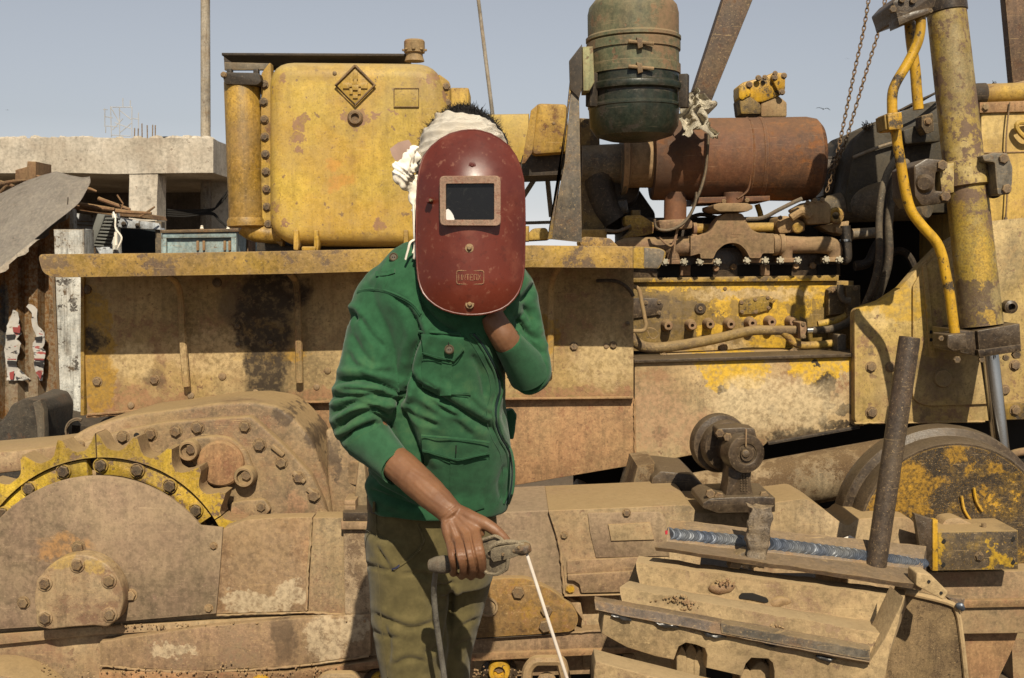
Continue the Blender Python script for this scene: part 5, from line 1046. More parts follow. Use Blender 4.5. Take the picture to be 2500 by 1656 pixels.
# odds and ends above the shed
T('ridge_block', prism([Z1(82, 930), Z1(145, 912), Z1(148, 882), Z1(195, 884), Z1(196, 990), Z1(80, 1000)], 5.9, .2, .006), 'wood', sh)
for (a, b, r_) in (((0, 445, 5.75), (60, 470, 5.75), 5), ((0, 470, 5.7), (34, 440, 5.72), 4), ((-20, 455, 5.7), (70, 440, 5.8), 5), ((90, 430, 5.8), (180, 446, 5.8), 2.5), ((200, 460, 5.5), (236, 468, 5.5), 4)):
    mk('firewood_stick', ptube([a, ((a[0] + b[0]) / 2, (a[1] + b[1]) / 2 - 3, a[2]), b], [r_, r_ * .9, r_ * .6], 7, 3), M['wood'], sh)
# pale workshop frame with its board roof
wf = root('workshop_frame', (P(280, 640, 5.9).x, 5.9, 0), 'pale peeling metal frame booth between the shed and the blue cabinet', 'booth')
pw = worn('pale_blue_paint', (.58, .62, .66), (.52, .56, .60), grime=.12, mott=.4, rust=(.12, .08, .05), rust2=(.06, .05, .04), rust_amt=.25, dust_amt=.15, chip=.7, streak=.6, rough=.6)
T('side_panel', prism([(176, 520), (285, 530), (285, 680), (176, 680)], 5.9, .03, .004), pw, wf)
for y in (538, 547): T('panel_groove', prism([(178, y), (226, y + 3), (226, y + 5), (178, y + 2.5)], 5.89, .008), 'grey', wf)
T('front_leg', prism([(160, 505), (176, 505), (180, 680), (162, 680)], 5.75, .06, .004), wp_, wf)
T('head_beam', prism([(282, 530), (388, 545), (392, 562), (286, 556)], 5.7, .08, .006), pw, wf)
T('right_leg', prism([(378, 540), (394, 542), (392, 680), (380, 680)], 5.72, .06, .004), 'grey', wf)
T('dark_inside', prect(284, 540, 384, 700, 6.3, .03), plain('booth_dark', (.02, .026, .03), .9), wf)
T('mid_leg', prism([(272, 515), (284, 515), (292, 680), (276, 680)], 5.68, .05, .004), wp_, wf)
for (x, y) in ((302, 547), (336, 551)): bolt(x, y, 5.69, 5, M['dark'], wf)
T('roof_board', prism([(178, 500), (240, 503), (345, 522), (350, 532), (282, 528), (178, 512)], 5.8, .4, .006), 'wood', wf)
for (a, b, r_) in (((196, 500, 5.6), (280, 512, 5.6), 6), ((180, 506, 5.62), (285, 520, 5.62), 4), ((283, 516, 5.6), (370, 521, 5.6), 5), ((240, 485, 5.65), (318, 512, 5.65), 5), ((286, 476, 5.6), (301, 498, 5.6), 2), ((300, 498, 5.6), (296, 512, 5.6), 1.5), ((340, 530, 5.6), (378, 505, 5.6), 3)):
    mk('roof_stick', ptube([a, ((a[0] + b[0]) / 2, (a[1] + b[1]) / 2 + 1, a[2]), b], [r_, r_, r_ * .7], 7, 3), M['wood'], wf)
# floodlight hanging by a cord
fl_ = root('floodlight', P(245, 600, 5.4), 'grey finned floodlight hanging tilted on the booth front', 'floodlight')
gm = plain('floodlight_grey', (.13, .13, .115), .6, 0, .3, 30)
T('housing', prism(rpoly([Z3(1065, 455), Z3(1150, 470), Z3(1120, 560), Z3(1020, 815), Z3(950, 790)], 2), 5.4, .10, .006), gm, fl_)
for i in range(9):
    t = i / 8
    T('fin', prism([Z3(1150 - 120 * t, 500 + 290 * t), Z3(1250 - 110 * t, 500 + 300 * t), Z3(1240 - 110 * t, 520 + 300 * t), Z3(1140 - 120 * t, 520 + 290 * t)], 5.39, .09, .002), gm, fl_)
T('fin_block', prism([Z3(1150, 490), Z3(1235, 500), Z3(1150, 800), Z3(1030, 825)], 5.42, .08), 'dark', fl_)
T('bracket', ptube([(*Z3(1010, 830), 5.4), (*Z3(1020, 890), 5.4)], 7, 8, 2), 'bolt', fl_)
T('cord', ptube([(*Z3(1240, 440), 5.42), (*Z3(1262, 520), 5.4), (*Z3(1265, 620), 5.4), (*Z3(1330, 720), 5.4), (*Z3(1290, 830), 5.4)], 2.2, 6, 5), 'cloth', fl_)
T('cord_handle', cyl(P(*Z3(1268, 660), 5.39), P(*Z3(1268, 800), 5.39), S(4, 5.4), seg=10), 'cloth', fl_)
# blue cabinet
cb = root('blue_cabinet', (P(490, 640, 5.0).x, 5.0, 0), 'light blue steel cabinet standing behind the yellow rail, left of the tank', 'cabinet')
bp = worn('light_blue_paint', (.36, .49, .50), (.32, .44, .45), grime=.12, mott=.4, rust=(.22, .10, .05), rust2=(.12, .07, .04), rust_amt=.12, dust_amt=.2, chip=.5, streak=.3, rough=.55)
T('body', prect(393, 566, 578, 760, 5.02, .4, .004), bp, cb)
T('top_rim', prism([(391, 562), (582, 558), (582, 566), (391, 569)], 4.99, .45, .003), worn('rim_brown', (.12, .09, .06), rust_amt=.4), cb)
for q in ([(396, 570), (577, 567), (577, 580), (396, 582)], [(396, 582), (406, 582), (406, 700), (396, 700)], [(564, 580), (577, 580), (577, 700), (564, 700)]):
    T('door_frame', prism(q, 5.0, .03, .003), bp, cb)
for x in (482, 497, 548, 560): T('hinge', prism(rpoly([(x - 3, 588), (x + 3, 588), (x + 3, 612), (x - 3, 612)], 2), 5.01, .012, .002), 'rustplate', cb)
for (x, y) in ((493, 552), (557, 553)):
    T('insulator', lathe([(S(5, 5), 0), (S(3, 5), S(4, 5)), (S(5, 5), S(6, 5)), (S(3, 5), S(9, 5)), (S(4, 5), S(12, 5)), (0, S(14, 5))], P(x, y + 12, 5.1), (0, 0, 1), 12), 'cloth', cb)
mk('wooden_post', prect(578, 560, 606, 800, 5.2, .15, .006), M['wood'], None, 'short brown wooden post beside the blue cabinet', 'post')
mk('gap_shade', prism([(604, 560), (700, 566), (700, 700), (604, 700)], 5.6, .05), M['dark'], None, 'dark sheet standing in for the shaded gap between cabinet and tank', 'dark filler')  # dark sheet added for the shade in the gap
# rubber lump and cable loops at the left
rbm = prism(rpoly([Zq(-60, 1330), Zq(20, 1230), Zq(60, 1150), Zq(150, 1105), Zq(250, 1118), Zq(286, 1180), Zq(272, 1430), Zq(-60, 1480)], 8), 4.5, .3, .05, seg=3)
subdiv(rbm, .08); roughen(rbm, .012, 7)
rl = root('rubber_mudflap', P(*Zq(120, 1430), 4.5), 'dark grey scrap of thick rubber leaning on the rusty shed', 'rubber scrap')
T('rubber_sheet', rbm, worn('old_rubber', (.055, .048, .040), (.045, .038, .03), rust_amt=.1, dust_amt=.4, dust=(.15, .12, .085), rough=.85), rl)
bm = prism([Zq(205, 1140), Zq(255, 1120), Zq(285, 1180), Zq(270, 1425), Zq(230, 1425), Zq(225, 1300)], 4.46, .04, .01); subdiv(bm, .06); roughen(bm, .012, 8, 4)
T('rubber_flap', bm, worn('dusty_rubber', (.11, .095, .075), rust_amt=.1, dust_amt=.5, dust=(.2, .16, .11), rough=.85), rl)
for k, rr in enumerate((30, 26)):
    mk('cable_loop', tube([P(190 + rr * math.cos(R(a)), 1052 + rr * 1.0 * math.sin(R(a)), 4.3 + k * .02) for a in range(90, 300, 20)], S(2.4, 4.3), 6, 3), M['hose'], None, 'black cable loop hanging beside the final drive, the %s one' % ('outer', 'inner')[k], 'cable', 'cable loops by the final drive')
mk('shed_foot_shade', roughen(subdiv(prism([(-150, 1040), (60, 1060), (130, 1020), (215, 1040), (215, 1200), (-150, 1200)], 4.9, .3), .1), .03, 5), M['dark'], None, 'dark mass standing in for the shaded gap at the foot of the shed', 'scrap heap')  # lumpy dark filler, shade of the gap behind put into its colour
D('upper_track', prism([(-200, 1120), (60, 1098), (215, 1078), (215, 1130), (60, 1150), (-200, 1180)], 3.62, .3, .01), 'tf')
# ------------------------------------------------------------------ birds in the sky
def bird(px, py, wpx, Y, tilt, label):
    c = P(px, py, Y); s = S(wpx, Y) / 2
    o = root('bird', c, label, 'bird', 'dark birds high in the sky'); bmat = M['black']
    def seg(l, r, flat): return tube([c + Vector(p) * s for p in l], [q * s for q in r], 6, 3, flat=flat)
    t = tilt
    mk('body', seg([(-.1, -.35, 0), (0, 0, .02), (.05, .3, 0)], [.03, .09, .03], 1), bmat, o)
    mk('wing', seg([(0, 0, .02), (-.5, -.05, .16 + t * .3), (-1, .15, .05 + t)], [.10, .11, .02], .25), bmat, o)
    mk('wing', seg([(0, 0, .02), (.5, -.05, .16 - t * .3), (1, .15, .0 - t)], [.10, .11, .02], .25), bmat, o)
bird(2010, 267, 36, 45, .12, 'largest dark bird, gliding between the muffler and the chains')
bird(2069, 144, 9, 60, .0, 'tiny dark bird beside the hanging chains')
bird(18, 269, 9, 60, .05, 'tiny dark bird above the concrete building')
bird(1741, 264, 6, 60, .05, 'tiny dark speck of a bird beside the slanting steel bar')
# ------------------------------------------------------------------ hanging chains
lm = NB(); pts = []
for i in range(12):
    a = 2 * math.pi * i / 12; pts.append(Vector((.34 * math.cos(a), 0, .62 * math.sin(a) * (1.0 if abs(math.sin(a)) < .9 else 1.02))))
tube(pts + pts[:1], .13, 5, 1, lm, cap=False)
bmesh.ops.recalc_face_normals(lm, faces=lm.faces)
lme = bpy.data.meshes.new('link'); lm.to_mesh(lme); lm.free(); finish(lme); lme.materials.append(worn('chain_rust', (.085, .06, .042), (.06, .042, .03), rust_amt=.4, dust_amt=.2, scale=4))
def chain(pts, Y, label):
    o = root('hanging_chain', P(pts[-1][0], pts[-1][1], Y), label, 'chain', 'rusty chains hanging in front of the sky')
    path = crom([P(x, y, Y) for x, y in pts], 12); step = S(10.6, Y); acc = 0; k = 0; last = path[0]
    for a, b in zip(path, path[1:]):
        d = (b - a).length
        while acc <= d:
            p = a.lerp(b, acc / d); t = (b - a).normalized()
            q = Vector((0, 0, 1)).rotation_difference(t) @ Quaternion((0, 0, 1), R(35 + 90 * (k % 2)))
            inst('link', lme, p, o, q, S(11.5, Y)); acc += step; k += 1
        acc -= d
chain([Zr(724, -40), Zr(718, 0), Zr(690, 170), Zr(650, 350), Zr(610, 540), Zr(562, 770), Zr(538, 870), Zr(500, 950)], 4.35, 'rusty chain on the left of the hanging pair')
chain([Zr(816, -40), Zr(808, 0), Zr(770, 180), Zr(715, 360), Zr(650, 580), Zr(590, 780), Zr(540, 900), Zr(485, 1060)], 4.3, 'rusty chain on the right of the hanging pair')
# ------------------------------------------------------------------ rag over the muffler
bm = NB(); n = 26; g_ = []
for j in range(n + 1):
    rw = []
    for i in range(n + 1):
        u, v = i / n, j / n
        px = 1662 + 62 * u + 26 * v * (u - .1) + 8 * math.sin(v * 9); py = 226 + 92 * v + 28 * u * v + 10 * math.sin(u * 7 + 1)
        p = P(px, py, 4.0 - .03 * v); rw.append(bm.verts.new(p + mnoise.noise_vector(p * 26) * .028 + mnoise.noise_vector(p * 70) * .010 + Vector((0, -.05 * abs(math.sin(u * 8 + v * 3)), 0))))
    g_.append(rw)
for a, b in zip(g_, g_[1:]):
    for i in range(n): bm.faces.new((a[i], a[i + 1], b[i + 1], b[i]))
bmesh.ops.solidify(bm, geom=bm.faces[:], thickness=.002)
mk('cloth_rag', bm, plain('dirty_rag', (.72, .66, .52), .9, 0, .3, 45, .3, .15, (.6, .52, .4)), None, 'crumpled dirty white rag tucked between air cleaner and muffler', 'rag', ang=180)
# dry weeds caught on the machine
def weed(px, py, Y, n, sz, label):
    o = root('dry_weed', P(px, py, Y), label, 'weed', 'dry weeds caught on the machine')
    for i in range(n):
        a = random.uniform(-1.4, 1.4); l_ = sz * random.uniform(.5, 1)
        x1, y1 = px + math.sin(a) * l_ * .6, py - abs(math.cos(a)) * l_ * .7
        mk('stem', ptube([(px + random.uniform(-6, 6), py, Y), (x1, y1, Y + random.uniform(-.03, .03)), (x1 + random.uniform(-9, 9), y1 + random.uniform(-10, 4), Y)], [1.3, 1.0, .6], 4, 3), M['dark'], o)
weed(2118, 318, 4.2, 22, 30, 'dry wispy weeds growing on the black fan shroud')
weed(2428, 214, 4.4, 20, 16, 'small dark tuft of weed on the tube at top right')
# ------------------------------------------------------------------ leaning dark pipe
bm = NB(); a, b = P(2221, 824, 2.98), P(2136, 1400, 2.92)
lathe([(S(25, 2.98), 0), (S(25.5, 2.98), .02), (S(25, 2.95), (b - a).length), (S(19, 2.95), (b - a).length), (S(19, 2.95), .0), (S(25, 2.98), 0)], a, b - a, 28, bm)
mk('steel_pipe', bm, M['pipe'], None, 'dark brown steel pipe leaning upright in front of the idler wheel', 'pipe')
# ------------------------------------------------------------------ loose track shoes being welded
def bar(prof, n=24, rough_=.0015, seed=0, bm=None):
    """prof: list of ((px,py,Y) left, (px,py,Y) right) going round the section"""
    bm = bm or NB(); rings = []
    for k in range(n + 1):
        t = k / n; rings.append([P(*l).lerp(P(*r), t) for l, r in prof])
    loft(rings, bm); 
    for v in bm.verts: v.co += mnoise.noise_vector(v.co * 16 + Vector((seed, 0, 0))) * rough_ + mnoise.noise_vector(v.co * 55) * rough_ * .6
    return bm
M['shoe'] = worn('shoe_dust', (.42, .30, .155), (.36, .25, .125), mott=.3, grime=.3, speck=.6, rust=(.22, .135, .08), rust2=(.16, .10, .065), rust_amt=.3, dust_amt=.55, dust_up=.9, chip=.35, streak=.1, bump=.45, rough=.9, fine=.3, dust=(.46, .33, .175))
M['shoe_steel'] = worn('shoe_worn_steel', (.15, .11, .085), (.12, .095, .08), rust=(.24, .155, .09), rust2=(.16, .10, .06), rust_amt=.42, dust_amt=.3, dust_up=.4, chip=.4, rough=.6)
g = G('weld_metal'); g.seed(55); n1 = g.noise(160, 3, .6); n2 = g.noise(9, 3, .5)
g.set(g.b.inputs['Base Color'], g.mix(g.ss(n2, .35, .65), (.075, .088, .115), (.15, .15, .145))); g.b.inputs['Metallic'].default_value = .6
g.set(g.b.inputs['Roughness'], g.math('MULTIPLY_ADD', n1, .35, .30)); g.bump(n1, .18, .002); M['weld'] = g.m
g = G('weld_slag'); g.seed(57); n1 = g.noise(90, 3, .6)
g.set(g.b.inputs['Base Color'], g.mix(n1, (.02, .02, .022), (.07, .065, .06))); g.b.inputs['Metallic'].default_value = .5; g.b.inputs['Roughness'].default_value = .33; g.bump(n1, .4, .003); M['slag'] = g.m
def weld(pts, wl, ripples, seed=0):
    """rippled bead: pts (px,py,Y) ends; wl half width px (left,right)"""
    bm = NB(); a, b = P(*pts[0]), P(*pts[1]); Y = pts[0][2]; ax_ = (b - a).normalized(); up = Vector((0, .55, 1)).normalized(); up = (up - ax_ * up.dot(ax_)).normalized(); outv = ax_.cross(up)
    if outv.y > 0: outv = -outv
    rings = []; N = ripples * 5; rr = random.Random(seed); amp = [rr.uniform(.7, 1.3) for _ in range(ripples + 1)]; jit = [rr.uniform(-.04, .04) for _ in range(ripples + 1)]
    for k in range(N + 1):
        t = k / N; ph = (k % 5) / 5; i = k // 5
        w_ = S(wl[0] + (wl[1] - wl[0]) * t, Y) * (1 + .05 * math.sin(k * .37))
        ring = []
        for q in range(11):
            s_ = -1 + 2 * q / 10
            lag = (1 - s_ * s_) * .016         # ripples arch along the bead
            h = .0035 * max(0, 1 - s_ ** 4) + .0016 * amp[min(i, ripples)] * (1 - ph) * (1 - s_ ** 4) * (.6 + .8 * abs(mnoise.noise(Vector((k * .13, s_ * 2.2, seed))))) + .0008 * mnoise.noise(Vector((k * .09, s_ * 2.5, seed + 5.0)))
            ring.append(a.lerp(b, t) + up * (w_ * (s_ + jit[min(i, ripples)] * (1 - s_ * s_))) + outv * h + ax_ * lag)
        ring.append(a.lerp(b, t) + up * w_ - outv * .01); ring.append(a.lerp(b, t) - up * w_ - outv * .01)
        rings.append(ring)
    loft(rings, bm); return bm
sa = root('track_shoe', P(1940, 1400, 2.9), 'upper steel track shoe with a shiny blue weld bead along it', 'track shoe', 'loose track shoes stacked for welding')
T('shoe_plate', bar([((1637, 1269, 2.98), (2262, 1334, 2.98)), ((1631, 1289, 2.94), (2256, 1358, 2.94)), ((1628, 1322, 2.92), (2254, 1392, 2.92)), ((1598, 1336, 2.80), (2246, 1428, 2.80)), ((1602, 1345, 2.81), (2250, 1440, 2.81)), ((1650, 1345, 3.0), (2262, 1420, 3.0))], 30, .002), 'shoe_steel', sa)
T('shoe_end', prism(rpoly([(2238, 1398), (2272, 1402), (2316, 1446), (2304, 1466), (2270, 1448), (2236, 1430)], 5), 2.79, .06, .01), 'shoe', sa)
for (x, y) in ((2268, 1420), (2298, 1448)): T('end_hole', cyl(P(x, y, 2.787), P(x, y, 2.79), S(4, 2.8), seg=10), 'black', sa)
T('weld_bead', weld([(1630, 1304, 2.933), (1823, 1322, 2.933)], (16.5, 15), 38, 1), 'weld', sa)
T('weld_bead', weld([(1874, 1327, 2.933), (2253, 1375, 2.933)], (16.5, 14.5), 74, 2), 'weld', sa)
T('red_mark', prism([(1624, 1298), (1630, 1296), (1630, 1304), (1625, 1306)], 2.925, .008), plain('red_tape', (.5, .03, .05), .5), sa)
for (x, y) in ((1835, 1312), (1824, 1318)): pass
bm = prism([(1831, 1236), (1860, 1238), (1890, 1238), (1887, 1262), (1884, 1293), (1878, 1340), (1869, 1389), (1840, 1387), (1819, 1385), (1826, 1340), (1822, 1320), (1829, 1289), (1833, 1262)], 2.83, .03, .006)
subdiv(bm, .012); roughen(bm, .008, 45, 2); roughen(bm, .005, 110, 5)
T('steel_strip', bm, worn('slaggy_scrap', (.34, .28, .215), (.26, .21, .16), rust=(.13, .10, .08), rust2=(.10, .08, .06), rust_amt=.4, dust_amt=.3, chip=.5, scale=3, bump=.7), None, label='rough slag-crusted steel strip standing across the blue weld', cat='steel strip') if False else mk('steel_strip', bm, worn('slaggy_scrap', (.34, .28, .215), (.26, .21, .16), rust=(.13, .10, .08), rust2=(.10, .08, .06), rust_amt=.4, dust_amt=.3, chip=.5, scale=3, bump=.7), None, 'rough slag-crusted steel strip standing across the blue weld', 'steel strip', ang=80)
mk('steel_wedge', prism([(1790, 1360), (1822, 1344), (1818, 1372), (1806, 1392), (1780, 1388)], 2.84, .04, .006), M['grey'], None, 'small grey steel wedge under the welded track shoe', 'wedge')
sb_ = root('track_shoe', P(1850, 1560, 2.75), 'large dusty track shoe with three raised ridges, in the foreground', 'track shoe', 'loose track shoes stacked for welding')
T('shoe_plate', bar([((1559, 1357, 2.88), (2208, 1442, 2.88)), ((1553, 1374, 2.83), (2207, 1458, 2.83)), ((1556, 1395, 2.825), (2200, 1485, 2.825)), ((1562, 1428, 2.81), (2182, 1526, 2.81)), ((1534, 1420, 2.745), (2170, 1536, 2.745)), ((1514, 1434, 2.70), (2172, 1553, 2.70)), ((1516, 1452, 2.695), (2164, 1572, 2.695)), ((1520, 1470, 2.685), (2150, 1600, 2.685)), ((1500, 1492, 2.67), (2140, 1640, 2.67)), ((1500, 1505, 2.78), (2150, 1660, 2.78)), ((1562, 1400, 2.96), (2214, 1480, 2.96))], 40, .0035, 3), 'shoe', sb_)
T('grouser_bar', bar([((1452, 1456, 2.685), (2122, 1574, 2.665)), ((1450, 1466, 2.655), (2122, 1586, 2.635)), ((1453, 1490, 2.65), (2122, 1618, 2.63)), ((1470, 1496, 2.67), (2122, 1624, 2.65)), ((1470, 1462, 2.70), (2122, 1580, 2.68))], 40, .002, 5), 'shoe_steel', sb_)
T('grouser_tip', bar([((1762, 1513, 2.662), (2124, 1576, 2.652)), ((1760, 1522, 2.640), (2124, 1588, 2.63)), ((1762, 1546, 2.638), (2124, 1612, 2.628)), ((1770, 1540, 2.68), (2124, 1606, 2.67))], 16, .001, 6), 'grey', sb_)
link_poly = [(1474, 1496), (1560, 1505), (1760, 1550), (2122, 1618), (2160, 1560), (2207, 1460), (2196, 1520), (2172, 1600), (2156, 1700), (2150, 1800), (1890, 1800), (1890, 1640), (1886, 1620), (1876, 1610), (1835, 1608), (1822, 1622), (1812, 1652), (1724, 1632), (1726, 1600), (1720, 1584), (1700, 1576), (1675, 1571), (1658, 1580), (1650, 1602), (1646, 1613), (1600, 1604), (1530, 1582), (1468, 1548)]
bm = prism(link_poly, 2.66, .10, .006); T('link_side', bm, 'shoe', sb_)
for (x0, x1, y) in ((1652, 1676, 1580), (1672, 1702, 1574), (1694, 1724, 1588), (1808, 1836, 1630), (1830, 1888, 1618), (1880, 1904, 1640)):
    T('chain_link', prism(rpoly([(x0, y + 20), ((x0 + x1) / 2, y - 4), (x1, y + 16), (x1 + 2, 1740), (x0, 1740)], 9, 3), 2.71 + random.uniform(0, .02), .10, .018, seg=3), 'shoe', sb_)
T('bolt_slot', prism(rpoly([(1803, 1458), (1812, 1450), (1840, 1451), (1874, 1462), (1877, 1470), (1868, 1472), (1830, 1464), (1806, 1463)], 3), 2.808, .02), 'black', sb_)
for (x, y, r_, sx_) in ((1762, 1434, 26, 1.3), (1905, 1470, 22, 1.2), (1690, 1480, 14, 1), (1715, 1478, 10, 1), (1890, 1530, 16, 1.2)):
    bm = NB(); bmesh.ops.create_icosphere(bm, subdivisions=3, radius=S(r_, 2.8), matrix=Matrix.Translation(P(x, y, 2.82 if y < 1475 else 2.715)) @ Matrix.Diagonal((sx_, .55, .7, 1)))
    roughen(bm, .008, 30, x); T('dirt_clod', bm, 'dirt', sb_)
bm = NB(); rr = random.Random(4)
for i in range(90):
    c = rr.choice(((1650, 1465, 40, 10), (1675, 1478, 26, 12), (1770, 1420, 16, 8), (1892, 1535, 22, 9)))
    x, y = rr.gauss(c[0], c[2] * .6), rr.gauss(c[1], c[3] * .6)
    bmesh.ops.create_icosphere(bm, subdivisions=1, radius=S(rr.uniform(1.5, 4.5), 2.8), matrix=Matrix.Translation(P(x, y, 2.80 if y < 1440 else 2.69)))
roughen(bm, .003, 90); T('dirt_crumbs', bm, 'dirt', sb_, kind='stuff')
def blobs(pts, Y, r_, seed):
    bm = tube([P(x, y, Y) for x, y in pts], [S(r_ * (1 if 0 < i < len(pts) - 1 else .5), Y) for i in range(len(pts))], 10, 6); roughen(bm, .004, 70, seed); return bm
for i, l_ in enumerate(([(1589, 1511), (1610, 1522), (1640, 1529), (1657, 1532)], [(1712, 1540), (1730, 1549), (1755, 1553), (1772, 1556)], [(1868, 1570), (1885, 1578), (1900, 1580)], [(1494, 1500), (1515, 1508), (1540, 1514)], [(1995, 1602), (2020, 1610), (2042, 1606)])):
    T('weld_bead', blobs(l_, 2.652, 6.5, i), 'slag', sb_)
sd_p = root('track_shoe', P(2250, 1650, 3.0), 'dusty track shoe standing on edge behind the foreground shoe', 'track shoe', 'loose track shoes stacked for welding')
bm = prism(rpoly([(2200, 1440), (2318, 1472), (2334, 1486), (2346, 1530), (2364, 1700), (2364, 1800), (2090, 1800), (2160, 1600)], [2, 8, 8, 8, 2, 2, 2, 2]), 2.98, .05, .008, seg=3); subdiv(bm, .06); roughen(bm, .004, 9, 2)
M['shoe_dark'] = worn('shoe_grime', (.20, .135, .07), (.15, .10, .05), rust=(.12, .075, .04), rust2=(.09, .06, .035), rust_amt=.45, dust_amt=.3, chip=.5, scale=2, bump=.6, rough=.95)
T('shoe_plate', bm, 'shoe_dark', sd_p, ang=50)
T('shoe_rim', ptube([(2208, 1446, 2.975), (2316, 1472, 2.975), (2337, 1496, 2.975), (2348, 1560, 2.975), (2362, 1690, 2.975)], 7, 8, 5), 'shoe', sd_p)
T('weld_bead', blobs([(2334, 1478), (2346, 1482), (2350, 1492)], 2.96, 8, 9), 'weld', sd_p)
T('shoe_tab', prism([(2312, 1458), (2358, 1462), (2350, 1498), (2336, 1486)], 2.99, .03, .004), 'shoe_steel', sd_p)
bm = prism(rpoly([(1456, 1617), (1640, 1664), (1760, 1694), (1760, 1800), (1446, 1760), (1450, 1640)], 4), 2.58, .09, .012); subdiv(bm, .06); roughen(bm, .003, 14, 8)
mk('track_shoe', bm, M['shoe'], None, 'dusty track shoe lowest of the pile, at the bottom edge', 'track shoe', 'loose track shoes stacked for welding', ang=45)
# loose track links lying under the frame
def tlink(cx, cy, w_, h_, Y, label):
    o = root('track_link', P(cx, cy + h_, Y), label, 'track link', 'loose track links under the frame')
    outer = rpoly([(cx - w_ * .8, cy - h_ * .6), (cx - w_ * .5, cy - h_), (cx + w_ * .6, cy - h_), (cx + w_, cy + h_), (cx - w_ * .95, cy + h_)], [14, 10, 10, 6, 6], 4)
    ring = [P(x, y, Y) for x, y in outer]
    mk('link_frame', tube(ring + ring[:1], S(14, Y), 8, 1, flat=1.0), M['casing'], o)
    mk('link_pin', cyl(P(cx, cy + h_ * .1, Y + .02), P(cx, cy + h_ * .1, Y + .1), S(w_ * .42, Y), seg=20, bev=.006), M['bolt_dusty'], o)
tlink(1335, 1660, 58, 48, 3.0, 'dusty track link standing right below the white electrode')
tlink(830, 1690, 60, 40, 3.02, 'dusty track link at the bottom edge left of the trousers')
mk('paper_scrap', prism([(2050, 1318), (2076, 1308), (2095, 1318), (2070, 1322)], 3.1, .003), M['cloth'], None, 'small white scrap of paper by the foot of the leaning pipe', 'paper scrap')
# rubble on the ground at the far right
rr = random.Random(12); bm = NB()
for i in range(160):
    x, y = rr.uniform(1.9, 3.4), rr.uniform(4.2, 6.5)
    bmesh.ops.create_icosphere(bm, subdivisions=1, radius=rr.uniform(.015, .06), matrix=Matrix.Translation((x, y, .03)) @ Matrix.Diagonal((1, 1, .7, 1)))
roughen(bm, .02, 20); mk('rubble', bm, M['dirt'], None, kind='stuff', ang=20)
# ------------------------------------------------------------------ the person
def remesh(bm, voxel, smooth=2):
    bmesh.ops.recalc_face_normals(bm, faces=bm.faces)
    me = bpy.data.meshes.new('tmp'); bm.to_mesh(me); bm.free()
    ob = bpy.data.objects.new('tmp', me); COL.objects.link(ob)
    md = ob.modifiers.new('r', 'REMESH'); md.mode = 'VOXEL'; md.voxel_size = voxel
    dg = bpy.context.evaluated_depsgraph_get(); m2 = bpy.data.meshes.new_from_object(ob.evaluated_get(dg))
    bpy.data.objects.remove(ob); bpy.data.meshes.remove(me)
    b = NB(); b.from_mesh(m2); bpy.data.meshes.remove(m2)
    for _ in range(smooth): bmesh.ops.smooth_vert(b, verts=b.verts, factor=.5, use_axis_x=True, use_axis_y=True, use_axis_z=True)
    b.normal_update()
    return b
def crease(bm, lines, noise=(.0, 1)):
    """press folds into the cloth: lines = (polyline px, depth m, half width px)"""
    bm.normal_update()
    co = np.array([v.co[:] for v in bm.verts]); no = np.array([v.normal[:] for v in bm.verts])
    y, z = co[:, 1], co[:, 2] - CAMZ
    f = y * _ct - z * _st; u = y * _st + z * _ct
    px = 1250 + FPX * co[:, 0] / f; py = 828 - FPX * u / f
    disp = np.zeros(len(co)); face = np.clip(-no[:, 1] * 2.0 + .3, 0, 1)
    for pts, amp, w_ in lines:
        pl = crom([Vector((a, b, 0)) for a, b in pts], 6)
        best = np.full(len(co), 1e9); sgn = np.zeros(len(co)); tt = np.zeros(len(co)); n = len(pl) - 1
        for i, (a, b) in enumerate(zip(pl, pl[1:])):
            dx, dy = b.x - a.x, b.y - a.y; L2 = dx * dx + dy * dy + 1e-9
            t = np.clip(((px - a.x) * dx + (py - a.y) * dy) / L2, 0, 1)
            ex, ey = px - (a.x + t * dx), py - (a.y + t * dy); d = np.hypot(ex, ey)
            m = d < best; best[m] = d[m]; sgn[m] = np.sign(dx * ey - dy * ex)[m]; tt[m] = ((i + t) / n)[m]
        fade = np.clip(np.minimum(tt, 1 - tt) * 5 + .25, 0, 1)
        prof_ = -np.exp(-(best / w_) ** 2) + .85 * np.exp(-((best - 2.1 * w_) / (1.2 * w_)) ** 2) * (sgn < 0) + .4 * np.exp(-((best - 2.1 * w_) / (1.2 * w_)) ** 2) * (sgn >= 0)
        disp += amp * prof_ * fade * face
    for i, v in enumerate(bm.verts):
        d = disp[i]
        if noise[0]: d += noise[0] * (mnoise.noise(v.co * noise[1]) + .5 * mnoise.noise(v.co * noise[1] * 2.3))
        v.co += v.normal * d
    bm.normal_update(); return bm
def ring_se(cx, cy_w, py, hwpx, Y, hd, n=44, e=2.3):
    """horizontal superellipse ring centred at pixel (cx,py)"""
    c = P(cx, py, Y); hw = S(hwpx, Y); out = []
    for i in range(n):
        a = 2 * math.pi * i / n; ca, sa = math.cos(a), math.sin(a)
        out.append(c + Vector((hw * math.copysign(abs(ca) ** (2 / e), ca), hd * math.copysign(abs(sa) ** (2 / e), sa), 0)))
    return out
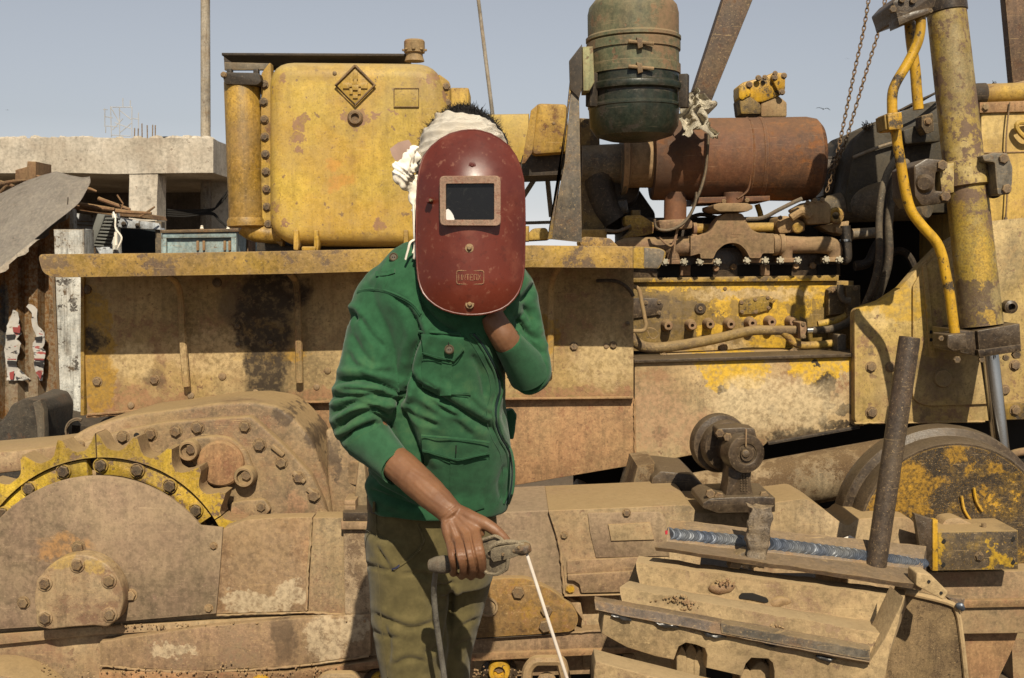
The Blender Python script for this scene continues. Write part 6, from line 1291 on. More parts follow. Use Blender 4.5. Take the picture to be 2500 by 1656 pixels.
def clothmat(name, c, c2, dirt, weave=900, rough=.92, rib=None, bump=.35):
    g = G(name); _sd[0] += 1; g.seed(_sd[0])
    n1 = g.noise(5, 4, .6); n2 = g.noise(38, 5, .65); n3 = g.noise(weave, 2, .5)
    col = g.mix(g.ss(n1, .35, .65), c, c2)
    col = g.mix(g.ss(g.math('MULTIPLY_ADD', n2, .5, g.math('MULTIPLY', n1, .5)), .50, .62, 0, .26), col, dirt)
    col = g.mix(1.0, col, g.ss(n2, .34, .64, .82, 1.1), 'MULTIPLY')
    col = g.mix(.30, col, g.mix(n3, (.45, .45, .45), (1.25, 1.25, 1.25)), 'MULTIPLY')
    col = g.mix(g.ss(g.noise(22, 2, .5), .70, .76, 0, .35), col, tuple(x * .5 for x in c))
    g.set(g.b.inputs['Base Color'], col); g.b.inputs['Roughness'].default_value = rough; g.b.inputs['Specular IOR Level'].default_value = .15
    g.b.inputs['Sheen Weight'].default_value = .12; g.b.inputs['Sheen Roughness'].default_value = .5
    h = g.math('MULTIPLY_ADD', n3, .35, g.math('MULTIPLY', n2, .5))
    if rib:
        wv = g.n('ShaderNodeTexWave', wave_type='BANDS', bands_direction='DIAGONAL'); g.set(wv.inputs['Vector'], g.vec('MULTIPLY', g.pos, rib)); wv.inputs['Scale'].default_value = 1.0; wv.inputs['Detail'].default_value = 0
        h = g.math('MULTIPLY_ADD', wv.outputs['Fac'], .9, h)
    g.bump(h, bump, .003)
    return g.m
M['jacket'] = clothmat('green_fleece', (.022, .082, .036), (.032, .102, .046), (.068, .105, .042))
M['jacket_dark'] = clothmat('green_trim', (.018, .070, .033), (.024, .082, .039), (.05, .085, .035))
M['cuff'] = clothmat('green_rib', (.028, .092, .042), (.034, .105, .048), (.06, .10, .042), rib=(500, 0, -430))
M['trousers'] = clothmat('olive_drill', (.115, .092, .037), (.090, .072, .029), (.14, .105, .044))
g = G('brown_skin'); g.seed(91); n1 = g.noise(14, 5, .6); n2 = g.noise(220, 3, .6)
col = g.mix(g.ss(n1, .3, .7), (.205, .098, .047), (.145, .066, .033)); col = g.mix(.25, col, g.mix(n2, (.5, .45, .42), (1.15, 1.15, 1.15)), 'MULTIPLY')
g.set(g.b.inputs['Base Color'], col); g.b.inputs['Roughness'].default_value = .5; g.b.inputs['Specular IOR Level'].default_value = .4
g.b.inputs['Subsurface Weight'].default_value = .08; g.b.inputs['Subsurface Radius'].default_value = (.6, .25, .12); g.b.inputs['Subsurface Scale'].default_value = .006
g.bump(g.math('MULTIPLY_ADD', n2, .5, n1), .25, .002); M['skin'] = g.m

man = root('person', (P(1080, 640, 2.45).x, 2.45, 0), 'person in green jacket and olive trousers holding a red welding mask before the face', 'person')
def Hm(name, bm, mat, **k): return mk(name, bm, M[mat] if isinstance(mat, str) else mat, man, **k)
def ell(bm, c, r, rot=None, sub=3):
    m = Matrix.Translation(c) @ (rot.to_matrix().to_4x4() if rot else Matrix.Identity(4)) @ Matrix.Diagonal((*r, 1))
    bmesh.ops.create_icosphere(bm, subdivisions=sub, radius=1.0, matrix=m)
# --- body: one continuous skin
bm = NB()
ell(bm, P(1134, 430, 2.31), (.080, .095, .108)); ell(bm, P(1136, 525, 2.27), (.058, .06, .072))       # skull, jaw
tube([P(1134, 470, 2.205), P(1134, 512, 2.195)], [.012, .017], 8, 3, bm); tube([P(1110, 556, 2.222), P(1136, 558, 2.212), P(1160, 556, 2.222)], [.008, .011, .008], 8, 3, bm)   # nose, lips
tube([P(1090, 444, 2.228), P(1134, 440, 2.215), P(1178, 444, 2.228)], [.010, .012, .010], 8, 3, bm)     # brow
for sx_ in (-1, 1): ell(bm, P(1134 + sx_ * 100, 490, 2.32), (.012, .022, .033))                          # ears
tube([P(1134, 540, 2.315), P(1125, 640, 2.31), P(1110, 740, 2.30)], [.052, .052, .055], 16, 4, bm)          # neck
tube([P(1100, 720, 2.30), P(1085, 900, 2.325), P(1075, 1100, 2.38), P(1070, 1260, 2.43), P(1060, 1350, 2.44)], [.07, .095, .095, .095, .08], 20, 4, bm)
tube([P(1090, 740, 2.30), P(950, 745, 2.29), P(920, 860, 2.268), P(892, 985, 2.256)], [.05, .042, .038, .034], 14, 4, bm)
AW = [(890, 1005, 2.255), (932, 1097, 2.212), (985, 1145, 2.165), (1045, 1200, 2.12), (1092, 1244, 2.085), (1108, 1262, 2.078)]
tube([P(*p) for p in AW], [.033, .034, .0335, .031, .0255, .025], 18, 6, bm)
tube([P(1120, 740, 2.30), P(1235, 715, 2.30), P(1274, 830, 2.295), P(1290, 912, 2.275)], [.05, .036, .030, .028], 14, 4, bm)
LW = [(1288, 910, 2.27), (1264, 872, 2.235), (1236, 832, 2.20), (1213, 796, 2.195), (1198, 772, 2.20)]
tube([P(*p) for p in LW], [.027, .029, .028, .0265, .025], 16, 5, bm)
for sx_, x0, x1, Yl in ((-1, 1003, 1009, 2.42), (1, 1128, 1094, 2.49)):
    tube([P(x0 * .6 + 424, 1320, Yl - .01), P(x0 if sx_ < 0 else 1122, 1480, Yl), Vector((P(x1, 1640, Yl).x, Yl + .01, .50)), Vector((P(x1, 1640, Yl).x, Yl + .04, .10))], [.055, .047, .04, .034], 14, 5, bm)
    ax_ = P(x1, 1640, Yl).x; tube([Vector((ax_, Yl + .07, .05)), Vector((ax_, Yl - .04, .055)), Vector((ax_ - .01, Yl - .15, .04))], [.038, .042, .03], 12, 4, bm)
# right hand: palm slab, fingers closed round the holder, thumb on top
def chain_(l, r_, seg=12): tube([P(*p) for p in l], [S(a, l[0][2]) for a in r_], seg, 5, bm)
mcp = {'index': (1160, 1300, 2.040), 'middle': (1138, 1309, 2.036), 'ring': (1117, 1318, 2.040), 'small': (1099, 1325, 2.050)}
for k, (mx, my, mY) in mcp.items():
    chain_([(1104 + (mx - 1130) * .25, 1258, 2.080), ((1104 + mx) / 2 + (mx - 1130) * .25, (1258 + my) / 2, 2.058), (mx, my, mY)], [19, 17.5, 14.5 if k != 'small' else 12.5])
chain_([(1160, 1300, 2.040), (1171, 1343, 1.994), (1178, 1384, 2.008), (1174, 1404, 2.040), (1168, 1402, 2.066)], [13.8, 12.2, 10.8, 10, 8.5])
chain_([(1138, 1309, 2.036), (1148, 1351, 1.990), (1155, 1390, 2.006), (1151, 1408, 2.042), (1146, 1404, 2.066)], [13.8, 12.2, 10.8, 10, 8.5])
chain_([(1117, 1318, 2.040), (1125, 1357, 1.996), (1131, 1392, 2.012), (1128, 1407, 2.046), (1124, 1404, 2.068)], [13.2, 11.6, 10.4, 9.6, 8])
chain_([(1099, 1325, 2.050), (1104, 1358, 2.012), (1109, 1386, 2.026), (1107, 1400, 2.054), (1104, 1398, 2.070)], [11.5, 10, 9.2, 8.6, 7.5])
chain_([(1112, 1250, 2.082), (1150, 1266, 2.062), (1186, 1280, 2.048), (1215, 1300, 2.040), (1236, 1319, 2.036), (1240, 1324, 2.036)], [22, 20, 16, 14, 11, 8])
chain_([(1140, 1268, 2.066), (1168, 1292, 2.056), (1176, 1310, 2.056)], [18, 15, 9])
# left hand: fist round the handle inside the mask
def fist(w0, dirv):
    w0 = P(*w0)
    for i in range(4):
        b_ = w0 + Vector((-.028 + .018 * i, -.005 - .002 * i, .075 + .004 * (1.5 - abs(i - 1.5))))
        tube([w0 + Vector((-.012 + .009 * i, 0, .015)), b_], [.016, .0115], 10, 3, bm)
        tube([b_, b_ + Vector((0, -.030, .016)), b_ + Vector((0, -.040, -.012)), b_ + Vector((0, -.018, -.026))], [.0112, .0098, .0088, .0075], 10, 4, bm)
    tube([w0 + Vector((-.015, -.01, .02)), w0 + Vector((-.045, -.03, .045)), w0 + Vector((-.035, -.052, .066)), w0 + Vector((-.012, -.055, .070))], [.016, .013, .011, .008], 10, 4, bm)
fist((1198, 772, 2.205), 0)
bb = remesh(bm, .0022, 3)
sk_ = []
for l_ in ([(1128, 1318), (1136, 1350), (1143, 1385), (1143, 1404)], [(1148, 1308), (1156, 1345), (1165, 1385), (1163, 1404)], [(1107, 1325), (1113, 1360), (1119, 1388), (1118, 1402)]): sk_.append((l_, .0028, 2.6))
for (x, y) in ((1170, 1343), (1148, 1351), (1125, 1357), (1104, 1358)):
    for d in (-4, 0, 4): sk_.append(([(x - 8, y + d + 1), (x, y + d - 1), (x + 8, y + d + 1)], .0007, 1.6))
for l_ in ([(1108, 1268), (1122, 1290), (1134, 1306)], [(1118, 1262), (1140, 1282), (1156, 1298)], [(1098, 1275), (1106, 1298), (1113, 1316)]): sk_.append((l_, -.0010, 4))
for l_ in ([(1012, 1180), (1050, 1215), (1090, 1240), (1120, 1262), (1146, 1276)], [(1070, 1200), (1095, 1225), (1130, 1240)], [(1000, 1150), (1035, 1172), (1070, 1200)]): sk_.append((l_, -.0005, 3.5))
for l_ in ([(1080, 1268), (1096, 1252), (1118, 1236)], [(1086, 1276), (1102, 1260), (1122, 1246)]): sk_.append((l_, .0010, 2.5))
crease(bb, sk_, (.0008, 40))
body = Hm('body', bb, 'skin', ang=180)
nm = plain('nail', (.40, .23, .15), .35, 0, .1, 60, .05)
for (x, y, Y, r_) in ((1238, 1319, 2.0325, 5),):
    b2 = NB(); ell(b2, P(x, y, Y), (S(r_ * 1.1, Y), .003, S(r_, Y)), Quaternion((0, 1, 0), R(40)), 2); mk('thumbnail', b2, nm, body)
for sx_ in (-1, 1):
    b2 = NB(); ell(b2, P(1134 + sx_ * 36, 466, 2.222), (.012, .010, .009)); mk('eye', b2, plain('eye_white', (.6, .57, .52), .25), body)
# --- hair
bm = NB(); hc = P(1132, 408, 2.345); ell(bm, hc, (.100, .090, .124), None, 4); roughen(bm, .006, 30)
hr = random.Random(3)
for i in range(5200):
    a, e_ = hr.uniform(0, 2 * math.pi), hr.uniform(-.15, 1.45)
    d = Vector((math.cos(a) * math.cos(e_), math.sin(a) * math.cos(e_), math.sin(e_))); p = hc + Vector((d.x * .097, d.y * .094, d.z * .123))
    t = Vector((hr.gauss(0, 1), hr.gauss(0, 1), hr.gauss(0, 1))) * .0060
    tube([p - d * .004, p + d * .0015 + t * .5, p + d * .002 + t], [.0007, .0006, .0002], 3, 1, bm, cap=False)
Hm('hair', bm, plain('black_hair', (.012, .009, .007), .55, 0, .3, 60, .1, .4), recalc=False, ang=180)
# --- head wrap
wc = P(1134, 428, 2.285); bm = NB(); n1, n2 = 120, 64; gr = []
for j in range(n2 + 1):
    t = j / n2; rw = []
    for i in range(n1):
        a = 2 * math.pi * i / n1; ca, sa = math.cos(a), math.sin(a)      # sa<0 faces the camera
        p1 = R(66) - R(7) * abs(ca) + R(3) * sa; p0 = (R(12) if sa < 0 else R(-6)) - R(12) * max(0, -ca)
        ph = p0 + (p1 - p0) * t
        nrm_ = Vector((ca * math.cos(ph), sa * math.cos(ph), math.sin(ph)))
        fold_ = .0030 * (1 - 2 * abs(math.sin(t * 9 + a * .8 + 1.3 * math.sin(a * 2.2)))) + .0018 * (1 - 2 * abs(math.sin(t * 21 - a * 1.1 + .9 * math.sin(a * 3)))) + .004 * mnoise.noise(nrm_ * 5) + .003 * math.sin(math.pi * t)
        rw.append(bm.verts.new(wc + Vector((nrm_.x * .0985, nrm_.y * .112, nrm_.z * .1365 - .006 * ca)) + nrm_ * fold_))
    gr.append(rw)
for a, b in zip(gr, gr[1:]):
    for i in range(n1): bm.faces.new((a[i], a[(i + 1) % n1], b[(i + 1) % n1], b[i]))
bmesh.ops.solidify(bm, geom=bm.faces[:], thickness=.004)
wrap = Hm('head_wrap', bm, 'cloth', ang=180)
bm = NB()
for l_, r_ in (([(1020, 380, 2.24), (1000, 392, 2.22), (978, 412, 2.2), (972, 432, 2.2), (990, 446, 2.21), (1010, 440, 2.23)], [12, 14, 15, 15, 13, 10]), ([(1015, 360, 2.24), (1004, 372, 2.22), (992, 392, 2.2), (990, 420, 2.19)], [8, 11, 12, 9]), ([(1012, 410, 2.23), (996, 420, 2.2), (985, 440, 2.2), (990, 462, 2.21), (1004, 452, 2.22)], [10, 13, 13, 10, 8]), ([(1014, 430, 2.23), (1010, 470, 2.22), (1016, 520, 2.22)], [13, 13, 9]), ([(985, 400, 2.2), (968, 404, 2.2), (962, 396, 2.2)], [12, 9, 4])):
    ptube(l_, r_, 10, 5, bm)
b2 = remesh(bm, .0022, 1)
for v in b2.verts: v.co += v.normal * (.0018 * (1 - 2 * abs(math.sin(v.co.z * 190 + v.co.x * 150 + 5 * mnoise.noise(v.co * 30)))) + .003 * mnoise.noise(v.co * 90))
mk('wrap_knot', b2, M['cloth'], wrap, ang=180)
bm = prism([(951, 364), (975, 350), (1000, 344), (1012, 362), (1000, 388), (966, 392), (958, 382)], 2.245, .004); subdiv(bm, .012); roughen(bm, .004, 30)
mk('wrap_corner', bm, plain('pinkish_cloth', (.42, .28, .22), .9, 0, .15, 60), wrap, ang=80)
for l_, r_ in (([(1010, 500, 2.215), (1012, 560, 2.21), (1014, 600, 2.20), (1008, 620, 2.195)], [8, 8, 9, 6]), ([(1016, 585, 2.195), (1002, 592, 2.19), (996, 612, 2.19), (990, 634, 2.192)], [6, 6, 5.5, 5]), ([(1018, 590, 2.20), (1016, 620, 2.19), (1012, 632, 2.19)], [10, 13, 9])):
    mk('wrap_tail', ptube(l_, r_, 10, 5, flat=.5), M['cloth'], wrap)
# --- jacket
J = Z(780, 600, 2.413)
bm = NB(); rows = [(592, 990, 1240, 2.315, .055), (612, 960, 1256, 2.30, .075), (640, 934, 1276, 2.29, .092), (680, 896, 1294, 2.285, .108), (740, 900, 1285, 2.29, .120), (820, 930, 1250, 2.30, .128), (900, 940, 1232, 2.32, .130), (1000, 925, 1238, 2.345, .130), (1100, 905, 1250, 2.375, .128), (1180, 893, 1253, 2.41, .126), (1215, 899, 1248, 2.41, .122), (1242, 905, 1240, 2.41, .120)]
loft([ring_se((l + r_) / 2, 0, y, (r_ - l) / 2, Y, hd) for (y, l, r_, Y, hd) in rows], bm)
SL = [(990, 690, 2.29, 64), (940, 728, 2.285, 74), (928, 800, 2.275, 80), (914, 890, 2.262, 82), (892, 975, 2.255, 82), (884, 1030, 2.248, 74), (897, 1068, 2.238, 60), (925, 1098, 2.212, 50)]
ptube([q[:3] for q in SL], [q[3] for q in SL], 24, 6, bm)
SR = [(1190, 690, 2.29, 58), (1245, 700, 2.295, 60), (1268, 770, 2.30, 50), (1284, 850, 2.29, 54), (1292, 905, 2.275, 57), (1286, 912, 2.262, 50)]
ptube([q[:3] for q in SR], [q[3] for q in SR], 22, 6, bm)
jb = remesh(bm, .0038, 6)
fold = [([J(*p) for p in l_], a, w_) for l_, a, w_ in (
    ([(105, 800), (250, 790), (400, 835), (500, 890)], .010, 10), ([(80, 895), (200, 885), (330, 882), (470, 905)], .011, 9), ([(90, 985), (200, 930), (320, 948), (410, 1005)], .011, 9),
    ([(105, 1085), (200, 1012), (300, 985), (390, 1030)], .010, 9), ([(120, 1150), (210, 1090), (330, 1030)], .008, 8), ([(420, 970), (485, 895), (505, 840)], .010, 9),
    ([(565, 430), (585, 540), (548, 640), (520, 760), (490, 910)], .012, 10), ([(150, 470), (190, 400), (220, 440)], .008, 8), ([(185, 520), (260, 640), (330, 720)], .005, 14), ([(160, 620), (230, 740), (330, 800)], .004, 14),
    ([(600, 835), (760, 925), (880, 1000), (1020, 1085)], .009, 11), ([(480, 945), (540, 1100), (590, 1230), (640, 1340)], .010, 12), ([(530, 745), (600, 835), (690, 885)], .009, 10),
    ([(660, 560), (600, 700), (560, 800)], .004, 12), ([(900, 640), (960, 760), (980, 900)], .005, 14), ([(700, 950), (820, 1050), (900, 1130)], .004, 16), ([(270, 1330), (360, 1420), (520, 1500)], .007, 11), ([(300, 1440), (420, 1490), (600, 1545)], .006, 9),
    ([(1160, 430), (1215, 500), (1290, 560)], .008, 9), ([(1180, 330), (1240, 270), (1280, 220)], .007, 9), ([(1205, 360), (1235, 430), (1250, 500)], .007, 9), ([(1190, 470), (1240, 560), (1330, 640)], .006, 8), ([(1100, 1290), (1060, 1400), (1080, 1500)], .004, 12),
    ([(600, 350), (680, 440), (800, 520)], .008, 12), ([(430, 300), (520, 370), (560, 440)], .005, 10))]
fold += [(l_, a * .38, w_ * .38) for l_, a, w_ in fold]
fold += [([J(*p) for p in l_], a, w_) for l_, a, w_ in (([(240, 420), (300, 520), (380, 600)], .004, 6), ([(210, 700), (300, 740), (420, 745)], .004, 6), ([(140, 850), (260, 850), (380, 870)], .005, 5), ([(130, 940), (240, 905), (340, 915)], .005, 5), ([(130, 1040), (230, 975), (330, 965)], .005, 5), ([(520, 960), (600, 1020), (700, 1060)], .004, 6), ([(880, 900), (940, 960), (1010, 1000)], .004, 6), ([(640, 900), (720, 960), (820, 1010)], .004, 5), ([(1110, 900), (1090, 1000), (1110, 1100)], .003, 7), ([(420, 1220), (480, 1340), (520, 1440)], .005, 7), ([(1170, 600), (1230, 640), (1300, 650)], .003, 6), ([(1150, 840), (1220, 850), (1290, 820)], .003, 6))]
crease(jb, fold, (.0030, 13))
jbv = BVHTree.FromBMesh(jb)
jacket = Hm('jacket', jb, 'jacket', ang=180)
EYE = Vector((0, 0, CAMZ))
def hit(bvh, px, py, dflt=2.27):
    d = (P(px, py, 2.0) - EYE).normalized(); h = bvh.ray_cast(EYE, d)
    return (h[0], h[1]) if h[0] is not None else (P(px, py, dflt), Vector((0, -1, 0)))
def patch(name, poly, mat, parent, bvh, lift=.002, t=.004, step=7, smooth=3, puff=0.0):
    """cloth piece sewn on: lies on the surface below it"""
    b = NB(); f = b.faces.new([b.verts.new((x, y, 0)) for x, y in poly]); bmesh.ops.triangulate(b, faces=[f])
    for _ in range(7):
        es = [e for e in b.edges if e.calc_length() > step]
        if not es: break
        bmesh.ops.subdivide_edges(b, edges=es, cuts=1); bmesh.ops.triangulate(b, faces=[f for f in b.faces if len(f.verts) > 3])
    bound = {v for e in b.edges if e.is_boundary for v in e.verts}
    pxs = {v: (v.co.x, v.co.y) for v in b.verts}; dep = {}
    for v in b.verts:
        h, n_ = hit(bvh, v.co.x, v.co.y); dep[v] = h.y
    for _ in range(smooth):
        dep = {v: (dep[v] + sum(dep[e.other_vert(v)] for e in v.link_edges)) / (1 + len(v.link_edges)) for v in b.verts}
    for v in b.verts:
        x, y = pxs[v]; v.co = P(x, y, dep[v] - lift - (puff if v not in bound else 0))
    b.normal_update()
    for f in b.faces:
        if f.normal.y > 0: f.normal_flip()
    bmesh.ops.solidify(b, geom=b.faces[:], thickness=t)
    return mk(name, b, M[mat] if isinstance(mat, str) else mat, parent, ang=60)
def stube(name, pts, rpx, mat, parent, bvh, lift=.001, sub=5):
    pl = crom([Vector((x, y, 0)) for x, y in pts], sub); q = []
    ds = [hit(bvh, v.x, v.y)[0].y for v in pl]
    for _ in range(2): ds = [(ds[max(i - 1, 0)] + ds[i] + ds[min(i + 1, len(ds) - 1)]) / 3 for i in range(len(ds))]
    return mk(name, tube([P(v.x, v.y, d - lift) for v, d in zip(pl, ds)], S(rpx, 2.25), 6, 1), M[mat] if isinstance(mat, str) else mat, parent)
def JJ(l): return [J(*p) for p in l]
# chest pocket
pk = patch('chest_pocket', JJ([(605, 600), (855, 600), (875, 690), (892, 880), (705, 886), (605, 835), (600, 700)]), 'jacket', jacket, jbv, .003, .005, puff=.002)
patch('pocket_pleat', JJ([(722, 660), (780, 660), (776, 882), (710, 884)]), 'jacket', jacket, jbv, .0075, .004)
patch('pocket_flap', JJ([(598, 520), (850, 542), (855, 612), (792, 682), (700, 668), (612, 640)]), 'jacket', jacket, jbv, .010, .0055, puff=.001)
stube('pocket_welt', JJ([(585, 506), (700, 512), (830, 524)]), 3.4, 'jacket', jacket, jbv, .002)
stube('stitching', JJ([(604, 630), (700, 656), (792, 669), (846, 608)]), 1.1, 'jacket_dark', jacket, jbv, .0165)
stube('stitching', JJ([(612, 830), (705, 874), (880, 869)]), 1.1, 'jacket_dark', jacket, jbv, .0095)
btm = plain('horn_button', (.10, .075, .045), .4, 0, .4, 120, .1)
def button(x, y, r_, lift):
    h, n_ = hit(jbv, x, y); b = lathe([(S(r_, 2.25), 0), (S(r_, 2.25), .003), (S(r_ * .8, 2.25), .005), (S(r_ * .6, 2.25), .0035), (0, .0035)], P(x, y, h.y - lift), (0, -1, .15), 20)
    o = Hm('button', b, btm); o.parent = jacket; return o
def jbutton(x, y, r_, lift):
    h, n_ = hit(jbv, x, y); Yb = h.y - lift
    o = mk('button', lathe([(S(r_, 2.25), 0), (S(r_, 2.25), .003), (S(r_ * .8, 2.25), .005), (S(r_ * .6, 2.25), .0035), (0, .0035)], P(x, y, Yb), (0, -1, .15), 20), btm, jacket)
    for a in (-1, 1): mk('button_hole', lathe([(S(1.5, 2.25), 0), (0, .0004)], P(x + 2.4 * a, y, Yb) + Vector((0, -.0042, 0)), (0, -1, .15), 8), M['black'], jacket)
jbutton(*J(765, 612), 11.5, .0165)
stube('buttonhole', JJ([(760, 570), (762, 592)]), 1.2, 'black', jacket, jbv, .0155, 2)
# lower pocket
patch('lower_pocket', JJ([(612, 1190), (1000, 1210), (990, 1400), (972, 1545), (900, 1570), (640, 1510), (620, 1380)]), 'jacket', jacket, jbv, .003, .005, puff=.002)
patch('pocket_pleat', JJ([(772, 1230), (850, 1235), (842, 1560), (765, 1545)]), 'jacket', jacket, jbv, .0075, .004)
patch('pocket_flap', JJ([(598, 1112), (800, 1128), (1006, 1152), (1006, 1230), (985, 1232), (818, 1270), (700, 1240), (606, 1216)]), 'jacket', jacket, jbv, .010, .0055, puff=.001)
stube('stitching', JJ([(608, 1204), (700, 1228), (818, 1257), (990, 1220)]), 1.1, 'jacket_dark', jacket, jbv, .0165)
stube('stitching', JJ([(604, 1124), (800, 1140), (1000, 1163)]), 1.1, 'jacket_dark', jacket, jbv, .0165)
stube('buttonhole', JJ([(805, 1176), (804, 1226)]), 1.3, 'black', jacket, jbv, .0165, 3)
# zip and front band
zp_ = JJ([(905, 520), (950, 570), (1010, 670), (1050, 760), (1062, 850), (1040, 950), (1042, 1040), (1070, 1130), (1115, 1210), (1132, 1320), (1125, 1440), (1100, 1520)])
stube('zip_edge', [(x - 7, y) for x, y in zp_], 3.6, 'jacket', jacket, jbv, .001); stube('zip_edge', [(x + 6, y) for x, y in zp_], 3.2, 'jacket', jacket, jbv, .001)
stube('zip', zp_, 3.2, plain('zip_navy', (.012, .03, .03), .5), jacket, jbv, .0015)
stube('stitching', [(x - 22, y + 4) for x, y in zp_], 1.0, 'jacket_dark', jacket, jbv, .0006)
# shoulder strap and seams
patch('shoulder_strap', JJ([(318, 262), (378, 274), (398, 210), (420, 160), (470, 96), (476, 70), (446, 48), (412, 62), (372, 130), (345, 190)]), 'jacket', jacket, jbv, .003, .005, 6)
patch('strap_loop', JJ([(330, 150), (400, 148), (440, 134), (444, 160), (400, 174), (332, 180)]), 'jacket', jacket, jbv, .009, .005, 6)
jbutton(*J(437, 68), 11, .0085)
stube('shoulder_seam', JJ([(222, 276), (300, 262), (380, 272), (470, 305), (545, 350), (592, 410)]), 2.0, 'jacket_dark', jacket, jbv, .0004)
stube('shoulder_seam', JJ([(226, 268), (300, 254), (384, 264), (474, 297), (550, 342), (598, 402)]), 2.4, 'jacket', jacket, jbv, .0012)
stube('front_seam', JJ([(572, 200), (590, 300), (600, 420), (590, 510)]), 1.8, 'jacket_dark', jacket, jbv, .0004)
# cuffs and hem
def hollow(l_, t=.004, seg=40, ribs=0):
    """open sleeve end with thickness"""
    path = crom([P(*q[:3]) for q in l_], 5); rr_ = [v.x for v in crom([Vector((S(q[3], q[2]), 0, 0)) for q in l_], 5)]
    def rings(k):
        out = []; u = None
        for i, p in enumerate(path):
            tn = (path[min(i + 1, len(path) - 1)] - path[max(i - 1, 0)]).normalized()
            u = (Vector((0, 0, 1)) - tn * tn.z).normalized() if u is None else (u - tn * u.dot(tn)).normalized(); v = tn.cross(u)
            out.append([p + (u * math.cos(2 * math.pi * j / seg) + v * math.sin(2 * math.pi * j / seg)) * (rr_[i] - k + (.0007 * (j % 2) if ribs and k == 0 else 0)) for j in range(seg)])
        return out
    a, b = rings(0), rings(t); return loft(a + b[::-1], None, cap=False)
bm = hollow([(898, 1068, 2.236, 61), (915, 1086, 2.222, 54), (945, 1117, 2.195, 48), (966, 1139, 2.176, 44.5), (969, 1142, 2.173, 43.5)], .0045, 110, 1)
mk('cuff', bm, M['cuff'], jacket, ang=180)
mk('cuff_seam', tube([P(898 + 50 * math.cos(a) * .70 + 0, 1068 - 50 * math.cos(a) * .72 + 0, 2.236 - .045 * math.sin(a)) for a in [R(12 + 14 * i) for i in range(12)]], .0028, 6, 3), M['jacket'], jacket)
mk('cuff', hollow([(1292, 912, 2.272, 53), (1278, 890, 2.252, 49), (1258, 862, 2.226, 42), (1241, 838, 2.205, 37), (1239, 835, 2.203, 36)], .0045, 60), M['jacket'], jacket, ang=180)
stube('cuff_seam', JJ([(1108, 776), (1150, 784), (1210, 768), (1265, 720), (1300, 650)]), 2.2, 'jacket', jacket, jbv, .004)
# side pocket corner that sticks out by the hip
mk('side_flap', roughen(subdiv(prism(rpoly([(1230, 1004), (1250, 1000), (1262, 1018), (1258, 1050), (1252, 1074), (1232, 1070)], 5), 2.40, .03, .005), .02), .003, 30), M['jacket'], jacket)
# --- trousers
bm = NB()
loft([ring_se(1055, 0, y, hw, Y, hd) for (y, hw, Y, hd) in ((1195, 150, 2.425, .105), (1235, 157, 2.425, .11), (1300, 160, 2.43, .115), (1370, 158, 2.435, .11), (1420, 148, 2.44, .10))], bm)
def leg(l_):
    loft([ring_se(cx, 0, y, hw, Y, hd, 32, 2.1) for (y, cx, hw, Y, hd) in l_], bm)
leg([(1300, 995, 104, 2.415, .10), (1400, 999, 102, 2.41, .098), (1480, 1000, 98, 2.405, .092), (1550, 1003, 92, 2.40, .086), (1656, 1009, 80, 2.40, .078), (1760, 1012, 76, 2.41, .07), (1950, 1014, 72, 2.43, .065), (2140, 1014, 74, 2.44, .068), (2195, 1014, 76, 2.44, .07)])
leg([(1300, 1130, 82, 2.47, .095), (1400, 1138, 68, 2.485, .088), (1460, 1128, 60, 2.49, .082), (1520, 1112, 60, 2.49, .08), (1600, 1098, 57, 2.49, .075), (1656, 1094, 56, 2.495, .072), (1800, 1092, 56, 2.50, .066), (2000, 1092, 60, 2.51, .065), (2120, 1092, 62, 2.51, .066)])
tb = remesh(bm, .005, 4)
K = Z(800, 1080, 2.7217)
fold = [([K(*p) for p in l_], a, w_) for l_, a, w_ in (
    ([(250, 810), (350, 840), (440, 860)], .006, 8), ([(300, 1140), (420, 1190), (560, 1235), (720, 1190)], .008, 11), ([(700, 970), (780, 950), (830, 930)], .007, 9), ([(640, 880), (720, 930), (820, 1010)], .006, 9), ([(380, 1210), (410, 1330), (400, 1480)], .006, 12),
    ([(330, 700), (380, 780), (430, 850)], .006, 8), ([(270, 600), (350, 620), (420, 660)], .004, 9), ([(500, 880), (600, 870), (700, 885)], .005, 8), ([(760, 1330), (700, 1380), (640, 1400)], .006, 10), ([(830, 940), (820, 1080), (795, 1230), (765, 1370)], .010, 9),
    ([(300, 1250), (380, 1290), (470, 1300)], .005, 10), ([(860, 1250), (930, 1200), (1000, 1170)], .005, 9), ([(830, 1380), (900, 1330), (960, 1320)], .005, 9), ([(440, 1480), (540, 1440), (640, 1460)], .006, 10), ([(640, 1000), (690, 1080), (780, 1120)], .005, 10))]
fold = [(l_, a * .55, w_ * .72) for l_, a, w_ in fold]
fold += [(l_, a * .5, w_ * .45) for l_, a, w_ in fold]
crease(tb, fold, (.003, 11))
tbv = BVHTree.FromBMesh(tb)
tro = Hm('trousers', tb, 'trousers', ang=180)
def KK(l): return [K(*p) for p in l]
stube('pocket_edge', KK([(600, 545), (622, 600), (634, 650), (610, 710), (540, 780), (440, 848)]), 2.6, 'trousers', tro, tbv, .0015)
stube('pocket_lining', KK([(618, 590), (638, 650), (610, 720)]), 1.8, plain('pocket_white', (.26, .22, .13), .9), tro, tbv, .0008)
stube('pocket_corner', KK([(430, 846), (455, 836), (480, 818)]), 3.2, plain('navy_thread', (.02, .022, .06), .8), tro, tbv, .0008)  # navy strip at the lower end of the pocket edge
stube('side_seam', KK([(320, 470), (330, 700), (345, 1000), (365, 1300), (400, 1560)]), 1.3, 'trousers', tro, tbv, .001)
stube('yoke_seam', KK([(248, 580), (320, 625), (390, 650)]), 1.4, 'trousers', tro, tbv, .001)
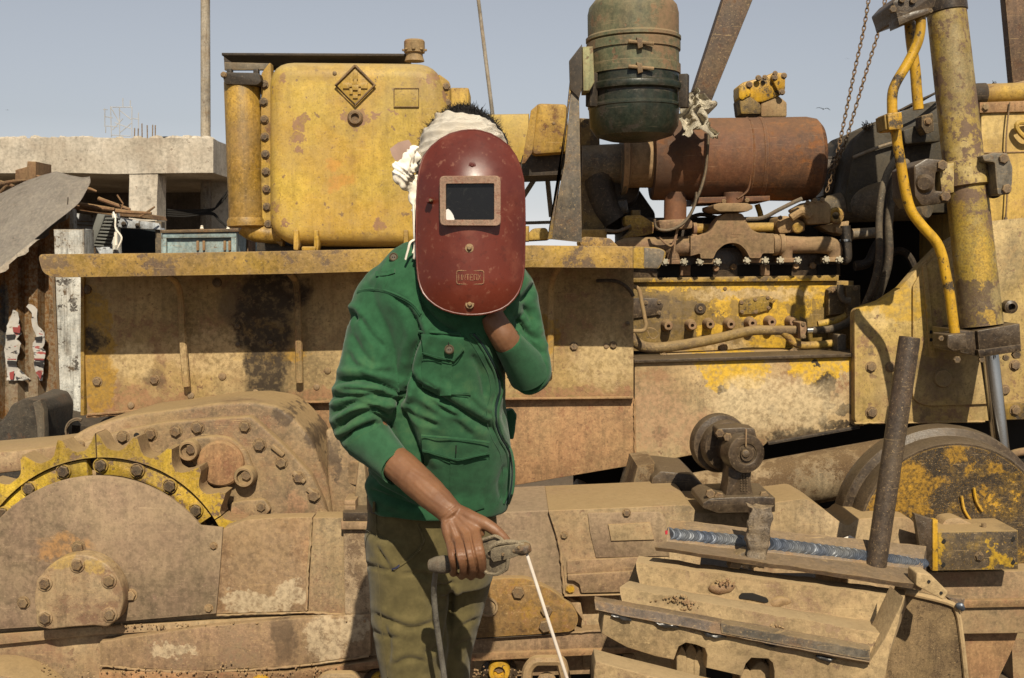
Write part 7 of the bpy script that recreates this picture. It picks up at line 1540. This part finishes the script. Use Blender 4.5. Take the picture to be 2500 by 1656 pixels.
mk('belt_loop', prism(rpoly(KK([(300, 395), (316, 398), (312, 470), (296, 466)]), 2), 2.325, .02, .003), M['trousers'], tro)
bt = [p + Vector((0, 0, 0)) for p in ring_se(1055, 0, 1222, 160, 2.425, .116, 48)]
Hm('belt', (lambda: loft([[p + Vector((0, 0, -.014)) for p in bt], [p + Vector((0, 0, .014)) for p in bt]], None, cap=False))(), plain('dark_belt', (.02, .017, .014), .5), ang=60)
for x1, Yl in ((1009, 2.42), (1094, 2.49)):
    ax_ = P(x1, 1640, Yl).x; bm = NB()
    tube([Vector((ax_, Yl + .10, .05)), Vector((ax_, Yl + .03, .062)), Vector((ax_ - .005, Yl - .08, .05)), Vector((ax_ - .012, Yl - .19, .035))], [.040, .052, .047, .030], 14, 4, bm)
    box(Vector((ax_ - .005, Yl - .05, .011)), (.085, .27, .022), None, .008, bm)
    Hm('shoe', bm, plain('dusty_shoe', (.06, .045, .03), .8))
# ------------------------------------------------------------------ welding mask
YV = 2.10
wm = root('welding_mask', P(1148, 768, 2.1), 'dark red fibre welding mask with a black window, held before the face', 'welding mask')
def mp(name, bm, mat, **k): return mk(name, bm, M[mat] if isinstance(mat, str) else mat, wm, **k)
g = G('red_fibre'); g.seed(33); n1 = g.noise(16, 6, .65); n2 = g.noise(70, 6, .7); n3 = g.noise(5, 3, .5)
col = g.mix(g.ss(n3, .35, .65), (.125, .022, .011), (.085, .015, .009)); col = g.mix(g.ss(n1, .52, .70, 0, .24), col, (.25, .080, .045)); col = g.mix(g.ss(n2, .58, .68, 0, .32), col, (.32, .16, .10)); col = g.mix(g.ss(n2, .34, .46, .35, 0), col, (.045, .010, .006))
g.set(g.b.inputs['Base Color'], col); g.set(g.b.inputs['Roughness'], g.math('MULTIPLY_ADD', n1, .5, .12)); g.b.inputs['Specular IOR Level'].default_value = .5
g.bump(g.math('MULTIPLY_ADD', n2, .4, n1), .10, .003); M['mask'] = g.m
def sag(px, py):
    x = S(px - 1148, 2.1); s_ = (py - 319) / 449.0
    d = .125 - math.sqrt(max(1e-4, .125 ** 2 - min(abs(x), .112) ** 2))
    d += .068 * max(0, 1 - s_ / .37) ** 2 + .02 * max(0, (s_ - .8) / .2) ** 2
    return YV + d
ol = [(319, 1141, 1159), (321, 1125, 1173), (328, 1099, 1197), (340, 1077, 1219), (358, 1054, 1242), (383, 1035, 1259), (410, 1026, 1270), (440, 1021, 1277), (490, 1018, 1280), (560, 1017, 1281), (600, 1017, 1280), (650, 1019, 1279), (680, 1022, 1276), (700, 1027, 1271), (716, 1034, 1264), (730, 1045, 1254), (744, 1062, 1240), (755, 1081, 1222), (763, 1105, 1198), (767, 1128, 1176), (768, 1142, 1162)]
def half(y):
    for (a, b) in zip(ol, ol[1:]):
        if a[0] <= y <= b[0]:
            t = (y - a[0]) / (b[0] - a[0]); return a[1] + (b[1] - a[1]) * t, a[2] + (b[2] - a[2]) * t
    return ol[-1][1:]
ys = sorted(set([r_[0] for r_ in ol] + list(range(322, 768, 7)))); nc = 48; bm = NB(); gr = []
for y in ys:
    l_, r_ = half(y); gr.append([bm.verts.new(P(l_ + (r_ - l_) * (.5 - .5 * math.cos(math.pi * i / nc)), y, sag(l_ + (r_ - l_) * (.5 - .5 * math.cos(math.pi * i / nc)), y))) for i in range(nc + 1)])
for a, b in zip(gr, gr[1:]):
    for i in range(nc): bm.faces.new((a[i], a[i + 1], b[i + 1], b[i]))
bm.normal_update()
if sum(f.normal.y for f in bm.faces) > 0:
    for f in bm.faces: f.normal_flip()
bmesh.ops.solidify(bm, geom=bm.faces[:], thickness=.0035)
mp('shell', bm, 'mask', ang=50)
rimp = [(r_[1], r_[0]) for r_ in ol] + [(r_[2], r_[0]) for r_ in ol[::-1]]
mp('rim', tube([P(x, y, sag(x, y) + .001) for x, y in rimp] + [P(rimp[0][0], rimp[0][1], sag(*rimp[0]) + .001)], .0024, 6, 1), 'mask')
# window
def ringplate(o_, i_, Y, t, bev=.0015):
    bm = NB(); n = len(o_); A_ = [[bm.verts.new(P(x, y, Yk)) for x, y in L_] for L_, Yk in ((o_, Y + t), (o_, Y + bev), ([(x + (1148 - x) * .02, y + (490 - y) * .02) for x, y in o_], Y), ([(x + (x - 1148) * .02, y + (y - 490) * .02) for x, y in i_], Y), (i_, Y + bev), (i_, Y + t))]
    for a, b in zip(A_, A_[1:]):
        for k in range(n): j = (k + 1) % n; bm.faces.new((a[k], a[j], b[j], b[k]))
    return bm
oo = rpoly([(1073, 430), (1222, 429), (1223, 552), (1074, 551)], 13, 5); ii = rpoly([(1089, 449), (1206, 448), (1206, 537), (1089, 537)], 4, 5)
mp('window_frame', ringplate(oo, ii, YV - .010, .036), worn('frame_fibre', (.46, .31, .21), (.40, .24, .16), rust=(.20, .07, .045), rust2=(.15, .05, .035), rust_amt=.36, dust_amt=.35, dust=(.44, .31, .21), chip=.4, scale=4, rough=.6))
g = G('dark_lens'); g.seed(77); n1 = g.noise(60, 6, .75, None, 1.2); g.set(g.b.inputs['Base Color'], g.mix(g.ss(n1, .56, .75, 0, .5), (.006, .006, .007), (.035, .035, .032))); g.b.inputs['Roughness'].default_value = .22; g.set(g.b.inputs['Roughness'], g.math('MULTIPLY_ADD', n1, .4, .05)); g.b.inputs['Specular IOR Level'].default_value = .35
mp('lens', prect(1085, 445, 1210, 541, YV - .002, .004), g.m)
mp('lens_corner', prism(rpoly([(1089, 512), (1094, 510), (1100, 515), (1107, 526), (1110, 537), (1089, 537)], 2), YV - .0045, .002), plain('white_corner', (.75, .73, .70), .8, 0, .05))  # white piece in the lower left corner of the lens
def stud(x, y, r_, h=.006, mat='bolt_dusty'):
    return mp('rivet', lathe([(S(r_ * 1.8, 2.08), 0), (S(r_ * 1.8, 2.08), .0012), (S(r_, 2.08), .0016), (S(r_, 2.08), h * .6), (S(r_ * .6, 2.08), h), (0, h)], P(x, y, sag(x, y) + .0005), (0, -1, .02), 16), mat)
stud(1153, 404, 5, .004, 'mask'); stud(1146, 606, 6, .007); stud(1147, 743, 6, .007)
kn = mp('side_knob', lathe([(S(8, 2.1), 0), (S(8, 2.1), .012), (S(6, 2.1), .016), (0, .016)], P(1053, 491, sag(1053, 491) + .002), (-.35, -1, .1), 14), 'mask')
mk('knob_pin', lathe([(S(4, 2.1), 0), (S(3.5, 2.1), .006), (0, .007)], P(1053, 490, sag(1053, 491) - .013), (-.35, -1, .1), 10), M['bolt'], wm)
# embossed plate with worn raised letters
ob = rpoly([(1115, 661), (1181, 661), (1181, 694), (1115, 694)], 6, 4)
mp('name_plate_rim', tube([P(x, y, sag(x, y) - .0006) for x, y in ob + ob[:1]], .0011, 6, 1), worn('worn_edge', (.24, .09, .06), (.20, .06, .04), rust_amt=.2, dust_amt=.3, scale=5))
MASKTXT = 'UNTEOX'
LET = {'U': [[(0, 0), (0, 1), (1, 1), (1, 0)]], 'N': [[(0, 1), (0, 0), (1, 1), (1, 0)]], 'I': [[(.5, 0), (.5, 1)]], 'T': [[(0, 0), (1, 0)], [(.5, 0), (.5, 1)]], 'E': [[(1, 0), (0, 0), (0, 1), (1, 1)], [(0, .5), (.8, .5)]],
       'O': [[(0, 0), (1, 0), (1, 1), (0, 1), (0, 0)]], 'X': [[(0, 0), (1, 1)], [(1, 0), (0, 1)]], 'B': [[(0, 0), (0, 1), (1, .9), (1, .55), (0, .5), (.9, .45), (.9, .1), (0, 0)]], 'D': [[(0, 0), (0, 1), (1, .7), (1, .3), (0, 0)]], 'S': [[(1, 0), (0, 0), (0, .5), (1, .5), (1, 1), (0, 1)]],
       'L': [[(0, 0), (0, 1), (1, 1)]], 'R': [[(0, 1), (0, 0), (1, .05), (1, .5), (0, .5), (1, 1)]], 'A': [[(0, 1), (.5, 0), (1, 1)], [(.2, .6), (.8, .6)]], 'C': [[(1, 0), (0, 0), (0, 1), (1, 1)]], 'H': [[(0, 0), (0, 1)], [(1, 0), (1, 1)], [(0, .5), (1, .5)]], 'W': [[(0, 0), (.25, 1), (.5, .3), (.75, 1), (1, 0)]]}
bm = NB()
for i, ch in enumerate(MASKTXT):
    x0 = 1120 + i * (56 / len(MASKTXT)); w_ = 56 / len(MASKTXT) * .72
    for st in LET[ch]:
        q = [(x0 + a * w_, 670.5 + b * 14) for a, b in st]
        tube([P(x, y, sag(x, y) - .0004) for x, y in q], .0008, 5, 1, bm)
mp('raised_letters', bm, worn('worn_letter', (.26, .10, .07), (.20, .06, .04), rust_amt=.2, dust_amt=.3, scale=5))
mp('inner_handle', tube([P(1150, 745, 2.125), P(1168, 735, 2.155), P(1168, 690, 2.155), P(1150, 680, 2.115)], .008, 8, 3), 'dark')
# ------------------------------------------------------------------ electrode holder, electrode, cable
eh = root('electrode_holder', P(1180, 1400, 2.03), 'dusty electrode holder with a square guard gripped in the right hand', 'electrode holder')
def ep_(name, bm, mat, **k): return mk(name, bm, M[mat] if isinstance(mat, str) else mat, eh, **k)
K = Z(800, 1080, 2.7217)
M['holder'] = worn('holder_fibre', (.25, .20, .13), (.20, .155, .10), rust=(.09, .07, .05), rust2=(.06, .048, .035), rust_amt=.35, dust_amt=.4, dust_up=.5, chip=.4, scale=5, rough=.8, dust=(.40, .32, .2))
M['holder_dark'] = worn('holder_rubber', (.12, .10, .075), (.085, .07, .05), rust_amt=.2, dust_amt=.35, dust_up=.5, scale=5, rough=.75, dust=(.26, .21, .14))
ep_('handle', ptube([(*K(722, 815), 2.085), (*K(800, 810), 2.08), (*K(900, 795), 2.068), (*K(1010, 770), 2.045), (*K(1100, 745), 2.012)], [17, 17, 16, 16, 15], 16, 5), 'holder_dark')
ep_('handle_bulb', lathe([(0, -.017), (S(15, 2.08), -.013), (S(21, 2.08), 0), (S(23, 2.08), .016), (S(20, 2.08), .034), (S(14, 2.08), .040), (0, .042)], P(*K(722, 815), 2.088), P(*K(800, 810), 2.08) - P(*K(700, 815), 2.09), 20), 'holder_dark')
# guard: an octagonal plate turned towards the camera, with a raised rim
gd_ = [K(*p) for p in [(1000, 690), (1012, 655), (1110, 622), (1150, 640), (1195, 700), (1198, 800), (1188, 845), (1120, 880), (1060, 872), (1028, 838), (1002, 745)]]
gcen = Vector(K(1100, 755))
def gy(x, y): return 2.004 - .016 * ((x - gcen.x) / 36.0) + .0 * (y - gcen.y)
bm = NB(); ns = Vector((-.55, .83, 0))
poly_solid(bm, [P(x, y, gy(x, y)) for x, y in rpoly(gd_, 5, 3)], ns * .007, .0015); ep_('guard', bm, 'holder')
rg = [P(x, y, gy(x, y) - .003) for x, y in rpoly(gd_, 5, 3)]; ep_('guard_rim', tube(rg + rg[:1], .0035, 6, 1), 'holder')
# jaw
bm = NB(); q0 = [(1080, 720), (1100, 700), (1180, 685), (1300, 672), (1330, 690), (1330, 735), (1270, 755), (1200, 780), (1100, 800), (1078, 770)]
poly_solid(bm, [P(*K(x, y), 1.986 - .012 * (x - 1080) / 250) for x, y in q0], Vector((.004, .026, 0)), .004); ep_('jaw', bm, 'holder')
b2 = ptube([(*K(1240, 715), 1.988), (*K(1290, 708), 1.984), (*K(1330, 702), 1.981), (*K(1348, 700), 1.980)], [14, 16, 15, 9], 12, 4); roughen(b2, .0025, 90); ep_('jaw_tip', b2, worn('burnt_tip', (.05, .043, .036), (.09, .08, .065), rust_amt=.3, dust_amt=.2, scale=6, rough=.5))
ep_('lever', ptube([(*K(1080, 700), 1.99), (*K(1130, 672), 1.986), (*K(1215, 662), 1.984), (*K(1280, 668), 1.983)], [5, 6, 6, 4], 8, 4), 'holder')
for (x, y) in ((1165, 745), (1270, 700)): mk('pin', lathe([(S(4, 2.0), 0), (S(3, 2.0), .004), (0, .005)], P(*K(x, y), 1.976), (0, -1, 0), 10), M['bolt'], eh)
el = tube([P(*K(1322, 742), 1.984), P(*K(1326, 752), 1.983), P(*K(1590, 1568), 1.965), P(1392, 1682, 1.963)], [.0016, .0031, .0031, .0031], 12, 1)
mk('welding_electrode', el, plain('white_flux', (.62, .55, .47), .85, 0, .3, 60, .2, .2, (.5, .42, .35)), None, 'thin whitish welding electrode slanting down from the holder jaw', 'electrode')
cbm = worn('cable_grey', (.16, .15, .125), (.11, .10, .085), rust=(.07, .06, .05), rust2=(.05, .045, .04), rust_amt=.3, dust_amt=.4, dust_up=.5, scale=4, dust=(.30, .26, .19), rough=.75)
cb_ = ptube([(*K(722, 842), 2.095), (*K(712, 900), 2.11), (*K(706, 1000), 2.14), (*K(714, 1120), 2.16), (*K(730, 1250), 2.18), (*K(752, 1400), 2.20), (*K(776, 1568), 2.21), (1098, 1760, 2.22), (1110, 1950, 2.22)], [6, 7, 7.2, 7.2, 7.2, 7.2, 7.2, 7.2, 7.2], 12, 6)
pg = P(1110, 1950, 2.22)
tube([pg, pg + Vector((.03, -.02, -.25)), pg + Vector((.12, -.1, -.40)), Vector((pg.x + .5, pg.y - .4, .02)), Vector((pg.x + 1.6, pg.y - .6, .02))], S(7.2, 2.22), 12, 6, cb_)
mk('welding_cable', cb_, cbm, None, 'grey welding cable hanging from the holder down the trouser leg', 'cable')
